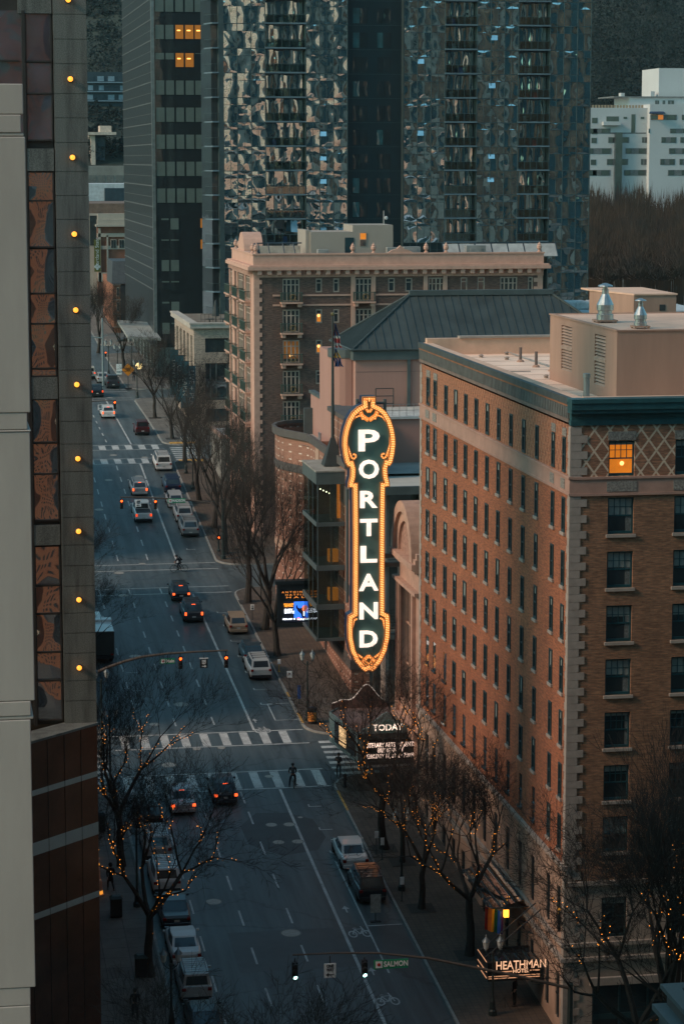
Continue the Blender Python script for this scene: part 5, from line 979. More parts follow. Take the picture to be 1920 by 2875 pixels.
for i, v in enumerate(vr):
    for j, (a, c) in enumerate(((440, 466), (468, 493), (496, 520), (523, 548), (550, 575))):
        if v < -60: continue
        k = RND.random(); sh = 1.0
        if i == 3: sh = .45 if j in (0, 1) else .05
        lit_ = (i == 2 and j > 1) or (i == 3 and j in (2, 3))
        b = MB(); b.box(bx_(a), bx_(c), BY-.05, BY-.004, bz(v+42), bz(v)); f = b.build('window', m_bglass, BT)
        if lit_: b = MB(); b.box(bx_(a)+.05, bx_(c)-.05, BY-.07, BY-.052, bz(v+40), bz(v+1)); b.build('lit_interior', glow('office_amber', (1, .33, .04), .10), f); b = MB(); b.box(bx_(a)+.3, bx_(c)-.5, BY-.09, BY-.072, bz(v+18), bz(v+15)); b.build('ceiling_lamp', glow('office_lamp', (1, .5, .1), 2.5), f)
        else: b = MB(); b.box(bx_(a)+.06, bx_(c)-.06, BY-.07, BY-.052, bz(v+1+40*sh), bz(v+1)); b.build('blind', m_bl, f)
for i, v in enumerate((612, 671, 729, 788, 846, 905)):
    for a, c, s_ in ((451, 474, .15 if i % 2 == 0 and i != 2 else 1), (477, 502, 1 if i in (0, 2, 4) else .12)):
        if i == 3 or i == 1: s_ = .12
        b = MB(); b.box(bx_(a), bx_(c), BY-.05, BY-.004, bz(v+33), bz(v)); f = b.build('window', m_bglass, BT); b = MB(); b.box(bx_(a)+.06, bx_(c)-.06, BY-.07, BY-.052, bz(v+1+31*s_), bz(v+1)); b.build('blind', m_bl, f)
    b = MB(); b.box(bx_(558), bx_(580), BY-.05, BY-.004, bz(v+33), bz(v)); f = b.build('window', m_bglass, BT)
    if i < 2: b = MB(); b.box(bx_(562), bx_(574), BY-.07, BY-.052, bz(v+28), bz(v+2)); b.build('lit_curtain', glow('office_amber', (), .16), f)
b = MB()
for k in range(17):
    z = bz(-120+58.5*k); b.box(BXL-.05, BXL-.002, BY+.5, BF, z, z+.16); b.box(BXL-.03, BXL-.002, BY+.5, BF, z+1.5, z+1.56)
b.build('spandrel_line', M('aluminium_line', (.13, .14, .14), .5, metal=.4), BT)
b = MB()
for k in range(9): y = BY+.2+k*6; b.box(BXL+.4, BXL+1.4, y, y+1.5, g(y)-.5, zb0) if y < BF else 0
b.box(BXL+1.5, BXR, BY+.1, BF, g(BY)-.5, zb0); b.box(BXL-.1, BXR, BY-.1, BY+.1, zb0-.4, zb0-.01); b.build('ground_floor', M('grey_pier', (.15, .18, .18), .7, streak=True), BT)
b = MB(); p = onX(395, 985, 28.5); zc_ = onX(400, 978, 28.5).z; b.prism([(BXL+.3, 356, zc_-.6), (28.2, 356, zc_-.2), (28.2, 376, zc_+.9), (BXL+.3, 376, zc_+.5)], (0, 0, .35)); b.build('entrance_canopy', M('pale_canopy', (.30, .31, .29), .6), BT)
# ---------------------------------------------------------------- glass apartment tower with balconies
GY = 328.2; gx = lambda u: onY(u, 300, GY).x; gz = lambda v: onY(1000, v, GY).z
def towerglass():
    t = NT('rippled_tower_glass'); v = t.coord(); gl = t.new('BsdfGlossy'); gl.inputs[0].default_value = (.84, .94, .98, 1); gl.inputs['Roughness'].default_value = .015
    n = t.noise(v, .42, 1.5, .4, .6); n2 = t.noise(v, .3, 1); b = t.new('Bump'); b.inputs[0].default_value = 1; b.inputs[1].default_value = .055; t.link(n.outputs[0], b.inputs['Height']); t.link(b.outputs[0], gl.inputs['Normal'])
    t.link(t.ramp(n2.outputs[0], [(.3, (.010, .045, .060)), (.7, (.03, .09, .115))]), t.b.inputs['Base Color']); mx = t.new('MixShader'); mx.inputs[0].default_value = .72; t.link(t.b.outputs[0], mx.inputs[1]); t.link(gl.outputs[0], mx.inputs[2]); t.link(mx.outputs[0], t.o.inputs[0]); return t.m
m_tg = towerglass(); m_tmul = M('tower_mullion', (.05, .075, .08), .5, metal=.3); m_slab = M('balcony_slab_blue', (.10, .15, .18), .6, vs=.5); m_tealsp = glass('teal_spandrel', (.01, .05, .055), .25, wob=.05, ws=.5)
GT = thing('glass_apartment_tower', 'tall blue-green glass apartment tower with stacked balconies and rippled reflections', 'building', (gx(628), GY, 30))
FH = gz(69)-gz(138); zf = [gz(69)+FH*(1-k) for k in range(-1, 14)]      # slab levels, top to bottom
GX0, GX1 = gx(628), gx(1656); ZB_, ZT_ = gz(960), zf[0]+FH
b = MB(); b.box(GX0, gx(745), GY+.15, GY+14, ZB_, ZT_); b.box(gx(745), gx(859), GY+2.2, GY+14, ZB_, ZT_); b.box(gx(859), gx(975), GY+.15, GY+14, ZB_, ZT_); b.box(gx(975), gx(1133), GY+1.6, GY+14, ZB_, ZT_); b.box(gx(1133), gx(1248), GY+.15, GY+14, ZB_, ZT_); b.box(gx(1248), gx(1338), GY+2.2, GY+14, ZB_, ZT_); b.box(gx(1338), gx(1453), GY+.15, GY+14, ZB_, ZT_); b.box(gx(1453), gx(1542), GY+2.2, GY+14, ZB_, ZT_); b.box(gx(1542), GX1, GY+.15, GY+14, ZB_, ZT_); b.build('core', M('tower_core', (.015, .03, .035), .6), GT)
rg = random.Random(11)
def pane(mb, x0, x1, z0, z1, y, tx=None, tz=None):
    """one glass pane: 3x3 grid slightly pillowed and tilted like real sealed units"""
    tx = rg.uniform(-.03, .03) if tx is None else tx; tz = rg.uniform(-.018, .018) if tz is None else tz; p = rg.choice((-1, 1))*rg.uniform(.01, .06); n = 4; vs = []
    for j in range(n+1):
        for i in range(n+1):
            a, c = i/n*2-1, j/n*2-1; vs.append((x0+(x1-x0)*i/n, y-.02+tx*a*.35*(1 if i not in (0,) else 1)+tz*c*.5+p*(1-a*a)*(1-c*c), z0+(z1-z0)*j/n))
    mb.add(vs, [(j*(n+1)+i, j*(n+1)+i+1, (j+1)*(n+1)+i+1, (j+1)*(n+1)+i) for j in range(n) for i in range(n)])
cols3 = [(628, 745), (859, 975), (1133, 1248), (1338, 1453), (1542, 1656)]; balc = [(745, 859), (1248, 1338), (1453, 1542)]; cnt = 0
for ci, (a, c) in enumerate(cols3):
    x0, x1 = gx(a), gx(c)
    for k, z in enumerate(zf[:-1]):
        if zf[k+1] < ZB_: continue
        if (ci in (1, 2, 3, 4) and k > 10) and ci != 4: continue
        b = MB(); w3 = (x1-x0)/3
        for i in range(3): pane(b, x0+w3*i+.04, x0+w3*(i+1)-.04, z-FH+.04, z-FH*.30-.03, GY); 
        for i in range(3): pane(b, x0+w3*i+.04, x0+w3*(i+1)-.04, z-FH*.30+.03, z-.04, GY)
        b.mi = 0; b.build('glazing_bay', m_tg, GT, smooth=True)
    m = MB()
    for i in range(4): x = x0+(x1-x0)*i/3; m.box(x-.05, x+.05, GY-.09, GY+.15, ZB_, ZT_)
    for i in (0.5, 1.5, 2.5): x = x0+(x1-x0)*i/3; m.box(x-.025, x+.025, GY-.06, GY+.12, ZB_, ZT_)
    for z in zf: m.box(x0, x1, GY-.085, GY+.14, z-.05, z+.05); m.box(x0, x1, GY-.08, GY+.13, z-FH*.30-.03, z-FH*.30+.03)
    m.build('mullion_grid', m_tmul, GT)
for bi, (a, c) in enumerate(balc):
    x0, x1 = gx(a)+.1, gx(c)-.1
    for k, z in enumerate(zf[:-1]):
        if k > 11 or zf[k+1] < ZB_: continue
        b = MB(); b.box(x0-.12, x1+.12, GY-.25, GY+2.1, z-FH-.02, z-FH+.18); f = b.build('balcony', m_slab, GT)
        b = MB(); n = 5
        for i in range(n+1): x = x0+(x1-x0)*i/n; b.box(x-.03, x+.03, GY-.2, GY-.14, z-FH+.18, z-FH+1.25)
        b.box(x0, x1, GY-.21, GY-.13, z-FH+1.22, z-FH+1.28); b.build('railing', m_tmul, f)
        b = MB(); b.box(x0, x1, GY-.165, GY-.15, z-FH+.22, z-FH+1.2); b.build('glass_guard', m_clear, f)
        b = MB(); n = 4
        for i in range(n): pane(b, x0+(x1-x0)*i/n+.04, x0+(x1-x0)*(i+1)/n-.04, z-FH+.2, z-.06, GY+2.1)
        b.build('balcony_glazing', m_tg, f, smooth=True)
        b = MB()
        for i in range(n+1): x = x0+(x1-x0)*i/n; b.box(x-.04, x+.04, GY+2.0, GY+2.13, z-FH+.18, z-.04)
        b.build('door_frames', m_tmul, f)
        if rg.random() < .45:
            b = MB(); q = x0+rg.uniform(.5, 2.6); b.box(q, q+.5, GY+.5, GY+1.0, z-FH+.18, z-FH+.55); b.box(q, q+.5, GY+.95, GY+1.0, z-FH+.55, z-FH+.95); b.build('balcony_chair', M('chair_%d' % rg.randint(0, 3), rg.choice(((.35, .04, .03), (.03, .12, .35), (.4, .4, .38), (.08, .1, .1))), .7), f)
# hopper windows tilted to the sky; its blue reflection is also in the glass colour
for u, v in ((752+155, 365), (907, 433), (907, 498), (907, 635), (1180, 160), (1180, 363), (1385, 92), (1380, 228), (1380, 428), (1378, 494), (825, 633)):
    x = gx(u); w_ = gx(u+9)-x; z = gz(v); b = MB(); b.prism([(x-w_, GY-.12, z-.85), (x+w_, GY-.12, z-.85), (x+w_, GY+.55-.35, z+.75), (x-w_, GY+.55-.35, z+.75)], (0, -.03, .01)); o = b.build('open_sash', glass('sky_tinted_sash_glass', (.25, .5, .72), .55, tint=(.9, 1, 1)), GT)
# recessed dark centre
b = MB()
for k, z in enumerate(zf[:-1]):
    if k > 11: continue
    for a, c in ((996, 1014), (1016, 1037), (1064, 1080), (1083, 1102)):
        b = MB(); xa, xb = gx(a), gx(c); pane(b, xa, xb, z-FH*.92, z-FH*.30, GY+1.52); w_ = b.build('window', m_bglass if rg.random() > .38 or a > 1000 and a != 1064 else glass('teal_blind_glass', (.02, .09, .10), .12), GT, smooth=True)
b = MB(); b.box(gx(975), gx(1133), GY+1.55, GY+1.6, ZB_, ZT_); b.build('recess_panel', M('black_teal_panel', (.004, .016, .022), .55, vs=.4), GT)
b = MB()
for z in zf: b.box(gx(975), gx(1133), GY+1.5, GY+1.545, z-.03, z+.03)
b.box(gx(975)-.06, gx(975)+.05, GY-.1, GY+1.6, ZB_, ZT_); b.box(gx(1133)-.05, gx(1133)+.06, GY-.1, GY+1.6, ZB_, ZT_); b.build('recess_joint', m_tmul, GT)
# chamfered left corner with its own stack of balconies
xk = gx(578); b = MB(); zs0 = gz(862)
for k, z in enumerate(zf[:-1]):
    if z < zs0: continue
    b = MB(); yk = GY+5.5
    for (p, q) in (((xk, yk), (xk+.9, GY+1.2)), ((xk+.9, GY+1.2), (GX0-.5, GY+1.2)), ((GX0-.5, GY+1.2), (GX0, GY+.9))):
        b.quad((p[0], p[1], z-FH+.1), (q[0], q[1], z-FH+.1), (q[0], q[1], z-.05), (p[0], p[1], z-.05))
    b.build('glazing_bay', m_bglass, GT)
    b = MB(); b.prism([(xk+.1, GY+2.6, z-FH-.05), (xk+.9, GY-.1, z-FH-.05), (GX0-.6, GY-.1, z-FH-.05), (GX0-.3, GY+1.2, z-FH-.05), (xk+.9, GY+1.3, z-FH-.05)], (0, 0, .18)); f = b.build('balcony', m_slab, GT); b = MB(); pp = [(xk+.15, GY+2.5), (xk+.95, GY), (GX0-.65, GY), (GX0-.4, GY+1.1)]
    for (p, q) in zip(pp, pp[1:]):
        d = Vector(q)-Vector(p); n = max(2, int(d.length/.28)); b.tube((p[0], p[1], z-FH+1.2), (q[0], q[1], z-FH+1.2), .035, n=4)
        for i in range(n+1): c_ = Vector(p).lerp(Vector(q), i/n); b.tube((c_.x, c_.y, z-FH+.13), (c_.x, c_.y, z-FH+1.2), .018, n=4)
    b.build('railing', m_tmul, f)
b = MB(); b.box(GX0-.62, GX0+.04, GY-.06, GY+1.9, ZB_, ZT_); b.build('corner_cover_post', m_tmul, GT)  # wide mullion added to cover a bright sky reflection in the corner glass
b = MB(); b.box(xk+1.0, GX0, GY+1.25, GY+14, zs0-.5, ZT_); b.build('core', M('tower_core', (), .6), GT)
# ---------------------------------------------------------------- white hillside apartment block
WY = 560; wx = lambda u: onY(u, 400, WY).x; wz_ = lambda v: onY(1780, v, WY).z
WA = thing('white_apartment_block', 'white apartment block with grey window bands on the hillside', 'building', (wx(1650), WY, 40)); m_wh = M('white_render', (.52, .54, .54), .85, vs=.1, var=.06); m_wg = M('grey_band', (.15, .165, .165), .8); m_ww = glass('white_block_glass', (.02, .03, .035), .07)
b = MB(); b.box(wx(1648), wx(1815), WY, WY+20, 20, wz_(303)); b.box(wx(1815), wx(2100), WY-2, WY+20, 20, wz_(293)); b.box(wx(1645), wx(2100), WY+.6, WY+20, 20, wz_(370)); b.build('wall', m_wh, WA)
b = MB(); b.box(wx(1780), wx(2100), WY+5, WY+18, wz_(303), wz_(272)); b.box(wx(1866), wx(2100), WY+6, WY+20, wz_(272), wz_(188)); b.build('penthouse', m_wh, WA); b = MB(); b.box(wx(1735), wx(2100), WY+4.5, WY+18.5, wz_(272), wz_(269)); b.build('roof_slab', m_wg, WA)
for i, (v0, v1, segs) in enumerate(((361, 374, ((1645, 1712), (1812, 1850), (1872, 1930))), (385, 401, ((1706, 1765), (1801, 1835), (1848, 1890), (1901, 1930))), (416, 432, ((1645, 1715), (1755, 1858), (1870, 1930))), (446, 463, ((1703, 1763), (1799, 1833), (1846, 1887), (1900, 1930))), (477, 493, ((1645, 1713), (1752, 1856), (1868, 1930))), (322, 337, ((1817, 1890), (1904, 1930))), (280, 291, ((1853, 1864), (1874, 1881), (1889, 1906))))):
    for a, c in segs:
        yy = WY-2.06 if a >= 1812 and v0 > 290 else WY-.06
        if v0 == 280: yy = WY+4.9
        if a < 1815 < c: c = 1815
        b = MB(); b.box(wx(a), wx(c), yy, yy+.05, wz_(v1), wz_(v0)); f = b.build('window_band', m_wg, WA); b = MB(); W_ = wx(c)-wx(a)
        for k in ((0.03, .28), (.62, .95)): b.box(wx(a)+W_*k[0], wx(a)+W_*k[1], yy-.04, yy-.005, wz_(v1)+.1, wz_(v0)-.1)
        b.build('pane', m_ww, f)
for u, v in ((1660, 331), (1659, 387), (1658, 448), (1660, 478), (1660, 362), (1748, 328), (1796, 328)):
    b = MB(); h_ = 15 if v != 328 else 6; b.box(wx(u), wx(u+(15 if v != 328 else 10)), WY-.06, WY-.003, wz_(v+h_), wz_(v)); b.build('window', m_ww, WA)
b = MB(); b.box(wx(1723), wx(1742), WY-1.2, WY, 20, wz_(372)); b.build('stair_tower', m_ww, WA)
b = MB(); b.box(wx(1688), wx(1736), WY-1.4, WY-.01, wz_(352), wz_(342)); b.box(wx(1688), wx(1736), WY-1.5, WY-1.4, wz_(342), wz_(327)) if False else None; b.build('balcony', m_wh, WA); b = MB(); b.box(wx(1700), wx(1735), WY-.05, WY-.004, wz_(341), wz_(327)); b.box(wx(1770), wx(1781), WY-.05, WY-.004, wz_(372), wz_(321)); b.build('window', m_ww, WA)
b = MB(); b.box(wx(1650), wx(1812), WY-.02, WY+.1, wz_(372)-.3, wz_(372)); b.build('ledge', m_wg, WA)
b = MB(); b.prism([(wx(1807), WY-3.6, wz_(320)), (wx(1852), WY-3.6, wz_(320)), (wx(1852), WY-2, wz_(316)), (wx(1815), WY-2, wz_(316))], (0, 0, .25)); b.build('awning', M('navy_awning', (.02, .04, .09), .7), WA); b = MB(); b.box(wx(1820), wx(1852), WY-2.09, WY-2.065, wz_(336), wz_(323)); b.build('lit_balcony', glow('dusk_orange_window', (1, .3, .05), .35), WA)
b = MB()
for u, v, w0 in ((1760, 259, 10), (1844, 254, 11)): b.box(wx(u), wx(u+w0), WY+6, WY+8, wz_(271), wz_(v))
b.build('chimney', m_wh, WA); b = MB()
for k in range(18): b.box(wx(1651)+k*.75, wx(1651)+k*.75+.5, WY+.1, WY+.2, wz_(303), wz_(295))
b.build('roof_fence', M('timber_screen', (.4, .3, .2), .8), WA)
# tan rooftop house and pale roof beyond the hotel
TY = 230; b = MB(); x0, x1 = onY(1722, 850, TY).x, onY(1897, 850, TY).x; xm = onY(1778, 850, TY).x; z0 = onY(1800, 905, TY).z; z1 = onY(1800, 829, TY).z; TB = thing('tan_rooftop_house', 'tan rooftop lift house with a square vent beyond the hotel roof', 'building', (x0, TY, 20)); b.box(xm, x1, TY, TY+12, 8, z1); b.box(x0+1.2, xm, TY+4, TY+12, 8, z1); b.prism([(x0, TY+9, 8), (xm, TY, 8), (xm, TY+9, 8)], (0, 0, z1-8)); b.build('wall', m_pent, TB)
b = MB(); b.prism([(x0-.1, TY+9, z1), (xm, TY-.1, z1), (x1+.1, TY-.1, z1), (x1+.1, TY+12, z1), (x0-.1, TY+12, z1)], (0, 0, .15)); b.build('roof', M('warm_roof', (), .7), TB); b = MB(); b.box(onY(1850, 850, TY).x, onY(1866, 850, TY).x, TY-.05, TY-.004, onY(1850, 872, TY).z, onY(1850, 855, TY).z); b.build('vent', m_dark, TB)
RY = 250; PR = thing('pale_flat_roof_building', 'low building with a pale blue-white flat roof and roof units behind the green roof', 'building', (60, RY, 20)); zr_ = onY(1600, 862, RY).z-.7; b = MB(); b.box(onY(1560, 860, RY).x, onY(1990, 860, RY).x, RY, RY+16, 8, zr_); b.build('wall', m_grmet, PR); b = MB(); b.box(onY(1560, 860, RY).x-.2, onY(1990, 860, RY).x, RY-.2, RY+16, zr_, zr_+.2); b.build('roof', M('blue_white_roof', (.42, .47, .5), .6), PR)
for u, w0 in ((1582, 34), (1614, 40), (1660, 20), (1700, 16)): b = MB(); b.box(onY(u, 850, RY+3).x, onY(u+w0, 850, RY+3).x, RY+3, RY+6, zr_+.2, zr_+1.1); b.build('roof_unit', M('unit_white', (.5, .52, .52), .6), PR, bevel=.15)
# ================================================================ left side: granite office block, pale pilaster building
GRY = 121.6; gu = lambda u, v=1000: onY(u, v, GRY).x; gv = lambda v: onY(200, v, GRY).z; GX_ = 7.81
m_gran = M('speckled_granite', (.15, .155, .145), .75, vs=.5, var=.12, bump=.35, bs=24)
def granite():
    t = NT('speckled_granite_panel'); v = t.coord(); n = t.noise(v, 22, 3, .8); n2 = t.noise(t.coord((2.2, 2.2, .25)), .8, 5, .6)
    c = t.ramp(n.outputs[0], [(.35, (.055, .06, .056)), (.5, (.115, .12, .113)), (.66, (.17, .175, .165))]); t.link(t.mul(c, t.ramp(n2.outputs[0], [(.36, (.55, .55, .55)), (.55, (1.05,)*3)])), t.b.inputs['Base Color']); t.b.inputs['Roughness'].default_value = .7; t.bump(n.outputs[0], .35, .01); return t.m
m_gran = granite(); m_bronze = M('bronze_frame', (.035, .032, .03), .5, metal=.3); m_lglass = glass('dark_reflecting_glass', (.012, .016, .02), .34, tint=(.9, .95, 1), wob=.10, ws=.35); m_tglass = glass('purple_grey_glass', (.035, .035, .055), .12, wob=.02)
GB = thing('granite_office_building', 'grey granite office building with dark mirror glass and round wall lamps', 'building', (GX_, GRY, 0))
zbot = gv(2036); ztp = gv(-420); jw = .035
cx0 = gu(152, 200); xw = GX_-cx0
js = [40, 110, 179, 263, 331, 400, 482, 549, 616, 696, 763, 829, 909, 973, 1039, 1117, 1183, 1247, 1324.5, 1389, 1453, 1530.6, 1588.6, 1645.7, 1721.7, 1778, 1834.7, 1911.5, 1968, 2036]
zz = [gv(-390), gv(-330), gv(-260), gv(-180), gv(-110), gv(-35)]+[gv(v) for v in js]
b = MB()
for a, c in zip(zz, zz[1:]): b.box(cx0, GX_, GRY, GRY+1.2, c+jw/2, a-jw/2)
b.build('granite_column', m_gran, GB); b = MB(); b.box(cx0+.03, GX_-.03, GRY+.04, GRY+4.5, zbot, zz[0]); b.build('side_wall', m_gran, GB)
# spandrels and glass left of the column
xg1 = cx0-.06; xg0 = gu(72, 200); xl0 = -6
for v0, v1 in ((-60, 38), (417, 480), (1059, 1120), (1474, 1530)): b = MB(); b.box(xg0-.3, xg1, GRY+.12, GRY+1, gv(v1), gv(v0)); b.build('granite_spandrel', m_gran, GB)
for i, (v0, v1) in enumerate(((40, 172), (177, 262), (266, 393), (485, 563), (566, 693), (700, 823), (827, 908), (912, 1034), (1038, 1056), (1124, 1242), (1247, 1330), (1334, 1460), (1466, 1472), (1536, 1643), (1648, 1722), (1727, 1830), (1835, 1910), (1915, 2022))):
    if v1-v0 < 10: continue
    b = MB(); pane(b, xg0+.06, xg1-.06, gv(v1), gv(v0), GRY+.30, rg.uniform(-.05, .05), rg.uniform(-.05, .05)); f = b.build('window', m_lglass if v0 > 400 else m_tglass, GB, smooth=True)
    b = MB(); b.box(xg0, xg1, GRY+.18, GRY+.29, gv(v1)-.05, gv(v1)+.03); b.box(xg0, xg0+.08, GRY+.18, GRY+.29, gv(v1), gv(v0)); b.box(xg1-.08, xg1, GRY+.18, GRY+.29, gv(v1), gv(v0)); b.build('frame', m_bronze, f)
b = MB(); b.box(xl0, xg0-.12, GRY+.35, GRY+.4, gv(470), gv(30)); b.build('window', m_tglass, GB); b = MB(); b.box(xg0-.14, xg0+.02, GRY+.1, GRY+.5, zbot, gv(30)); b.box(xl0, xg0-.3, GRY+.2, GRY+.36, gv(168)-.1, gv(168)); b.box(xl0, xg1, GRY+.4, GRY+6, zbot, ztp) ; b.build('mullion', m_bronze, GB)
b = MB()
for v0, v1, u0 in ((49, 51, 0), (74, 76, 0)): b.box(gu(-10), gu(20 if v0 < 60 else 12), GRY+.30, GRY+.34, gv(v1), gv(v0))
b.build('ceiling_light', glow('office_tube_orange', (1, .35, .08), 1.2), GB)
m_globe = glow('globe_lamp_amber', (1, .36, .04), 1.5)
for u, v in ((192, 0), (198, 222), (204, 442), (209, 657), (213, 870), (216, 1079), (219, 1287), (221, 1491), (222, 1683), (223, 1874)):
    x, z = onY(u, v, GRY).x, gv(v); b = MB(); b.lathe([(.17, 0), (.17, .05), (.1, .1)], (0, 0, 0), 14); b.xf(Matrix.Translation((x, GRY, z)) @ Matrix.Rotation(pi/2, 4, 'X')); f = b.build('wall_lamp', m_bronze, GB); b = MB(); b.ball((x, GRY-.17, z), .13, 14); b.build('globe', m_globe, f, smooth=True)
# chamfered polished stone base with pale bands
P0 = Vector((GX_, GRY, 0)); dv = Vector((-1, -1, 0)).normalized(); m_pol = None
def polished():
    t = NT('polished_brown_stone'); v = t.coord(); n = t.noise(v, .7, 5, .65); n2 = t.noise(v, 30, 3)
    c = t.mul(t.ramp(n.outputs[0], [(.3, (.038, .015, .009)), (.7, (.088, .036, .021))]), t.ramp(n2.outputs[0], [(.3, (.8,)*3), (.7, (1.2,)*3)])); t.link(c, t.b.inputs['Base Color']); t.b.inputs['Roughness'].default_value = .16; t.b.inputs['Specular IOR Level'].default_value = .4; return t.m
m_pol = polished(); ztopc = gv(2037)
lev = [gv(v) for v in (2037, 2167, 2182, 2310, 2345, 2503, 2520)]
def slab(z0, z1, pr, nm, mt):
    n = Vector((dv.y, -dv.x, 0))*pr; n = Vector((.707, -.707, 0))*pr
    b = MB(); a = P0+n+Vector((.001, 0, 0)); c = P0+dv*13+n; b.prism([(a.x, a.y, z0), (c.x, c.y, z0), (c.x-n.x*2-.6, c.y+2, z0), (P0.x-.4, P0.y+1.4, z0)], (0, 0, z1-z0)); return b.build(nm, mt, GB)
slab(-3, lev[0], 0, 'stone_base', m_pol)
for z0, z1 in ((lev[2], lev[1]), (lev[4], lev[3]), (lev[6], lev[5])): slab(z0, z1, .012, 'pale_band', M('pale_band_stone', (.30, .31, .29), .7, vs=1, var=.1))
slab(lev[0], lev[0]+.12, .10, 'coping', m_gran)
b = MB()
for k in range(1, 9):
    a = P0+dv*(1.25*k)+Vector((.0035, -.0035, 0))*1.2; b.prism([(a.x, a.y, -3), (a.x-.014, a.y-.014, -3), (a.x-.014, a.y-.014, lev[0]), (a.x, a.y, lev[0])], (.012, -.012, 0))
b.build('stone_joints', M('joint_dark', (.02, .016, .014), .9), GB)
b = MB(); b.box(GX_-.6, GX_-.02, GRY+1, GRY+30, -3, zbot); b.build('side_wall', m_pol, GB)
# pale pilaster building right beside the camera
WPY = 62.0; wpx = lambda u, v: onY(u, v, WPY).x; wpz = lambda v: onY(40, v, WPY).z
PB = thing('pale_pilaster_building', 'pale grey building edge with stepped mouldings filling the far left', 'building', (-4.5, WPY, 0)); m_pale = M('pale_painted_stone', (.36, .345, .325), .8, vs=.9, var=.10, bump=.12, streak=True)
segs = [(235, 322, 66), (322, 374, 60), (374, 384, 68), (384, 1160, 79), (1160, 1208, 78), (1208, 1214, 88), (1214, 1970, 92), (1970, 2012, 88), (2012, 2022, 95), (2022, 2775, 94), (2775, 2826, 87), (2826, 3400, 92)]
for i, (v0, v1, u) in enumerate(segs):
    pr = .0 if u > 80 else .0; b = MB(); b.box(-12, wpx(u, (v0+v1)/2), WPY-.02*(i % 2), WPY+6, wpz(v1)+.012, wpz(v0)); b.build('pilaster_block' if v1-v0 > 300 else 'moulding', m_pale, PB, bevel=.02)
b = MB(); b.box(-12, wpx(60, 1500)-.05, WPY+.3, WPY+8, -8, wpz(384)); b.build('wall', m_pale, PB)
# grey flat-roofed corner at the lower right, on this side of the cross street
CR = thing('grey_roof_corner', 'grey parapet corner of a lower roof poking in at the bottom right', 'building', (30, 97, 15)); cy_ = 97.0; m_cr = M('grey_roof_metal', (.17, .20, .20), .7, vs=1, var=.12)
z1, z2 = onY(1850, 2762, cy_).z, onY(1825, 2817, cy_).z; x1, x2 = onY(1852, 2762, cy_).x, onY(1828, 2817, cy_).x
b = MB(); b.box(x1+.25, x1+14, cy_-10+.25, cy_-.2, -5, z1-.2); b.build('upper_wall', M('pinkish_grey_wall', (.16, .15, .145), .85, vs=.6), CR); b = MB(); b.box(x1, x1+.75, cy_-10, cy_, z1-.2, z1); b.box(x1+.75, x1+14, cy_-.7, cy_, z1-.2, z1); b.build('parapet_cap', m_cr, CR)
b = MB(); b.box(x1+.75, x1+14, cy_-10, cy_-.7, z1-.9, z1-.6); b.build('roof', M('teal_grey_roof', (.05, .08, .08), .8), CR); b = MB(); b.box(x2, x1+.3, cy_-10, cy_-.05, z2-.25, z2); b.build('lower_ledge', m_cr, CR); b = MB(); b.box(x2+.25, x1+.3, cy_-9.8, cy_-.3, -5, z2-.25); b.build('lower_wall', m_cr, CR)
# unseen blocks added beside the street to shade it; they also show in reflections
def plainblock(name, label, x0, x1, y0, y1, z0, z1, mt, face,  storey=3.6, bay=3.4, ww=1.8, wh=2.0, wm=None):
    t = thing(name, label, 'building', ((x0+x1)/2, (y0+y1)/2, z0)); b = MB(); n = 0
    if 'E' in face: wall(b, (x1, y0, 0), (0, 1, 0), y1-y0, z0, z1, [(1+bay*i, 1+bay*i+ww, z0+1+storey*k, z0+1+storey*k+wh) for i in range(int((y1-y0-2)/bay)) for k in range(int((z1-z0-2)/storey))], .3, (-1, 0))
    else: b.quad((x1, y0, z0), (x1, y1, z0), (x1, y1, z1), (x1, y0, z1))
    if 'N' in face: wall(b, (x0, y1, 0), (1, 0, 0), x1-x0, z0, z1, [(1+bay*i, 1+bay*i+ww, z0+1+storey*k, z0+1+storey*k+wh) for i in range(int((x1-x0-2)/bay)) for k in range(int((z1-z0-2)/storey))], .3, (0, -1))
    else: b.quad((x0, y1, z0), (x1, y1, z0), (x1, y1, z1), (x0, y1, z1))
    b.quad((x0, y0, z0), (x1, y0, z0), (x1, y0, z1), (x0, y0, z1)); b.quad((x0, y0, z0), (x0, y1, z0), (x0, y1, z1), (x0, y0, z1)); b.quad((x0, y0, z1), (x1, y0, z1), (x1, y1, z1), (x0, y1, z1)); b.build('wall', mt, t)
    b = MB(); b.box(x0+.31, x1-.31, y0+.31, y1-.31, z0, z1-.3); b.build('window_glass', wm or m_win, t); return t
plainblock('brick_shade_block', 'plain dark brick block on the left, unseen, added to shade the street', -20, 7.2, 126.5, 167, 0, 22, M('dark_brick_plain', (.12, .075, .06), .9, vs=.5), 'E')
plainblock('stone_shade_block', 'plain stone block across the side street, unseen, added to shade the street', -20, 6.8, 180, 224, 3, 19, M('grey_stone_plain', (.22, .2, .18), .9, vs=.5), 'E')
plainblock('plain_shade_block', 'plain block two streets down on the left, unseen, added to shade the street', -20, 6.8, 238, 281, 6, 22, M('buff_plain', (.26, .21, .16), .9, vs=.5), 'E')
plainblock('corner_shade_block', 'plain unseen block this side of the cross street, added to shade the near road', -20, 2.4, 70, 106, -4, 47, M('grey_stone_plain', (), .9), 'E')
plainblock('right_shade_block', 'plain tall unseen block on the right, added to shade the near road and hotel', 34.5, 62, 56, 106, -6, 44, M('grey_stone_plain', (), .9), 'N')
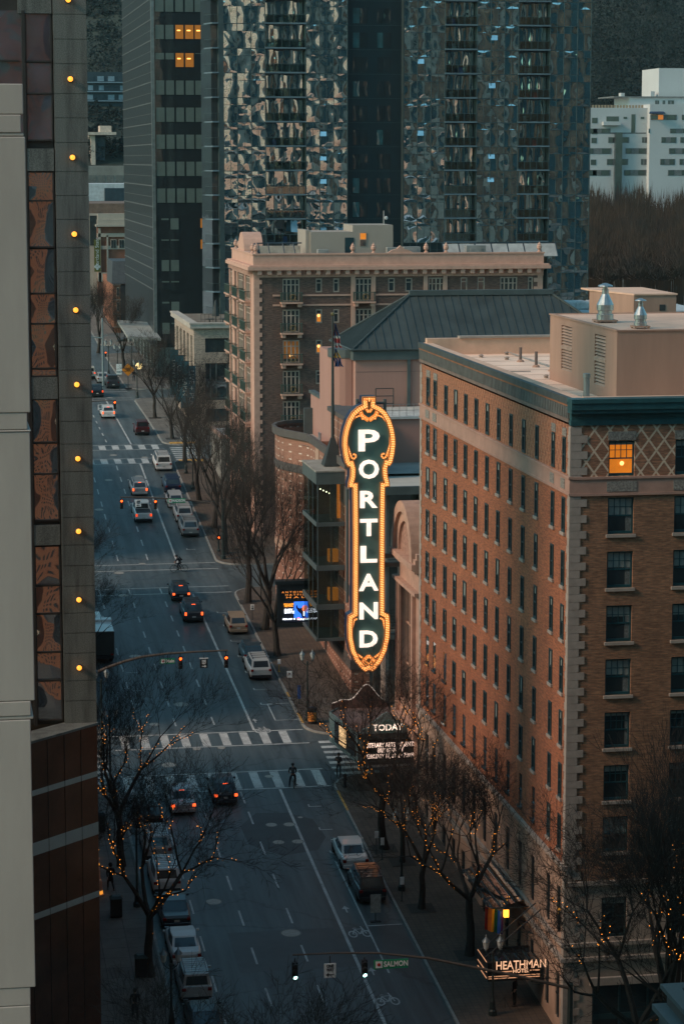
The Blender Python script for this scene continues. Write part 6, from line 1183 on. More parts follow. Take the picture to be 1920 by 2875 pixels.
# buildings behind the camera for the tower reflections; warm ones turned sunward to brighten them
plainblock('cream_tower', 'tall cream tower behind the viewpoint, seen only as a reflection', 62, 104, -110, -75, -20, 190, M('cream_concrete', (.80, .60, .46), .85, vs=.2), 'N', 4.2, 5.2, 2.6, 2.3).rotation_euler[2] = radians(52)
plainblock('dark_glass_tower', 'dark tower behind the viewpoint, seen only as a reflection', 104.5, 126, -90, -60, -20, 190, M('dark_cladding', (.03, .05, .055), .6), 'N', 3.6, 3, 2)
plainblock('buff_tower', 'buff tower behind the viewpoint, seen only as a reflection', 128, 162, -120, -80, -20, 150, M('buff_concrete', (.78, .58, .44), .85, vs=.2), 'N', 3.9, 4.4, 2.0, 2.4).rotation_euler[2] = radians(52)
plainblock('brown_brick_tower', 'brown brick tower behind the viewpoint, seen only as a reflection', 163, 196, -95, -60, -20, 150, M('russet_brick', (.40, .17, .09), .9), 'N', 3.4, 3.2, 1.6).rotation_euler[2] = radians(52)
plainblock('pink_low_block', 'pink low block beside the viewpoint, seen only as a reflection', 74, 128, 10, 60, -10, 42, M('pink_concrete', (.66, .40, .29), .85, vs=.2), 'N', 5.5, 8, 2.6).rotation_euler[2] = radians(52)
plainblock('sky_blocking_tower', 'dark tower added far right behind the viewpoint to keep sky out of reflections', 197, 260, -95, -60, -20, 170, M('teal_cladding', (.03, .08, .09), .6), 'N', 3.6, 3.4, 2.2)  # added to block the bright sky from the right-hand reflections
plainblock('russet_block', 'russet brick block right behind the viewpoint, seen only as a reflection', -30, 44, -40, -10, -10, 85, M('russet_brick2', (.45, .15, .07), .9), 'N', 4, 4.6, 2.4).rotation_euler[2] = radians(40)
plainblock('grey_slab_tower', 'grey slab tower behind the viewpoint, seen only as a reflection', 18, 58, -150, -120, -20, 120, M('grey_slab', (.30, .28, .26), .85), 'N', 4, 4, 2.6)
# ================================================================ far background, left: street end, campus, rowhouse, hillside houses
QY = 470; qx = lambda u, y=QY: onY(u, 700, y).x; qz = lambda v, y=QY: onY(300, v, y).z
UN = thing('campus_hall', 'cream and red brick campus hall with cornice and a green banner', 'building', (qx(300), QY, 19)); m_cream = M('cream_stone', (.38, .34, .29), .85, vs=.4, var=.1); m_redb = M('red_brick_far', (.20, .085, .055), .9, vs=.6, var=.2)
b = MB(); b.box(qx(275), qx(430), QY, QY+25, 12, qz(636)); b.build('wall', m_redb, UN); b = MB()
for z0, z1, pr in ((qz(636), qz(630), 1.0), (qz(630), qz(616), .3), (qz(665), qz(655), .3), (qz(700), qz(690), .2), (qz(790), qz(765), .3)): b.box(qx(277)-pr*.5, qx(430), QY-pr, QY+1, z0, z1)
b.box(qx(277), qx(284), QY-.3, QY+1, qz(790), qz(640)); b.box(qx(300), qx(305), QY-.3, QY+1, qz(775), qz(660)); b.box(qx(353), qx(360), QY-.3, QY+1, qz(775), qz(660)); b.box(qx(277), qx(430), QY+.4, QY+14, qz(616), qz(600)); b.build('stone_trim', m_cream, UN)
for u in (311, 334, 360): b = MB(); b.box(qx(u), qx(u+17), QY-.25, QY-.02, qz(697), qz(672)); f = b.build('window', m_awin, UN); b = MB(); b.box(qx(u+2), qx(u+8), QY-.3, QY-.26, qz(696), qz(674)); b.box(qx(u+9), qx(u+15), QY-.3, QY-.26, qz(696), qz(674)); b.build('pane', m_apane, f)
b = MB(); b.box(qx(246), qx(292), QY+2, QY+20, 12, qz(600)); b.build('side_wing', m_cream, UN); b = MB(); b.box(qx(256), qx(276), QY+1.9, QY+1.98, qz(690), qz(606)); b.build('tall_window', m_apane, UN)
b = MB(); b.box(qx(244), qx(430), QY+3, QY+30, qz(600), qz(572)); b.build('rear_block', M('brown_far', (.16, .11, .085), .9), UN)
t_ = thing('campus_banner', 'long olive green banner with white lettering on the campus hall', 'banner', (qx(272), QY-1, qz(717))); b = MB(); b.box(qx(264), qx(282), QY-1.1, QY-1, qz(762), qz(672)); b.build('cloth', M('olive_banner', (.10, .10, .02), .8), t_); text(t_, 'Portland State', 1.0, M('banner_print', (), .8), (qx(272.5), QY-1.15, qz(708)), (0, 0, 1), (-1, 0, 0), .03)
b = MB()
for a in range(4): b.ball((qx(272.5)+.35*cos(a*pi/2), QY-1.14, qz(748)+.35*sin(a*pi/2)), .27, 8, (1, .1, 1))
b.build('emblem', M('banner_print', (), .8), t_)
RHY = 425; rx_ = lambda u: onY(u, 850, RHY).x; rz_ = lambda v: onY(330, v, RHY).z; RH = thing('brick_rowhouse', 'narrow red brick rowhouse with a dark mansard roof', 'building', (rx_(320), RHY, 17)); b = MB(); b.box(rx_(324), rx_(420), RHY, RHY+30, 12, rz_(790)); b.box(rx_(318), rx_(338), RHY-.8, RHY+.01, 12, rz_(795)); b.build('wall', brick('rowhouse_brick', (.34, .12, .06), (.26, .09, .045), (.2, .12, .08)), RH)
b = MB(); b.box(rx_(338), rx_(420), RHY-.9, RHY-.02, 12, rz_(800)); b.build('dark_bay', M('dark_bay', (.02, .025, .03), .7), RH); b = MB(); b.prism([(rx_(314), RHY-1, rz_(796)), (rx_(420), RHY-1, rz_(796)), (rx_(420), RHY+3, rz_(735)), (rx_(322), RHY+3, rz_(735))], (0, 12, 0)); b.build('roof', M('slate_grey', (.05, .06, .065), .7), RH)
for v in (805, 847, 888): b = MB(); b.box(rx_(327), rx_(335), RHY-.9, RHY-.82, rz_(v+26), rz_(v)); f = b.build('window', m_awin, RH); b = MB(); b.box(rx_(328.3), rx_(333.7), RHY-.95, RHY-.905, rz_(v+24), rz_(v+2)); b.build('pane', m_apane, f)
for v in (798, 840, 880, 916): b = MB(); b.box(rx_(316), rx_(340), RHY-.95, RHY-.81, rz_(v+2), rz_(v)); b.build('string_course', m_stone, RH)
for v, d in ((960, 0), (985, 6)): b = MB(); y = RHY-14-d; p = onY(312+d, v, y); b.prism([(p.x-1.5, y, p.z-.9), (p.x+3, y, p.z+.6), (p.x+3, y+4, p.z+.6), (p.x-1.5, y+4, p.z-.9)], (0, 0, .15)); tag(b.build('shop_awning', m_dark), 'black shop awning jutting over the far pavement, %s one' % ('upper' if d == 0 else 'lower'), 'awning', 'black awnings far down the street')
def farblock(name, label, u0, u1, v0, v1, y, mt, parts=(), cat='building'):
    x0, x1 = onY(u0, v0, y).x, onY(u1, v0, y).x; z1, z0 = onY(300, v0, y).z, onY(300, v1, y).z; t = thing(name, label, cat, (x0, y, z0)); b = MB(); b.box(x0, x1, y, y+18, z0-8, z1); b.build('wall', mt, t)
    for nm, a, c, e, f, pm, d in parts: b = MB(); b.box(onY(a, e, y).x, onY(c, e, y).x, y-d, y-.02, onY(300, f, y).z, onY(300, e, y).z); b.build(nm, pm, t)
    return t
m_conc = M('far_concrete', (.20, .20, .18), .9, vs=.2); m_fd = M('far_dark_blue', (.018, .04, .055), .6); m_fw = M('far_window_light', (.16, .24, .30), .5)
farblock('concrete_office', 'grey concrete building with a row of square recesses far down the street', 240, 380, 466, 520, 620, m_conc, [('recess', 250+25*k, 271+25*k, 492, 514, M('recess_grey', (.12, .13, .12), .8), .1) for k in range(5)])
farblock('white_warehouse', 'white flat warehouse with a dark blue screen on its roof', 240, 380, 516, 572, 560, M('white_metal_wall', (.46, .50, .52), .7), [('screen', 294, 370, 528, 566, m_fd, .6), ('parapet', 244, 370, 564, 572, m_fd, .8)])
hillb = [('window', 244+30*i+(4 if k % 2 else 0), 262+30*i, 214+26*k, 228+26*k, m_fw if (i+k) % 3 else m_fd, .3) for i in range(5) for k in range(3)]+[('balcony', 242, 362, 230+26*k, 233+26*k, m_fw, 1.2) for k in range(3)]
farblock('hillside_apartments', 'dark hillside apartment block with rows of pale windows', 240, 380, 202, 292, 776, m_fd, hillb)
farblock('hillside_house', 'small grey house among the trees near the top left of the hill', 236, 272, 38, 72, 884, M('house_grey', (.07, .09, .095), .8), [('window', 238+10*k, 246+10*k, 40, 54, m_fw, .3) for k in range(3)])
farblock('hillside_house', 'tall grey house beside the black tower near the top of the hill', 314, 360, 28, 80, 880, M('house_grey', (), .8), [('window', 318+13*k, 328+13*k, 32, 50, m_fw, .3) for k in range(3)])
t_ = farblock('stilt_house', 'pale flat-roofed house on a tall column among dark trees', 256, 268, 378, 452, 733, M('pale_stilt', (.52, .43, .36), .8)); y = 733; b = MB(); b.box(onY(240, 370, y).x, onY(326, 370, y).x, y-2, y+10, onY(300, 379, y).z, onY(300, 371, y).z); b.box(onY(282, 370, y).x, onY(314, 370, y).x, y, y+8, onY(300, 371, y).z, onY(300, 353, y).z); b.build('roof_slab', M('pale_stilt', (), .8), t_); b = MB(); b.box(onY(268, 370, y).x, onY(296, 370, y).x, y+2, y+9, onY(300, 450, y).z, onY(300, 379, y).z); b.build('glazing', m_fd, t_)
# ================================================================ bare street trees, string lights, woods
m_bark = M('winter_bark', (.030, .026, .022), .95, vs=3, var=.35, bump=.6, bs=8); m_twig = M('winter_twig', (.034, .028, .024), .95, vs=1, var=.3)
m_fairy = glow('fairy_light_amber', (1, .32, .035), 2.2)
def tree_mesh(seed, h=11, spread=.55, vase=.5, depth=6, trunk=.2, fork=.28, twig=1.0, droop=0):
    """tapered trunk, forking limbs and twigs; returns (trunk MB, crown MB, limb paths)"""
    r = random.Random(seed); T_, C_ = MB(), MB(); limbs = []
    def seg(mb, p0, p1, r0, r1, n): 
        d = (p1-p0); a = d.orthogonal().normalized(); b = d.normalized().cross(a); vs = [tuple(p+(a*cos(2*pi*i/n)+b*sin(2*pi*i/n))*q) for p, q in ((p0, r0), (p1, r1)) for i in range(n)]; mb.add(vs, [(i, (i+1) % n, (i+1) % n+n, i+n) for i in range(n)])
    p = Vector((0, 0, 0)); hh = h*fork; pts = [p]; 
    for k in range(4): q = p+Vector((r.uniform(-.1, .1), r.uniform(-.1, .1), hh/4)); seg(T_, p, q, trunk*(1.25 if k == 0 else 1-.06*k), trunk*(1-.06*(k+1)), 8); p = q; pts.append(q)
    limbs.append(pts)
    def grow(p, d, L, rad, lev, path):
        n = 3 if lev < 3 else 2; q = p; dd = d.copy(); start = rad
        for k in range(n):
            dd = (dd+Vector((r.uniform(-1, 1), r.uniform(-1, 1), r.uniform(-.4, .8)+vase*.25-droop*lev*.05))*.16).normalized(); q2 = q+dd*(L/n); r2 = rad*(1-.35*(k+1)/n)
            seg(T_ if lev < 2 else C_, q, q2, rad*(1-.35*k/n), r2, 6 if lev < 2 else (4 if lev < 4 else 3)); q = q2; path.append(q)
            if lev >= 2 and k < n-1 and lev < depth:
                sd = (dd+Vector((r.uniform(-1, 1), r.uniform(-1, 1), r.uniform(-.2, .6)))*.75).normalized(); grow(q, sd, L*.55, r2*.5, lev+1, [q])
        if lev < 3: limbs.append(path)
        if lev >= depth: return
        nb = (3 if lev == 0 else (3 if r.random() < .55 else 2))
        for k in range(nb):
            a = r.uniform(0, 2*pi); ax_ = dd.orthogonal().normalized(); ax_.rotate(Matrix.Rotation(a, 3, dd)); ang = r.uniform(.25, .62)*(1 if lev else 1.1)*spread/.55; nd = (dd*cos(ang)+ax_*sin(ang)); nd.z += .12*vase; nd.normalize()
            grow(q, nd, L*r.uniform(.66, .86), max(.007, start*.65*r.uniform(.55, .8)), lev+1, [q])
    n0 = 4
    for k in range(n0):
        a = 2*pi*k/n0+r.uniform(-.5, .5); el = r.uniform(.35, .75)*spread/.55; grow(p, Vector((cos(a)*sin(el), sin(a)*sin(el), cos(el))), h*.235*r.uniform(.85, 1.15), trunk*.55, 0, [p])
    return T_, C_, limbs
def lights_on(limbs, frac, r, rad=.017, step=.17, wrap=.16, lo=0):
    b = MB()
    for path in limbs:
        if r.random() > frac and path is not limbs[0]: continue
        ph = r.uniform(0, 6)
        for p, q in zip(path, path[1:]):
            L = (q-p).length; n = max(1, int(L/step)); d = (q-p).normalized(); a = d.orthogonal().normalized(); c = d.cross(a)
            for k in range(n):
                if r.random() < .12: continue
                ph += 1.3; m = p.lerp(q, k/n)+(a*cos(ph)+c*sin(ph))*(wrap if path is limbs[0] else wrap*.55)
                if m.z > lo: b.ball(m, rad, 4)
    return b
TREES = {}
specs = {'a': dict(seed=3, h=11, spread=.62, vase=.6, depth=6, trunk=.25), 'b': dict(seed=8, h=10.5, spread=.75, vase=.3, depth=6, trunk=.24), 'c': dict(seed=15, h=13, spread=.45, vase=1.0, depth=6, trunk=.32, fork=.25), 'd': dict(seed=21, h=9, spread=.7, vase=.3, depth=6, trunk=.2)}
for k, sp_ in specs.items():
    T_, C_, L_ = tree_mesh(**sp_); TREES[k] = [T_, C_, L_, None, None]
def street_tree(kind, x, y, label, s=1.0, rz=0, lit=0, z=None, group='bare street trees'):
    T_, C_, L_, mt_, mc_ = TREES[kind]; t = thing('street_tree', label, 'tree', (x, y, (g(y)+.12) if z is None else z), group)
    if mt_ is None:
        o0, o1 = T_.build('trunk', m_bark), C_.build('crown', m_twig); TREES[kind][3], TREES[kind][4] = o0.data, o1.data; bpy.data.objects.remove(o0); bpy.data.objects.remove(o1)
    for nm, me in (('trunk', TREES[kind][3]), ('crown', TREES[kind][4])): o = bpy.data.objects.new(nm, me); S.collection.objects.link(o); o.parent = t
    t.scale = (s, s, s); t.rotation_euler = (0, 0, rz)
    if lit:
        b = lights_on(L_, lit, random.Random(int(x*10+y))); b.xf(Matrix.Rotation(rz, 4, 'Z') @ Matrix.Scale(s, 4)); o = b.build('string_lights', m_fairy); o.location = t.location
        tag(o, 'amber fairy lights on the '+' '.join(label.split()[:11]), 'fairy lights', 'fairy lights in the street trees')
    return t
TL = [('a', 11.2, 151.8, 'bare tree at the left corner with dense fairy lights round its fork', 1.1, .3, .5), ('b', 11.4, 133.6, 'wide bare lit tree on the left pavement nearest the bottom of the picture', 1.2, 1.9, .5),
 ('d', 12.9, 103.5, 'bare tree top rising from the bottom edge left of the road', 1.25, 4.0, 0),
 ('b', 28.6, 152.6, 'lit bare tree in front of the theatre marquee', 1.2, .9, .45), ('d', 29.3, 150.0, 'bare tree crossing the Salmon-side end of the marquee', .9, 2.2, 0), ('a', 28.9, 141.8, 'bare tree on the right pavement with lit spreading low branches', .88, 3.4, .6), ('b', 30.2, 134.0, 'bare tree beside the hotel entrance with lit trunk', 1.15, 5.0, .4),
 ('c', 28.4, 209.5, 'slim tall bare tree left of the electronic billboard', 1.08, .5, 0), ('c', 28.2, 219.5, 'stout bare tree near the plain crossing lines', 1.05, 1.8, 0), ('c', 28.3, 200.6, 'bare tree hard against the billboard edge', .9, 3.0, 0), ('c', 28.6, 240.5, 'dense twiggy tree before the brick apartment house', .98, 2.2, 0), ('c', 28.7, 251, 'second dense twiggy tree before the apartment house', .98, .3, 0), ('c', 28.4, 262, 'third dense twiggy tree before the apartment house', .92, 4.4, 0),
 ('a', 28.8, 281, 'spreading bare tree beside the far zebra crossing', 1.05, 1.2, 0), ('c', 28.9, 297, 'bare tree in front of the limestone building banners', .72, 2.9, 0), ('a', 28.5, 316, 'bare tree in front of the far end of the limestone building', .95, .1, 0), ('c', 37.5, 300.5, 'bare tree rising against the limestone wall beside the apartment house', .9, 1.5, 0),
 ('d', 10.7, 211, 'bare branches showing past the granite column over the parked coaches', .98, 1.1, 0), ('d', 10.8, 199.5, 'bare tree behind the granite column above the signal mast', .95, 2.5, 0), ('a', 11.2, 192, 'bare tree behind the granite edge near the first signal mast', .72, .2, 0)]
for k, x, y, l, s_, rz, lit in TL: street_tree(k, x, y, l, s_, rz, lit)
# trees in front of the corner hotel's shop front
for k, u, y, s_, rz, lit, l in (('b', 1800, 113, 1.45, .4, .2, 'lit bare tree before the hotel shop window, left one'), ('c', 1870, 113.5, 1.35, 1.3, .2, 'tall bare tree before the hotel shop window, middle one'), ('d', 1925, 112.8, 1.5, 2.7, .15, 'bare tree cut by the right edge before the hotel shop window')):
    street_tree(k, onY(u, 2700, y).x, y, l, s_, rz, lit)
for x, y, l in ((26.5, 395, 'far bare tree down the street, in the middle'), (23.0, 420, 'farthest dark bare tree in the gap beside the granite'), (22.2, 380, 'dark bare tree at the far left of the street'), (29.0, 372, 'bare tree beside the far lamp posts')): street_tree('c', x, y, l, .85, x, 0, group='far bare trees')
# ---------------------------------------------------------------- wooded hill and the brown bare park wood
def leafmat(name, c0, c1): t = NT(name); n = t.noise(t.coord(), .11, 4, .7); t.link(t.ramp(n.outputs[0], [(.35, c0), (.65, c1)]), t.b.inputs['Base Color']); t.b.inputs['Roughness'].default_value = .95; return t.m
m_fir = leafmat('hill_foliage', (.003, .014, .016), (.007, .021, .022)); m_brush = leafmat('bare_wood_brown', (.055, .044, .036), (.125, .075, .046))
rw = random.Random(5)
def clump(mb, c, rx, rz, n, size, conif):
    for k in range(n):
        f = rw.random(); z = -1+2*f; rr_ = sqrt(max(0, 1-z*z))*rw.uniform(.5, 1) if not conif else (1-f)*rw.uniform(.5, 1); a = rw.uniform(0, 2*pi); p = Vector((c[0]+rx*rr_*cos(a), c[1]+rx*rr_*sin(a), c[2]+rz*z)); s_ = size*rw.uniform(.5, 1.4)
        q = [Vector((rw.uniform(-1, 1), rw.uniform(-1, 1), rw.uniform(-1, 1)))*s_ for _ in range(3)]; mb.add([p+q[0], p+q[1], p+q[2]], [(0, 1, 2)])
fm = MB(); n = 0
for k in range(6000):
    y = 735+1250*rw.random()**1.35; u = rw.choice((rw.uniform(225, 365), rw.uniform(1600, 1960), rw.uniform(1600, 1960), rw.uniform(1600, 1960))); x = onY(u, 300, y).x+rw.uniform(-3, 3); z = hz(x, y)
    if n > 2600: break
    n += 1; con = rw.random() < .45; R_ = rw.uniform(3, 6.5); Hh = rw.uniform(7, 15) if con else rw.uniform(5, 9)
    if u < 370 and (y < 783 or 835 < y < 890): R_ *= .5; Hh *= .16 if y > 783 or y > 740 else .3
    clump(fm, (x, y, z+Hh*.8), R_*(.8 if con else 1.2), Hh, 105, .55, con)
o = fm.build('hill_forest', m_fir); o['kind'] = 'stuff'; tag(o, 'dark evergreen and bare woods covering the hillside', 'forest')
fm = MB()
for k in range(760):
    u = rw.uniform(1610, 1990); y = rw.uniform(440, 552); x = onY(u, 600, y).x; vt = 488+12*sin(u*.045)+rw.uniform(0, 25) + (552-y)*.0; zt = onY(u, vt+(552-y)*2.2, y).z; zb_ = max(24, zt-13)
    base = Vector((x, y, zb_)); 
    for j in range(52):
        a = rw.uniform(0, 2*pi); rr_ = rw.uniform(.3, 3.8); top = Vector((x+rr_*cos(a), y+rr_*sin(a), zb_+(zt-zb_)*rw.uniform(.45, 1.0)*(1-.02*rr_*rr_))); st_ = base.lerp(top, rw.uniform(.3, .8))+Vector((rw.uniform(-.6, .6), 0, 0)); w_ = Vector((rw.uniform(.04, .13), 0, 0)); fm.add([st_-w_, st_+w_, top], [(0, 1, 2)])
    fm.add([base+Vector((-.2, 0, -10)), base+Vector((.2, 0, -10)), base.lerp(Vector((x, y, zt)), .8)], [(0, 1, 2)])
o = fm.build('bare_park_wood', m_brush); o['kind'] = 'stuff'; tag(o, 'brown leafless park wood below the white hillside block', 'woods')
# ================================================================ vehicles
m_tyre = M('tyre_rubber', (.012, .012, .013), .9); m_rim = M('alloy_rim', (.25, .26, .27), .35, metal=.8); m_carglass = glass('car_glass', (.006, .010, .012), .06, rough=.02); m_plastic = M('black_plastic', (.012, .012, .014), .55); m_plate = M('number_plate', (.45, .45, .42), .6, vs=20)
m_tl = M('tail_light_off', (.22, .012, .008), .25); m_tl_on = glow('brake_light', (1, .10, .02), 2.0); m_tl_dim = glow('running_light', (1, .07, .01), 1.0); m_chrome = M('chrome', (.5, .5, .5), .15, metal=1)
def paint(name, c): return M('paint_'+name, c, .32, var=.06, vs=.6, spec=.5, coat=.4)
KIND = {   # y stations from the rear: (y, ztop, half width); greenhouse: rear base, rear top, front top, front base, roof z, belt z, half widths
 'hatch': dict(L=4.15, W=.87, belt=.98, roof=1.55, gr=(.12, .55, 2.75, 3.45), st=[(0, .80, .76), (.08, .96, .82), (.5, 1.0, .87), (2.9, .98, .87), (3.5, .92, .86), (3.95, .78, .78), (4.15, .62, .66)]),
 'suv': dict(L=4.6, W=.92, belt=1.08, roof=1.72, gr=(.10, .42, 3.0, 3.65), st=[(0, .92, .84), (.06, 1.06, .88), (.5, 1.10, .92), (3.0, 1.08, .92), (3.7, 1.02, .91), (4.4, .90, .84), (4.6, .70, .72)]),
 'sedan': dict(L=4.75, W=.91, belt=.93, roof=1.44, gr=(.75, 1.45, 3.0, 3.75), st=[(0, .78, .78), (.10, .92, .84), (.9, .96, .91), (3.1, .94, .91), (3.8, .88, .89), (4.5, .74, .82), (4.75, .58, .68)]),
 'van': dict(L=5.1, W=.99, belt=1.05, roof=1.78, gr=(.06, .30, 3.5, 4.35), st=[(0, .95, .92), (.05, 1.04, .95), (.5, 1.08, .99), (3.4, 1.05, .99), (4.4, .98, .96), (4.95, .82, .86), (5.1, .65, .74)]),
 'jeep': dict(L=4.3, W=.90, belt=1.12, roof=1.80, gr=(.08, .16, 2.6, 2.95), st=[(0, 1.08, .86), (.04, 1.12, .88), (.4, 1.13, .90), (2.9, 1.12, .90), (3.2, 1.10, .88), (4.2, 1.05, .82), (4.3, .80, .76)]),
 'wagon': dict(L=4.7, W=.92, belt=1.0, roof=1.55, gr=(.10, .55, 3.1, 3.85), st=[(0, .86, .82), (.06, 1.0, .88), (.5, 1.02, .92), (3.1, 1.0, .92), (3.9, .94, .9), (4.55, .80, .82), (4.7, .62, .7)]),
 'pickup': dict(L=5.4, W=.95, belt=1.10, roof=1.78, gr=(1.95, 2.05, 3.55, 4.15), st=[(0, 1.08, .90), (.05, 1.10, .92), (1.9, 1.12, .95), (3.6, 1.12, .95), (4.2, 1.08, .93), (5.2, .98, .86), (5.4, .72, .76)])}
def car(kind, col, name, label, x, y, brake=0, rz=0, rack=False, group='', spare=False, z=None, cat='car'):
    K = KIND[kind]; t = thing(name, label, cat, (0, 0, 0), group or None); pm = col; b = MB(); zb = .30
    rings = []
    for yy, zt, hw in K['st']:
        rings.append([(-hw*.93, yy, zb), (-hw, yy, zb+.22), (-hw, yy, zt-.22), (-hw*.95, yy, zt-.06), (-hw*.86, yy, zt), (hw*.86, yy, zt), (hw*.95, yy, zt-.06), (hw, yy, zt-.22), (hw, yy, zb+.22), (hw*.93, yy, zb)])
    m = len(rings[0])
    for A, B in zip(rings, rings[1:]):
        o = len(b.v); b.add(A+B, [(i, (i+1) % m, (i+1) % m+m, i+m) for i in range(m)])
    b.add(rings[0], [tuple(range(m))]); b.add(rings[-1], [tuple(range(m))])
    body = b.build('body', pm, t, smooth=False)
    g0, g1, g2, g3 = K['gr']; W = K['W']; zr, zt = K['roof'], K['belt']; rw_ = W*.80; bwid = W*.93
    # greenhouse pillars + roof
    b = MB(); base = [(-bwid*.92, g0, zt-.04), (bwid*.92, g0, zt-.04), (bwid, (g0+g3)/2, zt-.04), (bwid*.9, g3, zt-.06), (-bwid*.9, g3, zt-.06), (-bwid, (g0+g3)/2, zt-.04)]
    top = [(-rw_*.93, g1, zr-.05), (rw_*.93, g1, zr-.05), (rw_, (g1+g2)/2, zr), (rw_*.92, g2, zr-.05), (-rw_*.92, g2, zr-.05), (-rw_, (g1+g2)/2, zr)]
    b.add(base+top, [(i, (i+1) % 6, (i+1) % 6+6, i+6) for i in range(6)]+[(6, 7, 8, 11), (11, 8, 9, 10)]); b.build('roof', pm, t)
    def gq(a, c, f0, f1, h0, h1, nm, off=.012):
        A, B, C_, D_ = Vector(base[a]), Vector(base[c]), Vector(top[c]), Vector(top[a]); P = lambda f, h: A.lerp(B, f).lerp(D_.lerp(C_, f), h); n = (B-A).cross(D_-A).normalized()
        cc = Vector((0, (g0+g3)/2, zt)); n = n if n.dot(P(.5, .5)-cc) > 0 else -n; q = MB(); q.prism([P(f0, h0)+n*.001, P(f1, h0)+n*.001, P(f1, h1)+n*.001, P(f0, h1)+n*.001], n*off); return q.build(nm, m_carglass, t)
    gq(0, 1, .09, .91, .12, .86, 'rear_window'); gq(3, 4, .06, .94, .1, .92, 'windscreen'); 
    for a, c in ((1, 2), (2, 3), (4, 5), (5, 0)): gq(a, c, .10 if (a, c) in ((1, 2), (4, 5)) else .04, .96 if (a, c) in ((1, 2), (4, 5)) else .9, .12, .88, 'side_window')
    b = MB(); b.box(-W*.9, W*.9, -.06, .25, .26, .50); b.build('rear_bumper', m_plastic if kind in ('suv', 'jeep', 'pickup') else pm, t, bevel=.03); b = MB(); b.box(-.16, .16, -.075, -.062, .52 if kind not in ('hatch', 'sedan') else .56, .66 if kind not in ('hatch', 'sedan') else .70); b.build('number_plate', m_plate, t)
    b = MB(); b.box(-W*.86, W*.86, K['L']-.2, K['L']+.04, .28, .5); b.build('front_bumper', m_plastic, t, bevel=.03)
    lz = K['belt']-.20
    for s_ in (-1, 1):
        b = MB(); xo = s_*W*.80; 
        if kind in ('wagon', 'pickup', 'suv') and brake > 0: b.box(xo-.09, xo+.09, -.05, .12, lz-.16, lz+.12)
        else: b.box(xo-.11, xo+.11, -.05, .12, lz-.08, lz+.10)
        b.build('tail_light', m_tl_on if brake == 1 else (m_tl_dim if brake == 2 else m_tl), t, bevel=.015)
        b = MB(); b.box(s_*W*.78-.13, s_*W*.78+.13, K['L']-.12, K['L']+.0, .60, .72); b.build('headlight', m_rim, t)
        b = MB(); b.box(s_*W, s_*(W+.17), g3-.45, g3-.32, zt+.0, zt+.13); b.build('door_mirror', pm, t, bevel=.02)
        for yw in (.82, K['L']-.92):
            r_ = .33 if kind in ('hatch', 'sedan', 'wagon') else .37; b = MB(); R_ = Matrix.Translation((s_*(W-.13), yw, r_)) @ Matrix.Rotation(s_*pi/2, 4, 'Y'); b.lathe([(r_*.62, -.11), (r_*.94, -.11), (r_, -.07), (r_, .08), (r_*.92, .13), (r_*.62, .13)], (0, 0, 0), 14); b.xf(R_); w_ = b.build('wheel', m_tyre, t); b = MB(); b.lathe([(.02, .10), (r_*.60, .125), (r_*.62, .135), (r_*.5, .10), (.05, .12)], (0, 0, 0), 10); b.xf(R_); b.build('rim', m_rim, w_)
    if brake == 1: b = MB(); b.box(-.17, .17, g1-.04, g1+.02, zr-.10, zr-.055); b.build('third_brake_light', m_tl_on, t)
    if rack:
        for s_ in (-1, 1): b = MB(); b.tube((s_*rw_*.85, g1+.1, zr+.04), (s_*rw_*.85, g2-.1, zr+.04), .02, n=5); b.box(s_*rw_*.85-.02, s_*rw_*.85+.02, g1+.3, g1+.36, zr-.06, zr+.04); b.build('roof_rail', m_chrome if rack == 2 else m_plastic, t)
        b = MB()
        for f in ((.2, .45, .7) if rack != 3 else (.08, .2, .32, .44, .56, .68, .8)): yy = g1+(g2-g1)*f; b.box(-rw_*.85, rw_*.85, yy, yy+.05, zr+.03, zr+.06)
        b.build('roof_bars', m_chrome if rack > 1 else m_plastic, t)
    if spare: b = MB(); b.lathe([(.1, -.05), (.33, -.05), (.35, 0), (.33, .16), (.1, .16)], (0, 0, 0), 14); b.xf(Matrix.Translation((0, -.02, .95)) @ Matrix.Rotation(pi/2, 4, 'X')); b.build('spare_wheel', m_tyre, t)
    if kind == 'pickup':
        b = MB(); b.box(-.78, .78, .10, 1.85, 1.10, 1.135); b.build('bed_cover', m_plastic, t)
    b = MB(); b.box(-W*.75, W*.75, .15, K['L']-.2, .16, .31); b.build('underbody', m_plastic, t)
    sl_ = atan((g(y+4)-g(y))/4); t.location = (x, y, g(y)+.01 if z is None else z); t.rotation_euler = (sl_, 0, rz); return t
CT, PK = 'cars driving up the street', 'parked cars along the kerb'
wht, slv, blk, cha, beige, teal, red_, navy = paint('white', (.62, .62, .60)), paint('silver', (.36, .37, .37)), paint('black', (.008, .010, .013)), paint('charcoal', (.03, .034, .042)), paint('beige', (.30, .22, .15)), paint('dark_teal', (.015, .04, .055)), paint('dark_red', (.07, .010, .012)), paint('navy', (.012, .02, .05))
car('hatch', cha, 'hatchback_car', 'dark charcoal hatchback with lit brake lights by the near zebra', 19.33, 162.9, 1, group=CT)
car('sedan', slv, 'sedan_car', 'silver saloon with lit brake lights behind the fairy-lit tree', 16.21, 161.3, 1, group=CT)
car('suv', cha, 'suv_car', 'dark grey crossover with roof rails and amber brake lights on the solid line', 22.5, 213, 1, rack=2, group=CT)
car('hatch', blk, 'hatchback_car', 'black coupe braking just before the plain crossing lines', 22.17, 220.8, 1, group=CT)
car('pickup', wht, 'pickup_truck', 'white pickup truck with red lights beneath the MADISON sign', 21.6, 254, 2, group=CT, cat='pickup')
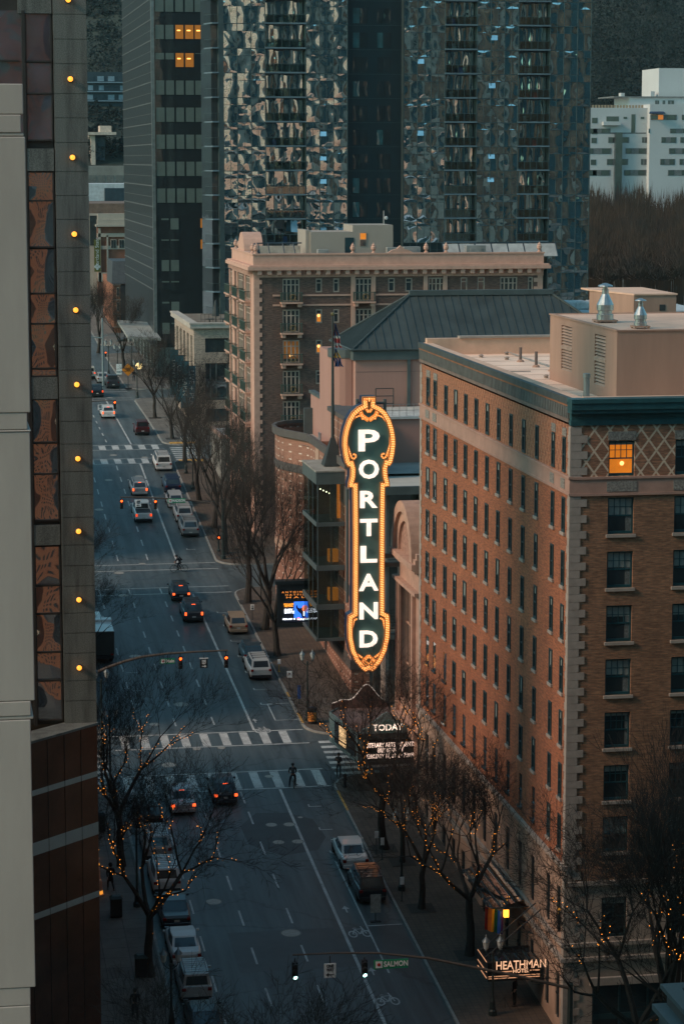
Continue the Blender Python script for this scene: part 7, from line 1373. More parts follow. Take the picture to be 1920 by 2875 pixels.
car('wagon', slv, 'estate_car', 'silver estate car with brake lights just beyond the white pickup', 22.2, 265.6, 1, rack=1, group=CT)
car('wagon', wht, 'estate_car', 'white estate car with tall lit tail lights at the far signal', 22.5, 317, 1, group=CT)
car('suv', blk, 'suv_car', 'black off-roader with red lights past the second far junction', 22.6, 339.8, 2, group=CT)
car('jeep', paint('old_white', (.5, .47, .42)), 'suv_car', 'pale off-roader with rear spare wheel, farthest car in the queue', 23.0, 362, 2, spare=True, group=CT)
car('sedan', navy, 'sedan_car', 'dark car peeping past the granite edge beside the black off-roader', 20.0, 347, 0, group=CT)
car('sedan', slv, 'sedan_car', 'small silver saloon between the farthest off-roader and the dark pickup', 24.6, 356.5, 0, group=CT)
car('sedan', wht, 'sedan_car', 'white saloon parked at the right kerb ahead of the black people carrier', 26.05, 149.0, group=PK)
car('suv', blk, 'suv_car', 'black shiny sport utility parked last in the marked bay', 26.1, 143.2, rack=1, group=PK)
car('suv', paint('pale_silver', (.5, .5, .48)), 'suv_car', 'pale silver crossover parked nearest the yellow kerb marks', 25.95, 193.6, rack=1, group=PK)
car('hatch', teal, 'hatchback_car', 'dark blue-green hatchback parked against the pale silver crossover', 26.0, 198.6, group=PK)
car('hatch', beige, 'hatchback_car', 'golden beige hatchback parked alone at the right kerb', 25.95, 208.4, group=PK)
car('suv', paint('mid_grey', (.2, .21, .21)), 'suv_car', 'grey sport utility under twigs, nearest of three by the MADISON sign', 25.9, 247.6, rack=2, group=PK)
car('suv', slv, 'suv_car', 'silver sport utility under twigs, middle of three by the MADISON sign', 25.9, 253.4, rack=2, group=PK)
car('hatch', slv, 'hatchback_car', 'silver car with an amber light, farthest of three by the MADISON sign', 25.6, 259.6, group=PK)
car('suv', navy, 'suv_car', 'navy crossover parked beyond the MADISON sign', 25.95, 266.3, group=PK)
car('van', wht, 'minivan', 'white minivan with roof bars at the far zebra crossing', 25.95, 277, rack=3, group=PK, cat='minivan')
car('jeep', red_, 'suv_car', 'dark red off-roader waiting beside the far bare tree', 25.6, 301, 0, group=PK)
car('pickup', cha, 'pickup_truck', 'dark pickup parked at the far corner by the orange diamond sign', 25.6, 349.8, 0, group=PK, cat='pickup')
for k, (kd, c_, y, rk, l, nm) in enumerate((('suv', blk, 158.4, 0, 'black sport utility parked left, first behind the lamp pair', 'suv_car'), ('suv', slv, 152.4, 3, 'silver sport utility with ribbed roof rack, second parked on the left', 'suv_car'), ('suv', wht, 146.4, 3, 'white-roofed sport utility under the big lit tree, third on the left', 'suv_car'), ('sedan', cha, 140.6, 0, 'dark saloon under the big lit tree, fourth on the left', 'sedan_car'), ('sedan', wht, 134.8, 0, 'white saloon under branches, fifth parked on the left', 'sedan_car'), ('jeep', slv, 129.4, 3, 'silver off-roader with a white ribbed roof, sixth on the left', 'suv_car'), ('sedan', blk, 123.9, 0, 'dark saloon cut by the bottom edge of the picture', 'sedan_car'))): car(kd, c_, nm, l, 13.65, y, 0, rack=rk, group=PK)
car('van', wht, 'minivan', 'white minivan half hidden by the granite column, beyond the coach', 13.2, 208, cat='minivan', group=PK)
# small coach / box van in front of it
t = thing('box_truck', 'dark box truck with a white cab roof parked beside the granite column', 'truck', (0, 0, 0)); b = MB(); b.box(-1.15, 1.15, 0, 4.2, .75, 2.75); b.build('cargo_box', M('truck_box_dark', (.03, .032, .03), .6), t, bevel=.04); b = MB(); b.box(-1.12, 1.12, .05, 4.15, 2.755, 2.8); b.build('roof_panel', wht, t); b = MB(); b.box(-1.05, 1.05, 4.3, 6.1, .5, 2.3); b.build('cab', wht, t, bevel=.12); b = MB(); b.box(-1.18, 1.18, 3.4, 4.25, 2.75, 3.0); b.build('wind_deflector', wht, t, bevel=.05); b = MB(); b.box(-1.1, 1.1, -.15, .1, .45, .7); b.build('rear_step', m_plastic, t)
for s_ in (-1, 1):
    for yw in (.9, 5.2): b = MB(); b.lathe([(.2, -.14), (.42, -.14), (.45, 0), (.42, .14), (.2, .14)], (0, 0, 0), 14); b.xf(Matrix.Translation((s_*.92, yw, .45)) @ Matrix.Rotation(pi/2, 4, 'Y')); b.build('wheel', m_tyre, t)
    b = MB(); b.box(s_*.95-.12, s_*.95+.12, -.17, -.1, .75, .9); b.build('tail_light', m_tl, t)
t.location = (13.3, 200.5, g(200.5)); t.rotation_euler = (atan(.05), 0, 0)
# ================================================================ bicycles and people
def bicycle(name, label, loc, rz, col):
    t = thing(name, label, 'bicycle', (0, 0, 0)); r_ = .34
    for y in (-.52, .52):
        b = MB()
        for k in range(20): a, c = 2*pi*k/20, 2*pi*(k+1)/20; b.tube((0, y+r_*cos(a), r_+r_*sin(a)), (0, y+r_*cos(c), r_+r_*sin(c)), .022, n=5, caps=False)
        w_ = b.build('wheel', m_tyre, t); b = MB()
        for k in range(10): a = 2*pi*k/10; b.tube((0, y, r_), (0, y+r_*cos(a), r_+r_*sin(a)), .004, n=3)
        b.ball((0, y, r_), .035, 6); b.build('spokes', m_rim, w_)
    b = MB(); P = dict(bb=(0, -.05, .30), st=(0, -.18, .82), hd=(0, .36, .86), hl=(0, .40, .72), rw=(0, -.52, r_), fw=(0, .52, r_))
    for a, c in (('bb', 'st'), ('st', 'hd'), ('bb', 'hl'), ('hd', 'hl'), ('hl', 'fw'), ('bb', 'rw'), ('st', 'rw')): b.tube(P[a], P[c], .02, n=6)
    b.build('frame', col, t); b = MB(); b.tube((-.26, .38, 1.0), (.26, .38, 1.0), .016, n=6); b.tube((0, .36, .86), (0, .38, 1.0), .016, n=6)
    for s_ in (-1, 1): b.tube((s_*.26, .38, 1.0), (s_*.26, .28, .98), .02, n=6)
    b.build('handlebar', m_plastic, t); b = MB(); b.box(-.07, .07, -.32, -.08, .90, .95); b.tube((0, -.18, .82), (0, -.18, .9), .015, n=6); b.build('saddle', m_plastic, t, bevel=.015)
    b = MB(); b.tube((-.1, -.05, .30), (.1, -.05, .30), .015, n=5); b.tube((.09, -.05, .30), (.09, .05, .16), .012, n=5); b.tube((-.09, -.05, .30), (-.09, -.15, .44), .012, n=5); b.box(.09, .2, 0, .1, .14, .17); b.box(-.2, -.09, -.2, -.1, .43, .46); b.build('pedals', m_plastic, t)
    t.location = loc; t.rotation_euler = (0, 0, rz); return t
m_skin = M('skin', (.30, .17, .12), .6, vs=3, var=.1); m_hair = M('dark_hair', (.02, .014, .01), .8); m_shoe = M('shoe', (.02, .02, .02), .6)
def skin_obj(name, chains, mt, parent, sub=1):
    """one continuous surface grown over a branching skeleton: chains of (point, radius), joined where points coincide"""
    vs, rs, es, idx = [], [], [], {}
    def vid(p, r_):
        k = tuple(round(c, 4) for c in p)
        if k not in idx: idx[k] = len(vs); vs.append(p); rs.append(r_)
        return idx[k]
    for ch in chains:
        for (p, r0), (q, r1) in zip(ch, ch[1:]): es.append((vid(p, r0), vid(q, r1)))
    me = bpy.data.meshes.new(name); me.from_pydata(vs, es, []); o = bpy.data.objects.new(name, me); S.collection.objects.link(o); md = o.modifiers.new('s', 'SKIN'); md.use_smooth_shade = True; md.branch_smoothing = .4
    for i, sv in enumerate(me.skin_vertices[0].data): sv.radius = (rs[i], rs[i]); sv.use_root = (i == 0)
    m2 = o.modifiers.new('u', 'SUBSURF'); m2.levels = sub; m2.render_levels = sub
    bpy.context.view_layer.update(); me2 = bpy.data.meshes.new_from_object(o.evaluated_get(bpy.context.evaluated_depsgraph_get())); bpy.data.objects.remove(o); me2.materials.clear(); me2.materials.append(mt); me2.name = name
    o = bpy.data.objects.new(name, me2); S.collection.objects.link(o); o.parent = parent; return o
def person(label, loc, rz, J, top, legs, pack=None, helmet=None, hood=False, group=None, h=1.0, coat=False, hair=True):
    """J: joints pelvis, chest, neck, head, and per side shoulder/elbow/wrist, hip/knee/ankle. Facing +Y."""
    t = thing('person', label, 'person', (0, 0, 0), group); V = lambda k: tuple(c*h for c in J[k]); pv, ch, nk, hd = V('pelvis'), V('chest'), V('neck'), V('head')
    body = [[(pv, .10), (ch, .12), (nk, .055), (hd, .095)]]; jk = [[(pv, .145), (tuple((a+c)/2 for a, c in zip(pv, ch)), .145), (ch, .165), (nk, .075)]]; tr = [[(pv, .135), (tuple(a+(c-a)*.15 for a, c in zip(pv, ch)), .135)]]
    if coat: jk[0].insert(0, ((pv[0], pv[1], pv[2]-.38*h), .20))
    for s_ in 'lr':
        sh, el, wr, hp, kn, an = (V(k+s_) for k in ('sh', 'el', 'wr', 'hp', 'kn', 'an')); d = (Vector(wr)-Vector(el)).normalized(); hand = tuple(Vector(wr)+d*.08)
        body += [[(ch, .12), (sh, .05), (el, .038), (wr, .024), (hand, .03)], [(pv, .10), (hp, .07), (kn, .05), (an, .035)]]
        a = d.orthogonal().normalized(); c_ = d.cross(a)
        for k in range(5): off = a*(k-2)*.018; L = (.05, .075, .085, .08, .06)[k]; m1 = Vector(hand)+off+d*.02; body.append([(hand, .03), (tuple(m1), .009), (tuple(m1+d*L*.6+c_*.01), .0085), (tuple(m1+d*L+c_*.03), .007)]) if k else body.append([(hand, .03), (tuple(Vector(hand)-a*.045-d*.02), .010), (tuple(Vector(hand)-a*.06+d*.03), .009)])
        jk.append([(ch, .165), (sh, .075), (el, .06), (wr, .045)]); tr.append([(pv, .135), (hp, .105), (kn, .075), (an, .055)])
        toe = (an[0], an[1]+.17, an[2]-.05); heel = (an[0], an[1]-.06, an[2]-.04); skin_obj('shoe', [[(heel, .05), ((an[0], an[1]+.05, an[2]-.04), .05), (toe, .04)]], m_shoe, t)
    skin_obj('body', body, m_skin, t); skin_obj('jacket', jk, top, t); skin_obj('trousers', tr, legs, t)
    b = MB(); b.ball((hd[0], hd[1]-.005, hd[2]+.01), .115, 10, (.86, 1, 1.1)); hdm = b.build('head', m_skin, t, smooth=True)
    b = MB(); b.tube((hd[0], hd[1]+.10, hd[2]+.01), (hd[0], hd[1]+.135, hd[2]-.02), .012, .02, n=5); b.build('nose', m_skin, hdm)
    for s_ in (-1, 1): b = MB(); b.ball((hd[0]+s_*.035, hd[1]+.10, hd[2]+.02), .014, 6); b.build('eye', m_hair, hdm); b = MB(); b.ball((hd[0]+s_*.10, hd[1], hd[2]), .028, 6, (.4, .7, 1)); b.build('ear', m_skin, hdm)
    b = MB(); b.box(hd[0]-.03, hd[0]+.03, hd[1]+.098, hd[1]+.108, hd[2]-.055, hd[2]-.045); b.build('mouth', M('lips', (.2, .06, .05), .6), hdm)
    if helmet or hood or hair:
        b = MB(); rr_ = .15 if helmet else (.155 if hood else .128); c0 = (hd[0], hd[1]-.025, hd[2]+.035); b.ball(c0, rr_, 10, (.85, 1.05, .85 if helmet else 1.0)); b.build('helmet' if helmet else ('hood' if hood else 'hair'), helmet or (top if hood else m_hair), t, smooth=True)
    if pack: b = MB(); d = (Vector(nk)-Vector(pv)); c_ = Vector(pv)+d*.55; q = MB(); q.tbox(0, 0, -.22, .22, .30, .16, .24, .12); ang = atan2(d.y, d.z); q.xf(Matrix.Translation(c_+Vector((0, -.24*cos(ang), .1*sin(ang)+.03))) @ Matrix.Rotation(-ang, 4, 'X')); q.build('backpack', pack, t, bevel=.03)
    t.location = loc; t.rotation_euler = (0, 0, rz); return t
stand = dict(pelvis=(0, 0, .95), chest=(0, .02, 1.32), neck=(0, .02, 1.5), head=(0, .03, 1.64), shl=(-.19, .02, 1.42), shr=(.19, .02, 1.42), ell=(-.25, -.02, 1.14), elr=(.25, -.02, 1.14), wrl=(-.22, .08, .90), wrr=(.22, .08, .90), hpl=(-.10, 0, .9), hpr=(.10, 0, .9), knl=(-.12, .03, .5), knr=(.12, .03, .5), anl=(-.12, 0, .08), anr=(.12, 0, .08))
walk = dict(stand, knl=(-.11, .18, .52), anl=(-.11, .22, .09), knr=(.11, .02, .5), anr=(.11, -.28, .13), wrl=(-.25, -.12, .93), wrr=(.25, .2, .96))
phone = dict(stand, elr=(.24, .08, 1.18), wrr=(.10, .26, 1.34), ell=(-.24, .06, 1.16), wrl=(-.06, .26, 1.28), head=(0, .06, 1.63))
ride = dict(pelvis=(0, -.18, 1.0), chest=(0, .10, 1.32), neck=(0, .20, 1.46), head=(0, .27, 1.60), shl=(-.18, .13, 1.40), shr=(.18, .13, 1.40), ell=(-.21, .24, 1.17), elr=(.21, .24, 1.17), wrl=(-.22, .34, 1.04), wrr=(.22, .34, 1.04), hpl=(-.10, -.15, .97), hpr=(.10, -.15, .97), knl=(-.12, .16, .86), knr=(.12, .14, .66), anl=(-.14, -.12, .56), anr=(.14, .02, .27))
astride = dict(stand, hpl=(-.11, 0, .9), knl=(-.20, .03, .5), anl=(-.24, 0, .08), hpr=(.11, 0, .9), knr=(.17, .12, .55), anr=(.17, .08, .30), wrl=(-.24, .30, 1.02), wrr=(.24, .30, 1.02), ell=(-.25, .1, 1.2), elr=(.25, .1, 1.2))
navyj, blackj, jeans = M('navy_jacket', (.012, .018, .03), .9), M('black_coat', (.008, .008, .010), .9), M('dark_jeans', (.015, .022, .035), .9)
p = onG(503, 1606); bicycle('bicycle', 'black road bicycle crossing the junction sideways', (p.x, p.y, g(p.y)+.01), pi/2, m_plastic); person('cyclist in dark jacket and helmet riding across the junction to the left', (p.x, p.y, g(p.y)+.01), pi/2, ride, navyj, jeans, pack=blackj, helmet=M('dark_helmet', (.03, .035, .04), .4))
p = onG(824, 2210); bicycle('bicycle', 'dark bicycle standing on the near zebra crossing', (p.x+.12, p.y+.1, g(p.y)+.01), -.25, m_plastic); person('cyclist with backpack standing astride on the near zebra crossing', (p.x-.05, p.y, g(p.y)+.01), -.1, astride, blackj, jeans, pack=M('grey_pack', (.05, .06, .07), .9), helmet=M('black_helmet', (.015, .015, .018), .4))
p = onG(951, 2180, .15); person('person in a dark padded jacket holding a phone at the corner beside the marquee', (p.x, p.y, g(p.y)+.15), 2.6, phone, M('padded_jacket', (.015, .02, .025), .95), jeans, hair=True)
p = onG(312, 2500, .15); person('person in a long black hooded coat on the left pavement by the barrels', (p.x, p.y, g(p.y)+.15), .3, walk, blackj, blackj, hood=True, coat=True)
person('person in black walking at the bottom of the left pavement', (10.05, 127.6, g(127.6)+.15), 0, walk, blackj, blackj)
person('dark figure waiting under the hotel canopy, left one', (31.1, 126.4, g(126.4)+.15), 1, stand, blackj, blackj, group='figures at the hotel door'); person('dark figure standing by the hotel door, right one', (31.9, 130.4, g(130.4)+.15), 2, stand, blackj, jeans, group='figures at the hotel door')
p = onG(377, 1071, .15); person('tiny dark figure walking on the far pavement behind the orange sign', (p.x, p.y, g(p.y)+.15), 0, walk, blackj, jeans)
# ================================================================ lamps, signals, signs, small things
m_post = M('dark_green_post', (.012, .022, .022), .55, vs=2); m_lglass2 = M('frosted_lamp_glass', (.42, .46, .45), .4, vs=4, var=.15); m_lcap = M('lamp_cap_metal', (.14, .17, .18), .4, metal=.4); m_white = M('sign_white', (.80, .81, .79), .6, vs=3, var=.1); m_grn = M('street_sign_green', (.01, .24, .11), .5, vs=2, var=.12); m_ink = M('sign_black', (.01, .01, .012), .6); m_sred = M('sign_red', (.45, .02, .02), .6); m_arm = M('mast_arm_brown', (.09, .065, .05), .6, vs=2)
def lamp(x, y, label, h=4.9, base_z=None):
    z = g(y)+.15 if base_z is None else base_z; t = thing('street_lamp', label, 'street lamp', (x, y, z), 'twin lantern street lamps'); b = MB()
    b.lathe([(.24, 0), (.24, .25), (.17, .35), (.15, .8), (.10, .95), (.075, 1.1), (.06, h-.75), (.09, h-.7), (.09, h-.6), (.05, h-.5)], (x, y, z), 10); b.build('post', m_post, t)
    for s_ in (-1, 1):
        b = MB(); b.path([(x, y, z+h-.85), (x+s_*.22, y, z+h-.72), (x+s_*.36, y, z+h-.6), (x+s_*.40, y, z+h-.42)], .03, 6); b.build('arm', m_post, t)
        b = MB(); c = (x+s_*.40, y, z+h-.42); b.lathe([(.07, 0), (.12, .05), (.19, .42), (.18, .46)], c, 10); f = b.build('lantern', m_lglass2, t, smooth=False); b = MB(); b.lathe([(.24, .46), (.21, .5), (.12, .62), (.06, .68), (.03, .74), (.045, .78), (.01, .86)], c, 10); b.lathe([(.08, -.06), (.08, .0)], c, 8); b.build('cap', m_lcap, f)
def lamp_at(u, v, X, label):
    p = onX(u, v, X); y = p.y; lamp(X, y, label, h=min(6.2, max(4.2, p.z-g(y)-.15)))
lamp_at(863, 1838, 27.95, 'twin lantern lamp at the corner beside the orange litter bin'); lamp_at(1128, 2286, 28.3, 'twin lantern lamp below the marquee among branches'); lamp_at(1383, 2733, 29.6, 'twin lantern lamp before the hotel canopy')
lamp_at(284, 1868, 11.6, 'twin lantern lamp beside the base of the long signal arm, upper left one'); lamp_at(308, 1995, 11.6, 'twin lantern lamp at the left corner above the big bare tree'); lamp_at(383, 2308, 11.6, 'twin lantern lamp beside the silver car and fairy lights on the left'); lamp_at(481, 2757, 11.9, 'twin lantern lamp at the bottom left over the parked off-roader'); 
lamp_at(305, 960, 26.0, 'far twin lantern lamp nearest the grey signal pole'); lamp_at(330, 972, 27.4, 'far twin lantern lamp left of the orange diamond sign'); lamp_at(370, 955, 30.5, 'far twin lantern lamp beside the black tower'); lamp_at(385, 1016, 28.0, 'far twin lantern lamp on the kerb corner beyond the dark red off-roader'); lamp_at(522, 1275, 28.3, 'twin lantern lamp among trees at the far zebra crossing'); lamp_at(542, 1370, 28.3, 'twin lantern lamp under twigs near the navy crossover')
def signal(x, y, z, label, lit='r', s=1.0, par=None, hang=.35):
    t = thing('traffic_signal', label, 'traffic signal', (x, y, z), 'traffic signals on the mast arms'); b = MB(); b.box(x-.15*s, x+.15*s, y-.1, y+.12, z-.48*s, z+.48*s); b.build('housing', m_ink, t, bevel=.02)
    for k, c in enumerate('rag'):
        zc = z+(.31-.31*k)*s; on = lit == c; b = MB(); b.lathe([(.112*s, 0), (.112*s, .03)], (0, 0, 0), 12); b.xf(Matrix.Translation((x, y-.10, zc)) @ Matrix.Rotation(pi/2, 4, 'X')); b.build('lens', {'r': glow('signal_red', (1, .09, .01), 4), 'a': glow('signal_amber', (1, .4, .02), 6), 'g': glow('signal_green', (.45, 1, .85), 6)}[c] if on else M('lens_dark', (.03, .02, .015), .3), t)
        b = MB(); b.lathe([(.13*s, 0), (.12*s, .2)], (0, 0, 0), 10, pi*.0, pi); b.xf(Matrix.Translation((x, y-.10, zc)) @ Matrix.Rotation(pi/2, 4, 'X')); b.build('visor', m_ink, t)
    b = MB(); b.tube((x, y+.02, z+.48*s), (x, y+.02, z+.48*s+hang), .03, n=6); b.build('hanger', m_ink, t)
def mast(name, label, pts, base, r0=.13):
    t = thing(name, label, 'signal mast', base); b = MB(); n = len(pts)
    for i, (p, q) in enumerate(zip(pts, pts[1:])): b.tube(p, q, r0*(1-.6*i/n), r0*(1-.6*(i+1)/n), 8)
    b.build('arm', m_arm, t); b = MB(); top = pts[0]; b.lathe([(.28, 0), (.28, .3), (.17, .4), (.14, top[2]-base[2]+.3)], base, 10); b.build('pole', m_post, t); return t
def plate(name, label, x, y, z, w_, h_, mt, cat, group=None, rows=(), ink=None, arrow=None, badge=False, hang=None):
    t = thing(name, label, cat, (x, y, z), group); b = MB(); b.box(x-w_/2, x+w_/2, y-.02, y+.02, z-h_/2, z+h_/2); b.build('panel', mt, t, bevel=.008)
    for s_, dz, sz, dx, W_ in rows:
        o = text(t, s_, sz, ink, (x+dx, y-.03, z+dz), (1, 0, 0), (0, 0, 1), .012, bold=.01)
        if W_: fit(o, W_)
    if arrow: b = MB(); ax_, az_, L, d = arrow; x0 = x+ax_; b.prism([(x0-L/2, y-.03, z+az_-.025), (x0+L/2, y-.03, z+az_-.025), (x0+L/2, y-.03, z+az_+.025), (x0-L/2, y-.03, z+az_+.025)], (0, -.01, 0)); tip = x0+d*L*.62; b.prism([(tip, y-.03, z+az_), (x0+d*L*.2, y-.03, z+az_+.1), (x0+d*L*.2, y-.03, z+az_-.1)], (0, -.012, 0)); b.build('arrow', ink, t)
    if badge: b = MB(); s_ = h_*.72; x0 = x-w_/2+s_*.75; b.box(x0-s_/2, x0+s_/2, y-.032, y-.021, z-s_/2, z+s_/2); f = b.build('badge', m_white, t); b = MB(); b.ball((x0, y-.035, z), s_*.26, 10, (1, .2, 1)); b.build('rose', m_sred, f)
    if hang: b = MB(); b.tube((x, y+.01, z+h_/2), (x, y+.01, z+h_/2+hang), .025, n=5); b.build('hanger', m_ink, t)
    return t
# Main
Y_ = 180.0; P = [onY(u, v, Y_) for u, v in ((262, 1893), (300, 1875), (350, 1857), (400, 1844), (470, 1835), (550, 1830), (640, 1826))]; mast('signal_mast', 'long brown signal mast arm curving over the street from the left', P, (P[0].x, Y_, g(Y_)+.15))
signal(onY(507, 1860, Y_).x, Y_, onY(507, 1860, Y_).z, 'signal showing red in the middle of the curved arm', s=1.02); signal(onY(635, 1857, Y_).x, Y_, onY(635, 1857, Y_).z, 'signal showing red at the tip of the curved arm', s=1.02)
p = onY(471, 1856, Y_); plate('street_name_sign', 'green Main street name sign on the curved arm', p.x, Y_, p.z, 1.12, .42, m_grn, 'street sign', rows=(('Main', 0, .34, .2, .62),), ink=m_white, badge=True, hang=.35)
p = onY(573, 1863, Y_); plate('one_way_sign', 'black one way sign with white letters and arrow on the curved arm', p.x, Y_, p.z, .58, .66, m_ink, 'one way sign', rows=(('ONE', .20, .2, 0, .3), ('WAY', .02, .2, 0, .32)), ink=m_white, arrow=(0, -.2, .3, 1), hang=.3); b = MB(); b.box(p.x-.34, p.x+.34, Y_-.03, Y_+.03, p.z+.38, p.z+.44); tag(b.build('sign_bracket_bar', m_white), 'pale bar above the black one way sign', 'bracket')
p = onX(267, 1988, 11.2); t = thing('pedestrian_signal', 'pedestrian signal with an orange hand at the left corner', 'pedestrian signal', p); b = MB(); b.box(p.x-.2, p.x+.2, p.y, p.y+.2, p.z-.22, p.z+.22); b.build('housing', m_ink, t); b = MB(); b.ball((p.x, p.y-.01, p.z-.03), .085, 6, (1, .2, 1)); [b.box(p.x-.08+.045*k, p.x-.055+.045*k, p.y-.02, p.y-.005, p.z, p.z+.15) for k in range(4)]; b.build('hand_light', glow('hand_orange', (1, .22, .02), 5), t); b = MB(); b.lathe([(.09, 0), (.07, p.z-g(p.y)+1.5)], (p.x-.02, p.y+.3, g(p.y)), 8); b.build('post', m_arm, t)
p = onX(615, 1509, 28.1); t = thing('pedestrian_signal', 'pedestrian signal with a red light among the right-hand trees', 'pedestrian signal', p); b = MB(); b.box(p.x-.2, p.x+.2, p.y, p.y+.2, p.z-.22, p.z+.22); b.build('housing', m_ink, t); b = MB(); b.ball((p.x, p.y-.02, p.z), .1, 6, (.7, .2, 1.2)); b.build('hand_light', glow('hand_red', (1, .08, .01), 6), t); b = MB(); b.lathe([(.2, 0), (.2, .3), (.09, .45), (.08, p.z-g(p.y)+1)], (p.x, p.y+.3, g(p.y)), 8); b.build('post', m_post, t)
# Salmon
Y_ = 120.3; P = [onY(u, v, Y_) for u, v in ((1600, 2775), (1440, 2738), (1330, 2716), (1200, 2690), (1060, 2676), (940, 2676), (822, 2681))]; mast('signal_mast', 'brown signal mast arm across the bottom of the picture', P, (P[0].x, Y_, g(Y_)+.15), .09)
signal(onY(828, 2726, Y_).x, Y_, onY(828, 2726, Y_).z, 'signal showing green at the left tip of the bottom arm', 'g', s=1.0, hang=.2); signal(onY(1023, 2719, Y_).x, Y_, onY(1023, 2719, Y_).z, 'signal showing green beside the SALMON sign', 'g', s=1.0, hang=.12)
p = onY(1095, 2702, Y_); plate('street_name_sign', 'green SALMON street name sign with a red rose badge', p.x, Y_-.25, p.z, 1.83, .50, m_grn, 'street sign', rows=(('SALMON', 0, .40, .26, 1.28),), ink=m_white, badge=True)
p = onY(926, 2724, Y_); plate('one_way_sign', 'white one way sign with black letters and arrow on the bottom arm', p.x, Y_-.05, p.z, .62, .78, m_white, 'one way sign', rows=(('ONE', .24, .22, 0, .37), ('WAY', .04, .22, 0, .40)), ink=m_ink, arrow=(0, -.22, .38, -1), hang=.4)
# Madison
Y_ = 238.6; P = [onY(u, v, Y_) for u, v in ((590, 1412), (540, 1405), (470, 1400), (400, 1396), (338, 1396))]; mast('signal_mast', 'thin signal mast arm reaching left above the white pickup', P, (28.2, Y_, g(Y_)+.15), .1)
signal(onY(342, 1415, Y_).x, Y_, onY(342, 1415, Y_).z, 'signal showing red left of the white pickup', s=1.0, hang=.1); signal(onY(437, 1416, Y_).x, Y_, onY(437, 1416, Y_).z, 'signal showing red right of the white pickup', s=1.0, hang=.1)
p = onY(389, 1413, Y_); plate('one_way_sign', 'small white one way sign above the white pickup', p.x, Y_, p.z, .56, .68, m_white, 'one way sign', rows=(('ONE', .2, .2, 0, .33), ('WAY', .02, .2, 0, .35)), ink=m_ink, arrow=(0, -.2, .32, -1), hang=.1)
p = onY(496, 1405, Y_); plate('street_name_sign', 'green MADISON street name sign half over the trees', p.x, Y_-.2, p.z, 1.75, .45, m_grn, 'street sign', rows=(('MADISON', 0, .36, .22, 1.28),), ink=m_white, badge=True)
# Jefferson and beyond
Y_ = 295; p = onY(282, 1144, Y_); plate('one_way_sign', 'tiny white one way sign beside the white estate car', p.x, Y_, p.z, .56, .68, m_white, 'one way sign', rows=(('ONE', .2, .2, 0, .33), ('WAY', .02, .2, 0, .35)), ink=m_ink, arrow=(0, -.2, .32, 1), hang=.2); signal(onY(323, 1137, Y_).x, Y_, onY(323, 1137, Y_).z, 'far signal showing orange-red above the white estate car', 'r', s=1.05, hang=.1)
P = [onY(u, v, Y_) for u, v in ((215, 1130), (270, 1126), (327, 1124))]; mast('signal_mast', 'far signal arm hidden mostly behind the granite column', P, (P[0].x, Y_, g(Y_)+.15), .08)
Y_ = 349; p = onY(290, 1040, Y_); t = thing('signal_mast', 'pale grey signal pole with an arm at the left edge of the far junction', 'signal mast', (p.x, Y_, g(Y_))); b = MB(); q = onY(290, 893, Y_); b.tube((p.x, Y_, g(Y_)), (p.x, Y_, q.z), .16, .12, 8); b.build('pole', M('pale_pole', (.2, .25, .26), .6), t); b = MB(); q = onY(288, 949, Y_); b.tube(q, onY(240, 944, Y_), .1, .07, 6); b.tube(onY(290, 946, Y_), onY(303, 939, Y_), .05, n=6); b.build('arm', M('pale_pole', (), .6), t)
signal(onY(297, 994, Y_).x, Y_-.3, onY(297, 994, Y_).z, 'farthest signal with a red light on the pale grey pole', 'r', s=.8, hang=.05)
def post_sign(name, label, u, v0, v1, X, w_, h_, mt, cat, post=m_post, rows=(), ink=None, group=None):
    b0 = onX(u, v1, X) if False else None; p = onG(u, v1, .15); z = onY(u, v0, p.y).z; t = plate(name, label, p.x, p.y, z-h_/2, w_, h_, mt, cat, group, rows, ink); b = MB(); b.tube((p.x, p.y+.04, g(p.y)+.1), (p.x, p.y+.04, z), .03, n=6); b.lathe([(.1, 0), (.08, .05)], (p.x, p.y+.04, g(p.y)+.15), 8); b.build('post', post, t); return t
post_sign('parking_sign', 'white parking sign on a thin post near the golden beige car', 709, 1697, 1740, 0, .34, .5, m_white, 'parking sign', rows=(('2', .08, .2, 0, 0), ('HR', -.12, .14, 0, 0)), ink=m_ink, group='parking signs')
post_sign('parking_sign', 'white sign on a bright yellow post by the pale silver crossover', 784, 1851, 1886, 0, .26, .4, m_white, 'parking sign', M('yellow_post', (.6, .33, .03), .7), group='parking signs')
post_sign('parking_meter', 'shield shaped parking pay sign with teal body on the right pavement', 813, 1884, 1935, 0, .42, .55, m_white, 'parking meter', rows=(('P', 0, .3, 0, 0),), ink=M('brown_ink', (.15, .06, .04), .7))
post_sign('bus_stop_sign', 'blue and white stop sign on a post near the twin lantern lamp', 840, 1924, 1976, 0, .26, 1.1, M('blue_sign', (.03, .08, .25), .6), 'stop sign'); post_sign('parking_sign', 'small white sign by the parked white saloon, left one', 1057, 2334, 2398, 0, .26, .45, m_white, 'parking sign', group='parking signs'); post_sign('parking_sign', 'small white sign by the parked white saloon, right one', 1073, 2352, 2414, 0, .24, .5, m_white, 'parking sign', group='parking signs')
post_sign('parking_sign', 'small white sign right of the black sport utility', 1128, 2462, 2530, 0, .26, .5, m_white, 'parking sign', group='parking signs')
post_sign('lane_sign', 'white turn lane sign left of the orange diamond sign', 336, 1022, 1095, 0, .8, 1.5, m_white, 'traffic sign', rows=(('ONLY', -.4, .28, 0, 0),), ink=m_ink)
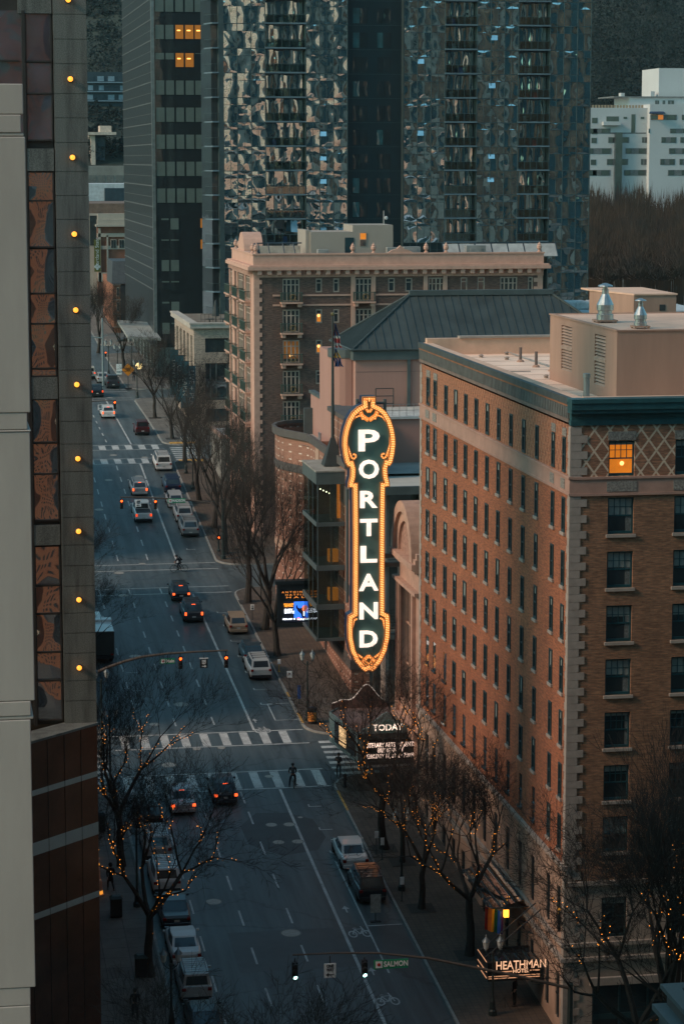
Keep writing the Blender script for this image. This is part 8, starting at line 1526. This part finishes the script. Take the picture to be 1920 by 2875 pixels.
p = onG(361, 1092, .15); zc = onY(361, 1038, p.y).z; t = thing('road_works_sign', 'orange diamond road works sign at the far corner', 'traffic sign', (p.x, p.y, zc)); b = MB(); r_ = .92; b.prism([(p.x-r_, p.y, zc), (p.x, p.y, zc-r_), (p.x+r_, p.y, zc), (p.x, p.y, zc+r_)], (0, .04, 0)); b.build('panel', M('works_orange', (.75, .25, .01), .6, vs=3, var=.1), t); b = MB(); b.tube((p.x, p.y+.06, g(p.y)), (p.x, p.y+.06, zc), .05, n=6); b.box(p.x-.5, p.x+.5, p.y-.4, p.y+.5, g(p.y)+.15, g(p.y)+.3); b.build('stand', m_ink, t)
for k, dz in enumerate((.18, 0, -.18)): text(t, ('ROAD', 'WORK', 'AHEAD')[k], .2, m_ink, (p.x, p.y-.01, zc+dz), (1, 0, 0), (0, 0, 1), .01)
p = onZ(378, 1008, g(356)+4.2); b = MB(); b.ball((0, 0, 0), .5, 12, (1, .2, 1)); b.xf(Matrix.Translation((29.5, 352, onX(371, 1008, 29.5).z))); t = thing('clock_sign', 'round glowing yellow-white sign under the far canopy', 'lit sign', (29.5, 352, onX(371, 1008, 29.5).z)); b.build('lit_disc', glow('round_sign_glow', (1, .72, .3), 1.6), t); b = MB(); b.tube((29.5, 352, t.location.z), (32.2, 352, t.location.z), .05, n=5); b.build('bracket', m_ink, t)
# litter bin
p = onG(877, 2030, .15); t = thing('litter_bin', 'orange and black litter bin beside the corner street lamp', 'litter bin', (p.x, p.y, g(p.y)+.15)); b = MB(); b.lathe([(.34, 0), (.36, .1), (.36, 1.05), (.38, 1.1)], (p.x, p.y, g(p.y)+.15), 14); b.build('bin_body', m_ink, t); b = MB(); b.lathe([(.365, .2), (.365, .9)], (p.x, p.y, g(p.y)+.15), 12, -pi*.95, -pi*.25); b.build('poster_wrap', M('poster_orange', (.55, .19, .03), .7, vs=6, var=.7), t); b = MB(); b.lathe([(.38, 1.1), (.36, 1.22), (.2, 1.3)], (p.x, p.y, g(p.y)+.15), 14); b.build('lid', m_ink, t)
# bollard / hydrant
p = onG(968, 2210, .15); t = thing('short_post', 'short dark post at the kerb below the person with the phone', 'bollard', p); b = MB(); b.lathe([(.16, 0), (.16, .1), (.11, .15), (.11, .75), (.14, .8), (.10, .95), (.02, 1.0)], (p.x, p.y, g(p.y)+.15), 10); b.build('body', m_ink, t); b = MB(); b.tube((p.x-.18, p.y, g(p.y)+.7), (p.x+.18, p.y, g(p.y)+.7), .06, n=8); b.build('nozzles', m_ink, t)
# board on a stand behind the black SUV
p = onG(1056, 2568); t = thing('notice_board', 'pale notice board on a stand behind the black sport utility', 'notice board', (27.75, p.y, g(p.y))); b = MB(); q0, q1 = onY(1040, 2512, p.y-1.2), onY(1069, 2562, p.y-1.2); b.box(q0.x, q1.x, p.y-1.2, p.y-1.17, q1.z, q0.z); b.build('board', M('board_pale', (.34, .35, .31), .8, vs=5, var=.3), t); b = MB(); b.box((q0.x+q1.x)/2-.02, (q0.x+q1.x)/2+.02, p.y-1.16, p.y-1.1, g(p.y-1.2), q0.z); b.box(q0.x, q1.x, p.y-1.3, p.y-1.0, g(p.y-1.2)+.006, g(p.y-1.2)+.05); b.build('stand', m_ink, t)
# lit barrels
m_bar = M('barrel_pink', (.55, .27, .17), .6); m_baro = glow('barrel_orange_glow', (1, .35, .04), .7)
for k, (u, v, l) in enumerate(((277, 2513, 'lit orange and pale barrel on the left pavement, nearest of the four'), (272, 2482, 'lit barrel just behind the nearest one'), (268, 2436, 'lit barrel, third along the brown wall'), (265, 2412, 'lit barrel, farthest along the brown wall'))):
    p = onG(u, v, .15); t = thing('traffic_barrel', l, 'barrel', (p.x, p.y, g(p.y)+.15), 'lit traffic barrels'); c = (p.x, p.y, g(p.y)+.15); b = MB(); b.lathe([(.30, .1), (.27, .32)], c, 14); b.build('lit_band', m_baro, t); b = MB(); b.lathe([(.36, 0), (.36, .06), (.30, .1)], c, 14); b.lathe([(.27, .32), (.245, .62), (.25, .64), (.23, .95), (.1, 1.0)], c, 14); b.build('drum', m_bar, t)
# bike rack / dark planters in the left pavement, kerbside boxes
for k, (x, y, l) in enumerate(((10.3, 158.5, 'dark newspaper box at the left corner by fairy lights'), (10.2, 143.0, 'dark utility cabinet on the left pavement under the big lit tree'), (10.9, 133.5, 'dark kerbside box on the left pavement near the bottom'))):
    t = thing('utility_cabinet', l, 'cabinet', (x, y, g(y)+.15), 'dark boxes on the left pavement'); b = MB(); b.box(x-.35, x+.35, y-.3, y+.3, g(y)+.2, g(y)+1.35); b.build('body', m_ink, t, bevel=.04); b = MB(); b.tbox(x, y, g(y)+1.35, g(y)+1.5, .8, .7, .5, .4); b.build('lid', m_post, t)
# tree pits / iron grates
m_grate = M('tree_grate', (.035, .03, .026), .9, vs=4)
for k, x, y, l, s_, rz, lit in TL:
    if 27 < x < 31: b = MB(); b.prism([(x-.8, y-.8, g(y-.8)+.156), (x+.8, y-.8, g(y-.8)+.156), (x+.8, y+.8, g(y+.8)+.156), (x-.8, y+.8, g(y+.8)+.156)], (0, 0, .012)); tag(b.build('tree_grate', m_grate), 'iron grate at the foot of the '+' '.join(l.split()[:8]), 'tree grate', 'iron grates round the street trees')
b = MB(); 
# ================================================================ the air between here and the hills
hb = MB(); hb.box(-890, 1190, -390, 1990, -60, 470); t_ = NT('haze_air'); t_.n.remove(t_.b); pv = t_.new('VolumePrincipled'); pv.inputs['Color'].default_value = (.55, .80, .86, 1); pv.inputs['Density'].default_value = .00004; t_.link(pv.outputs[0], t_.o.inputs['Volume'])
o = hb.build('haze', t_.m); o['kind'] = 'stuff'; tag(o, 'thin blue-green dusk haze between the streets and the hill', 'haze')
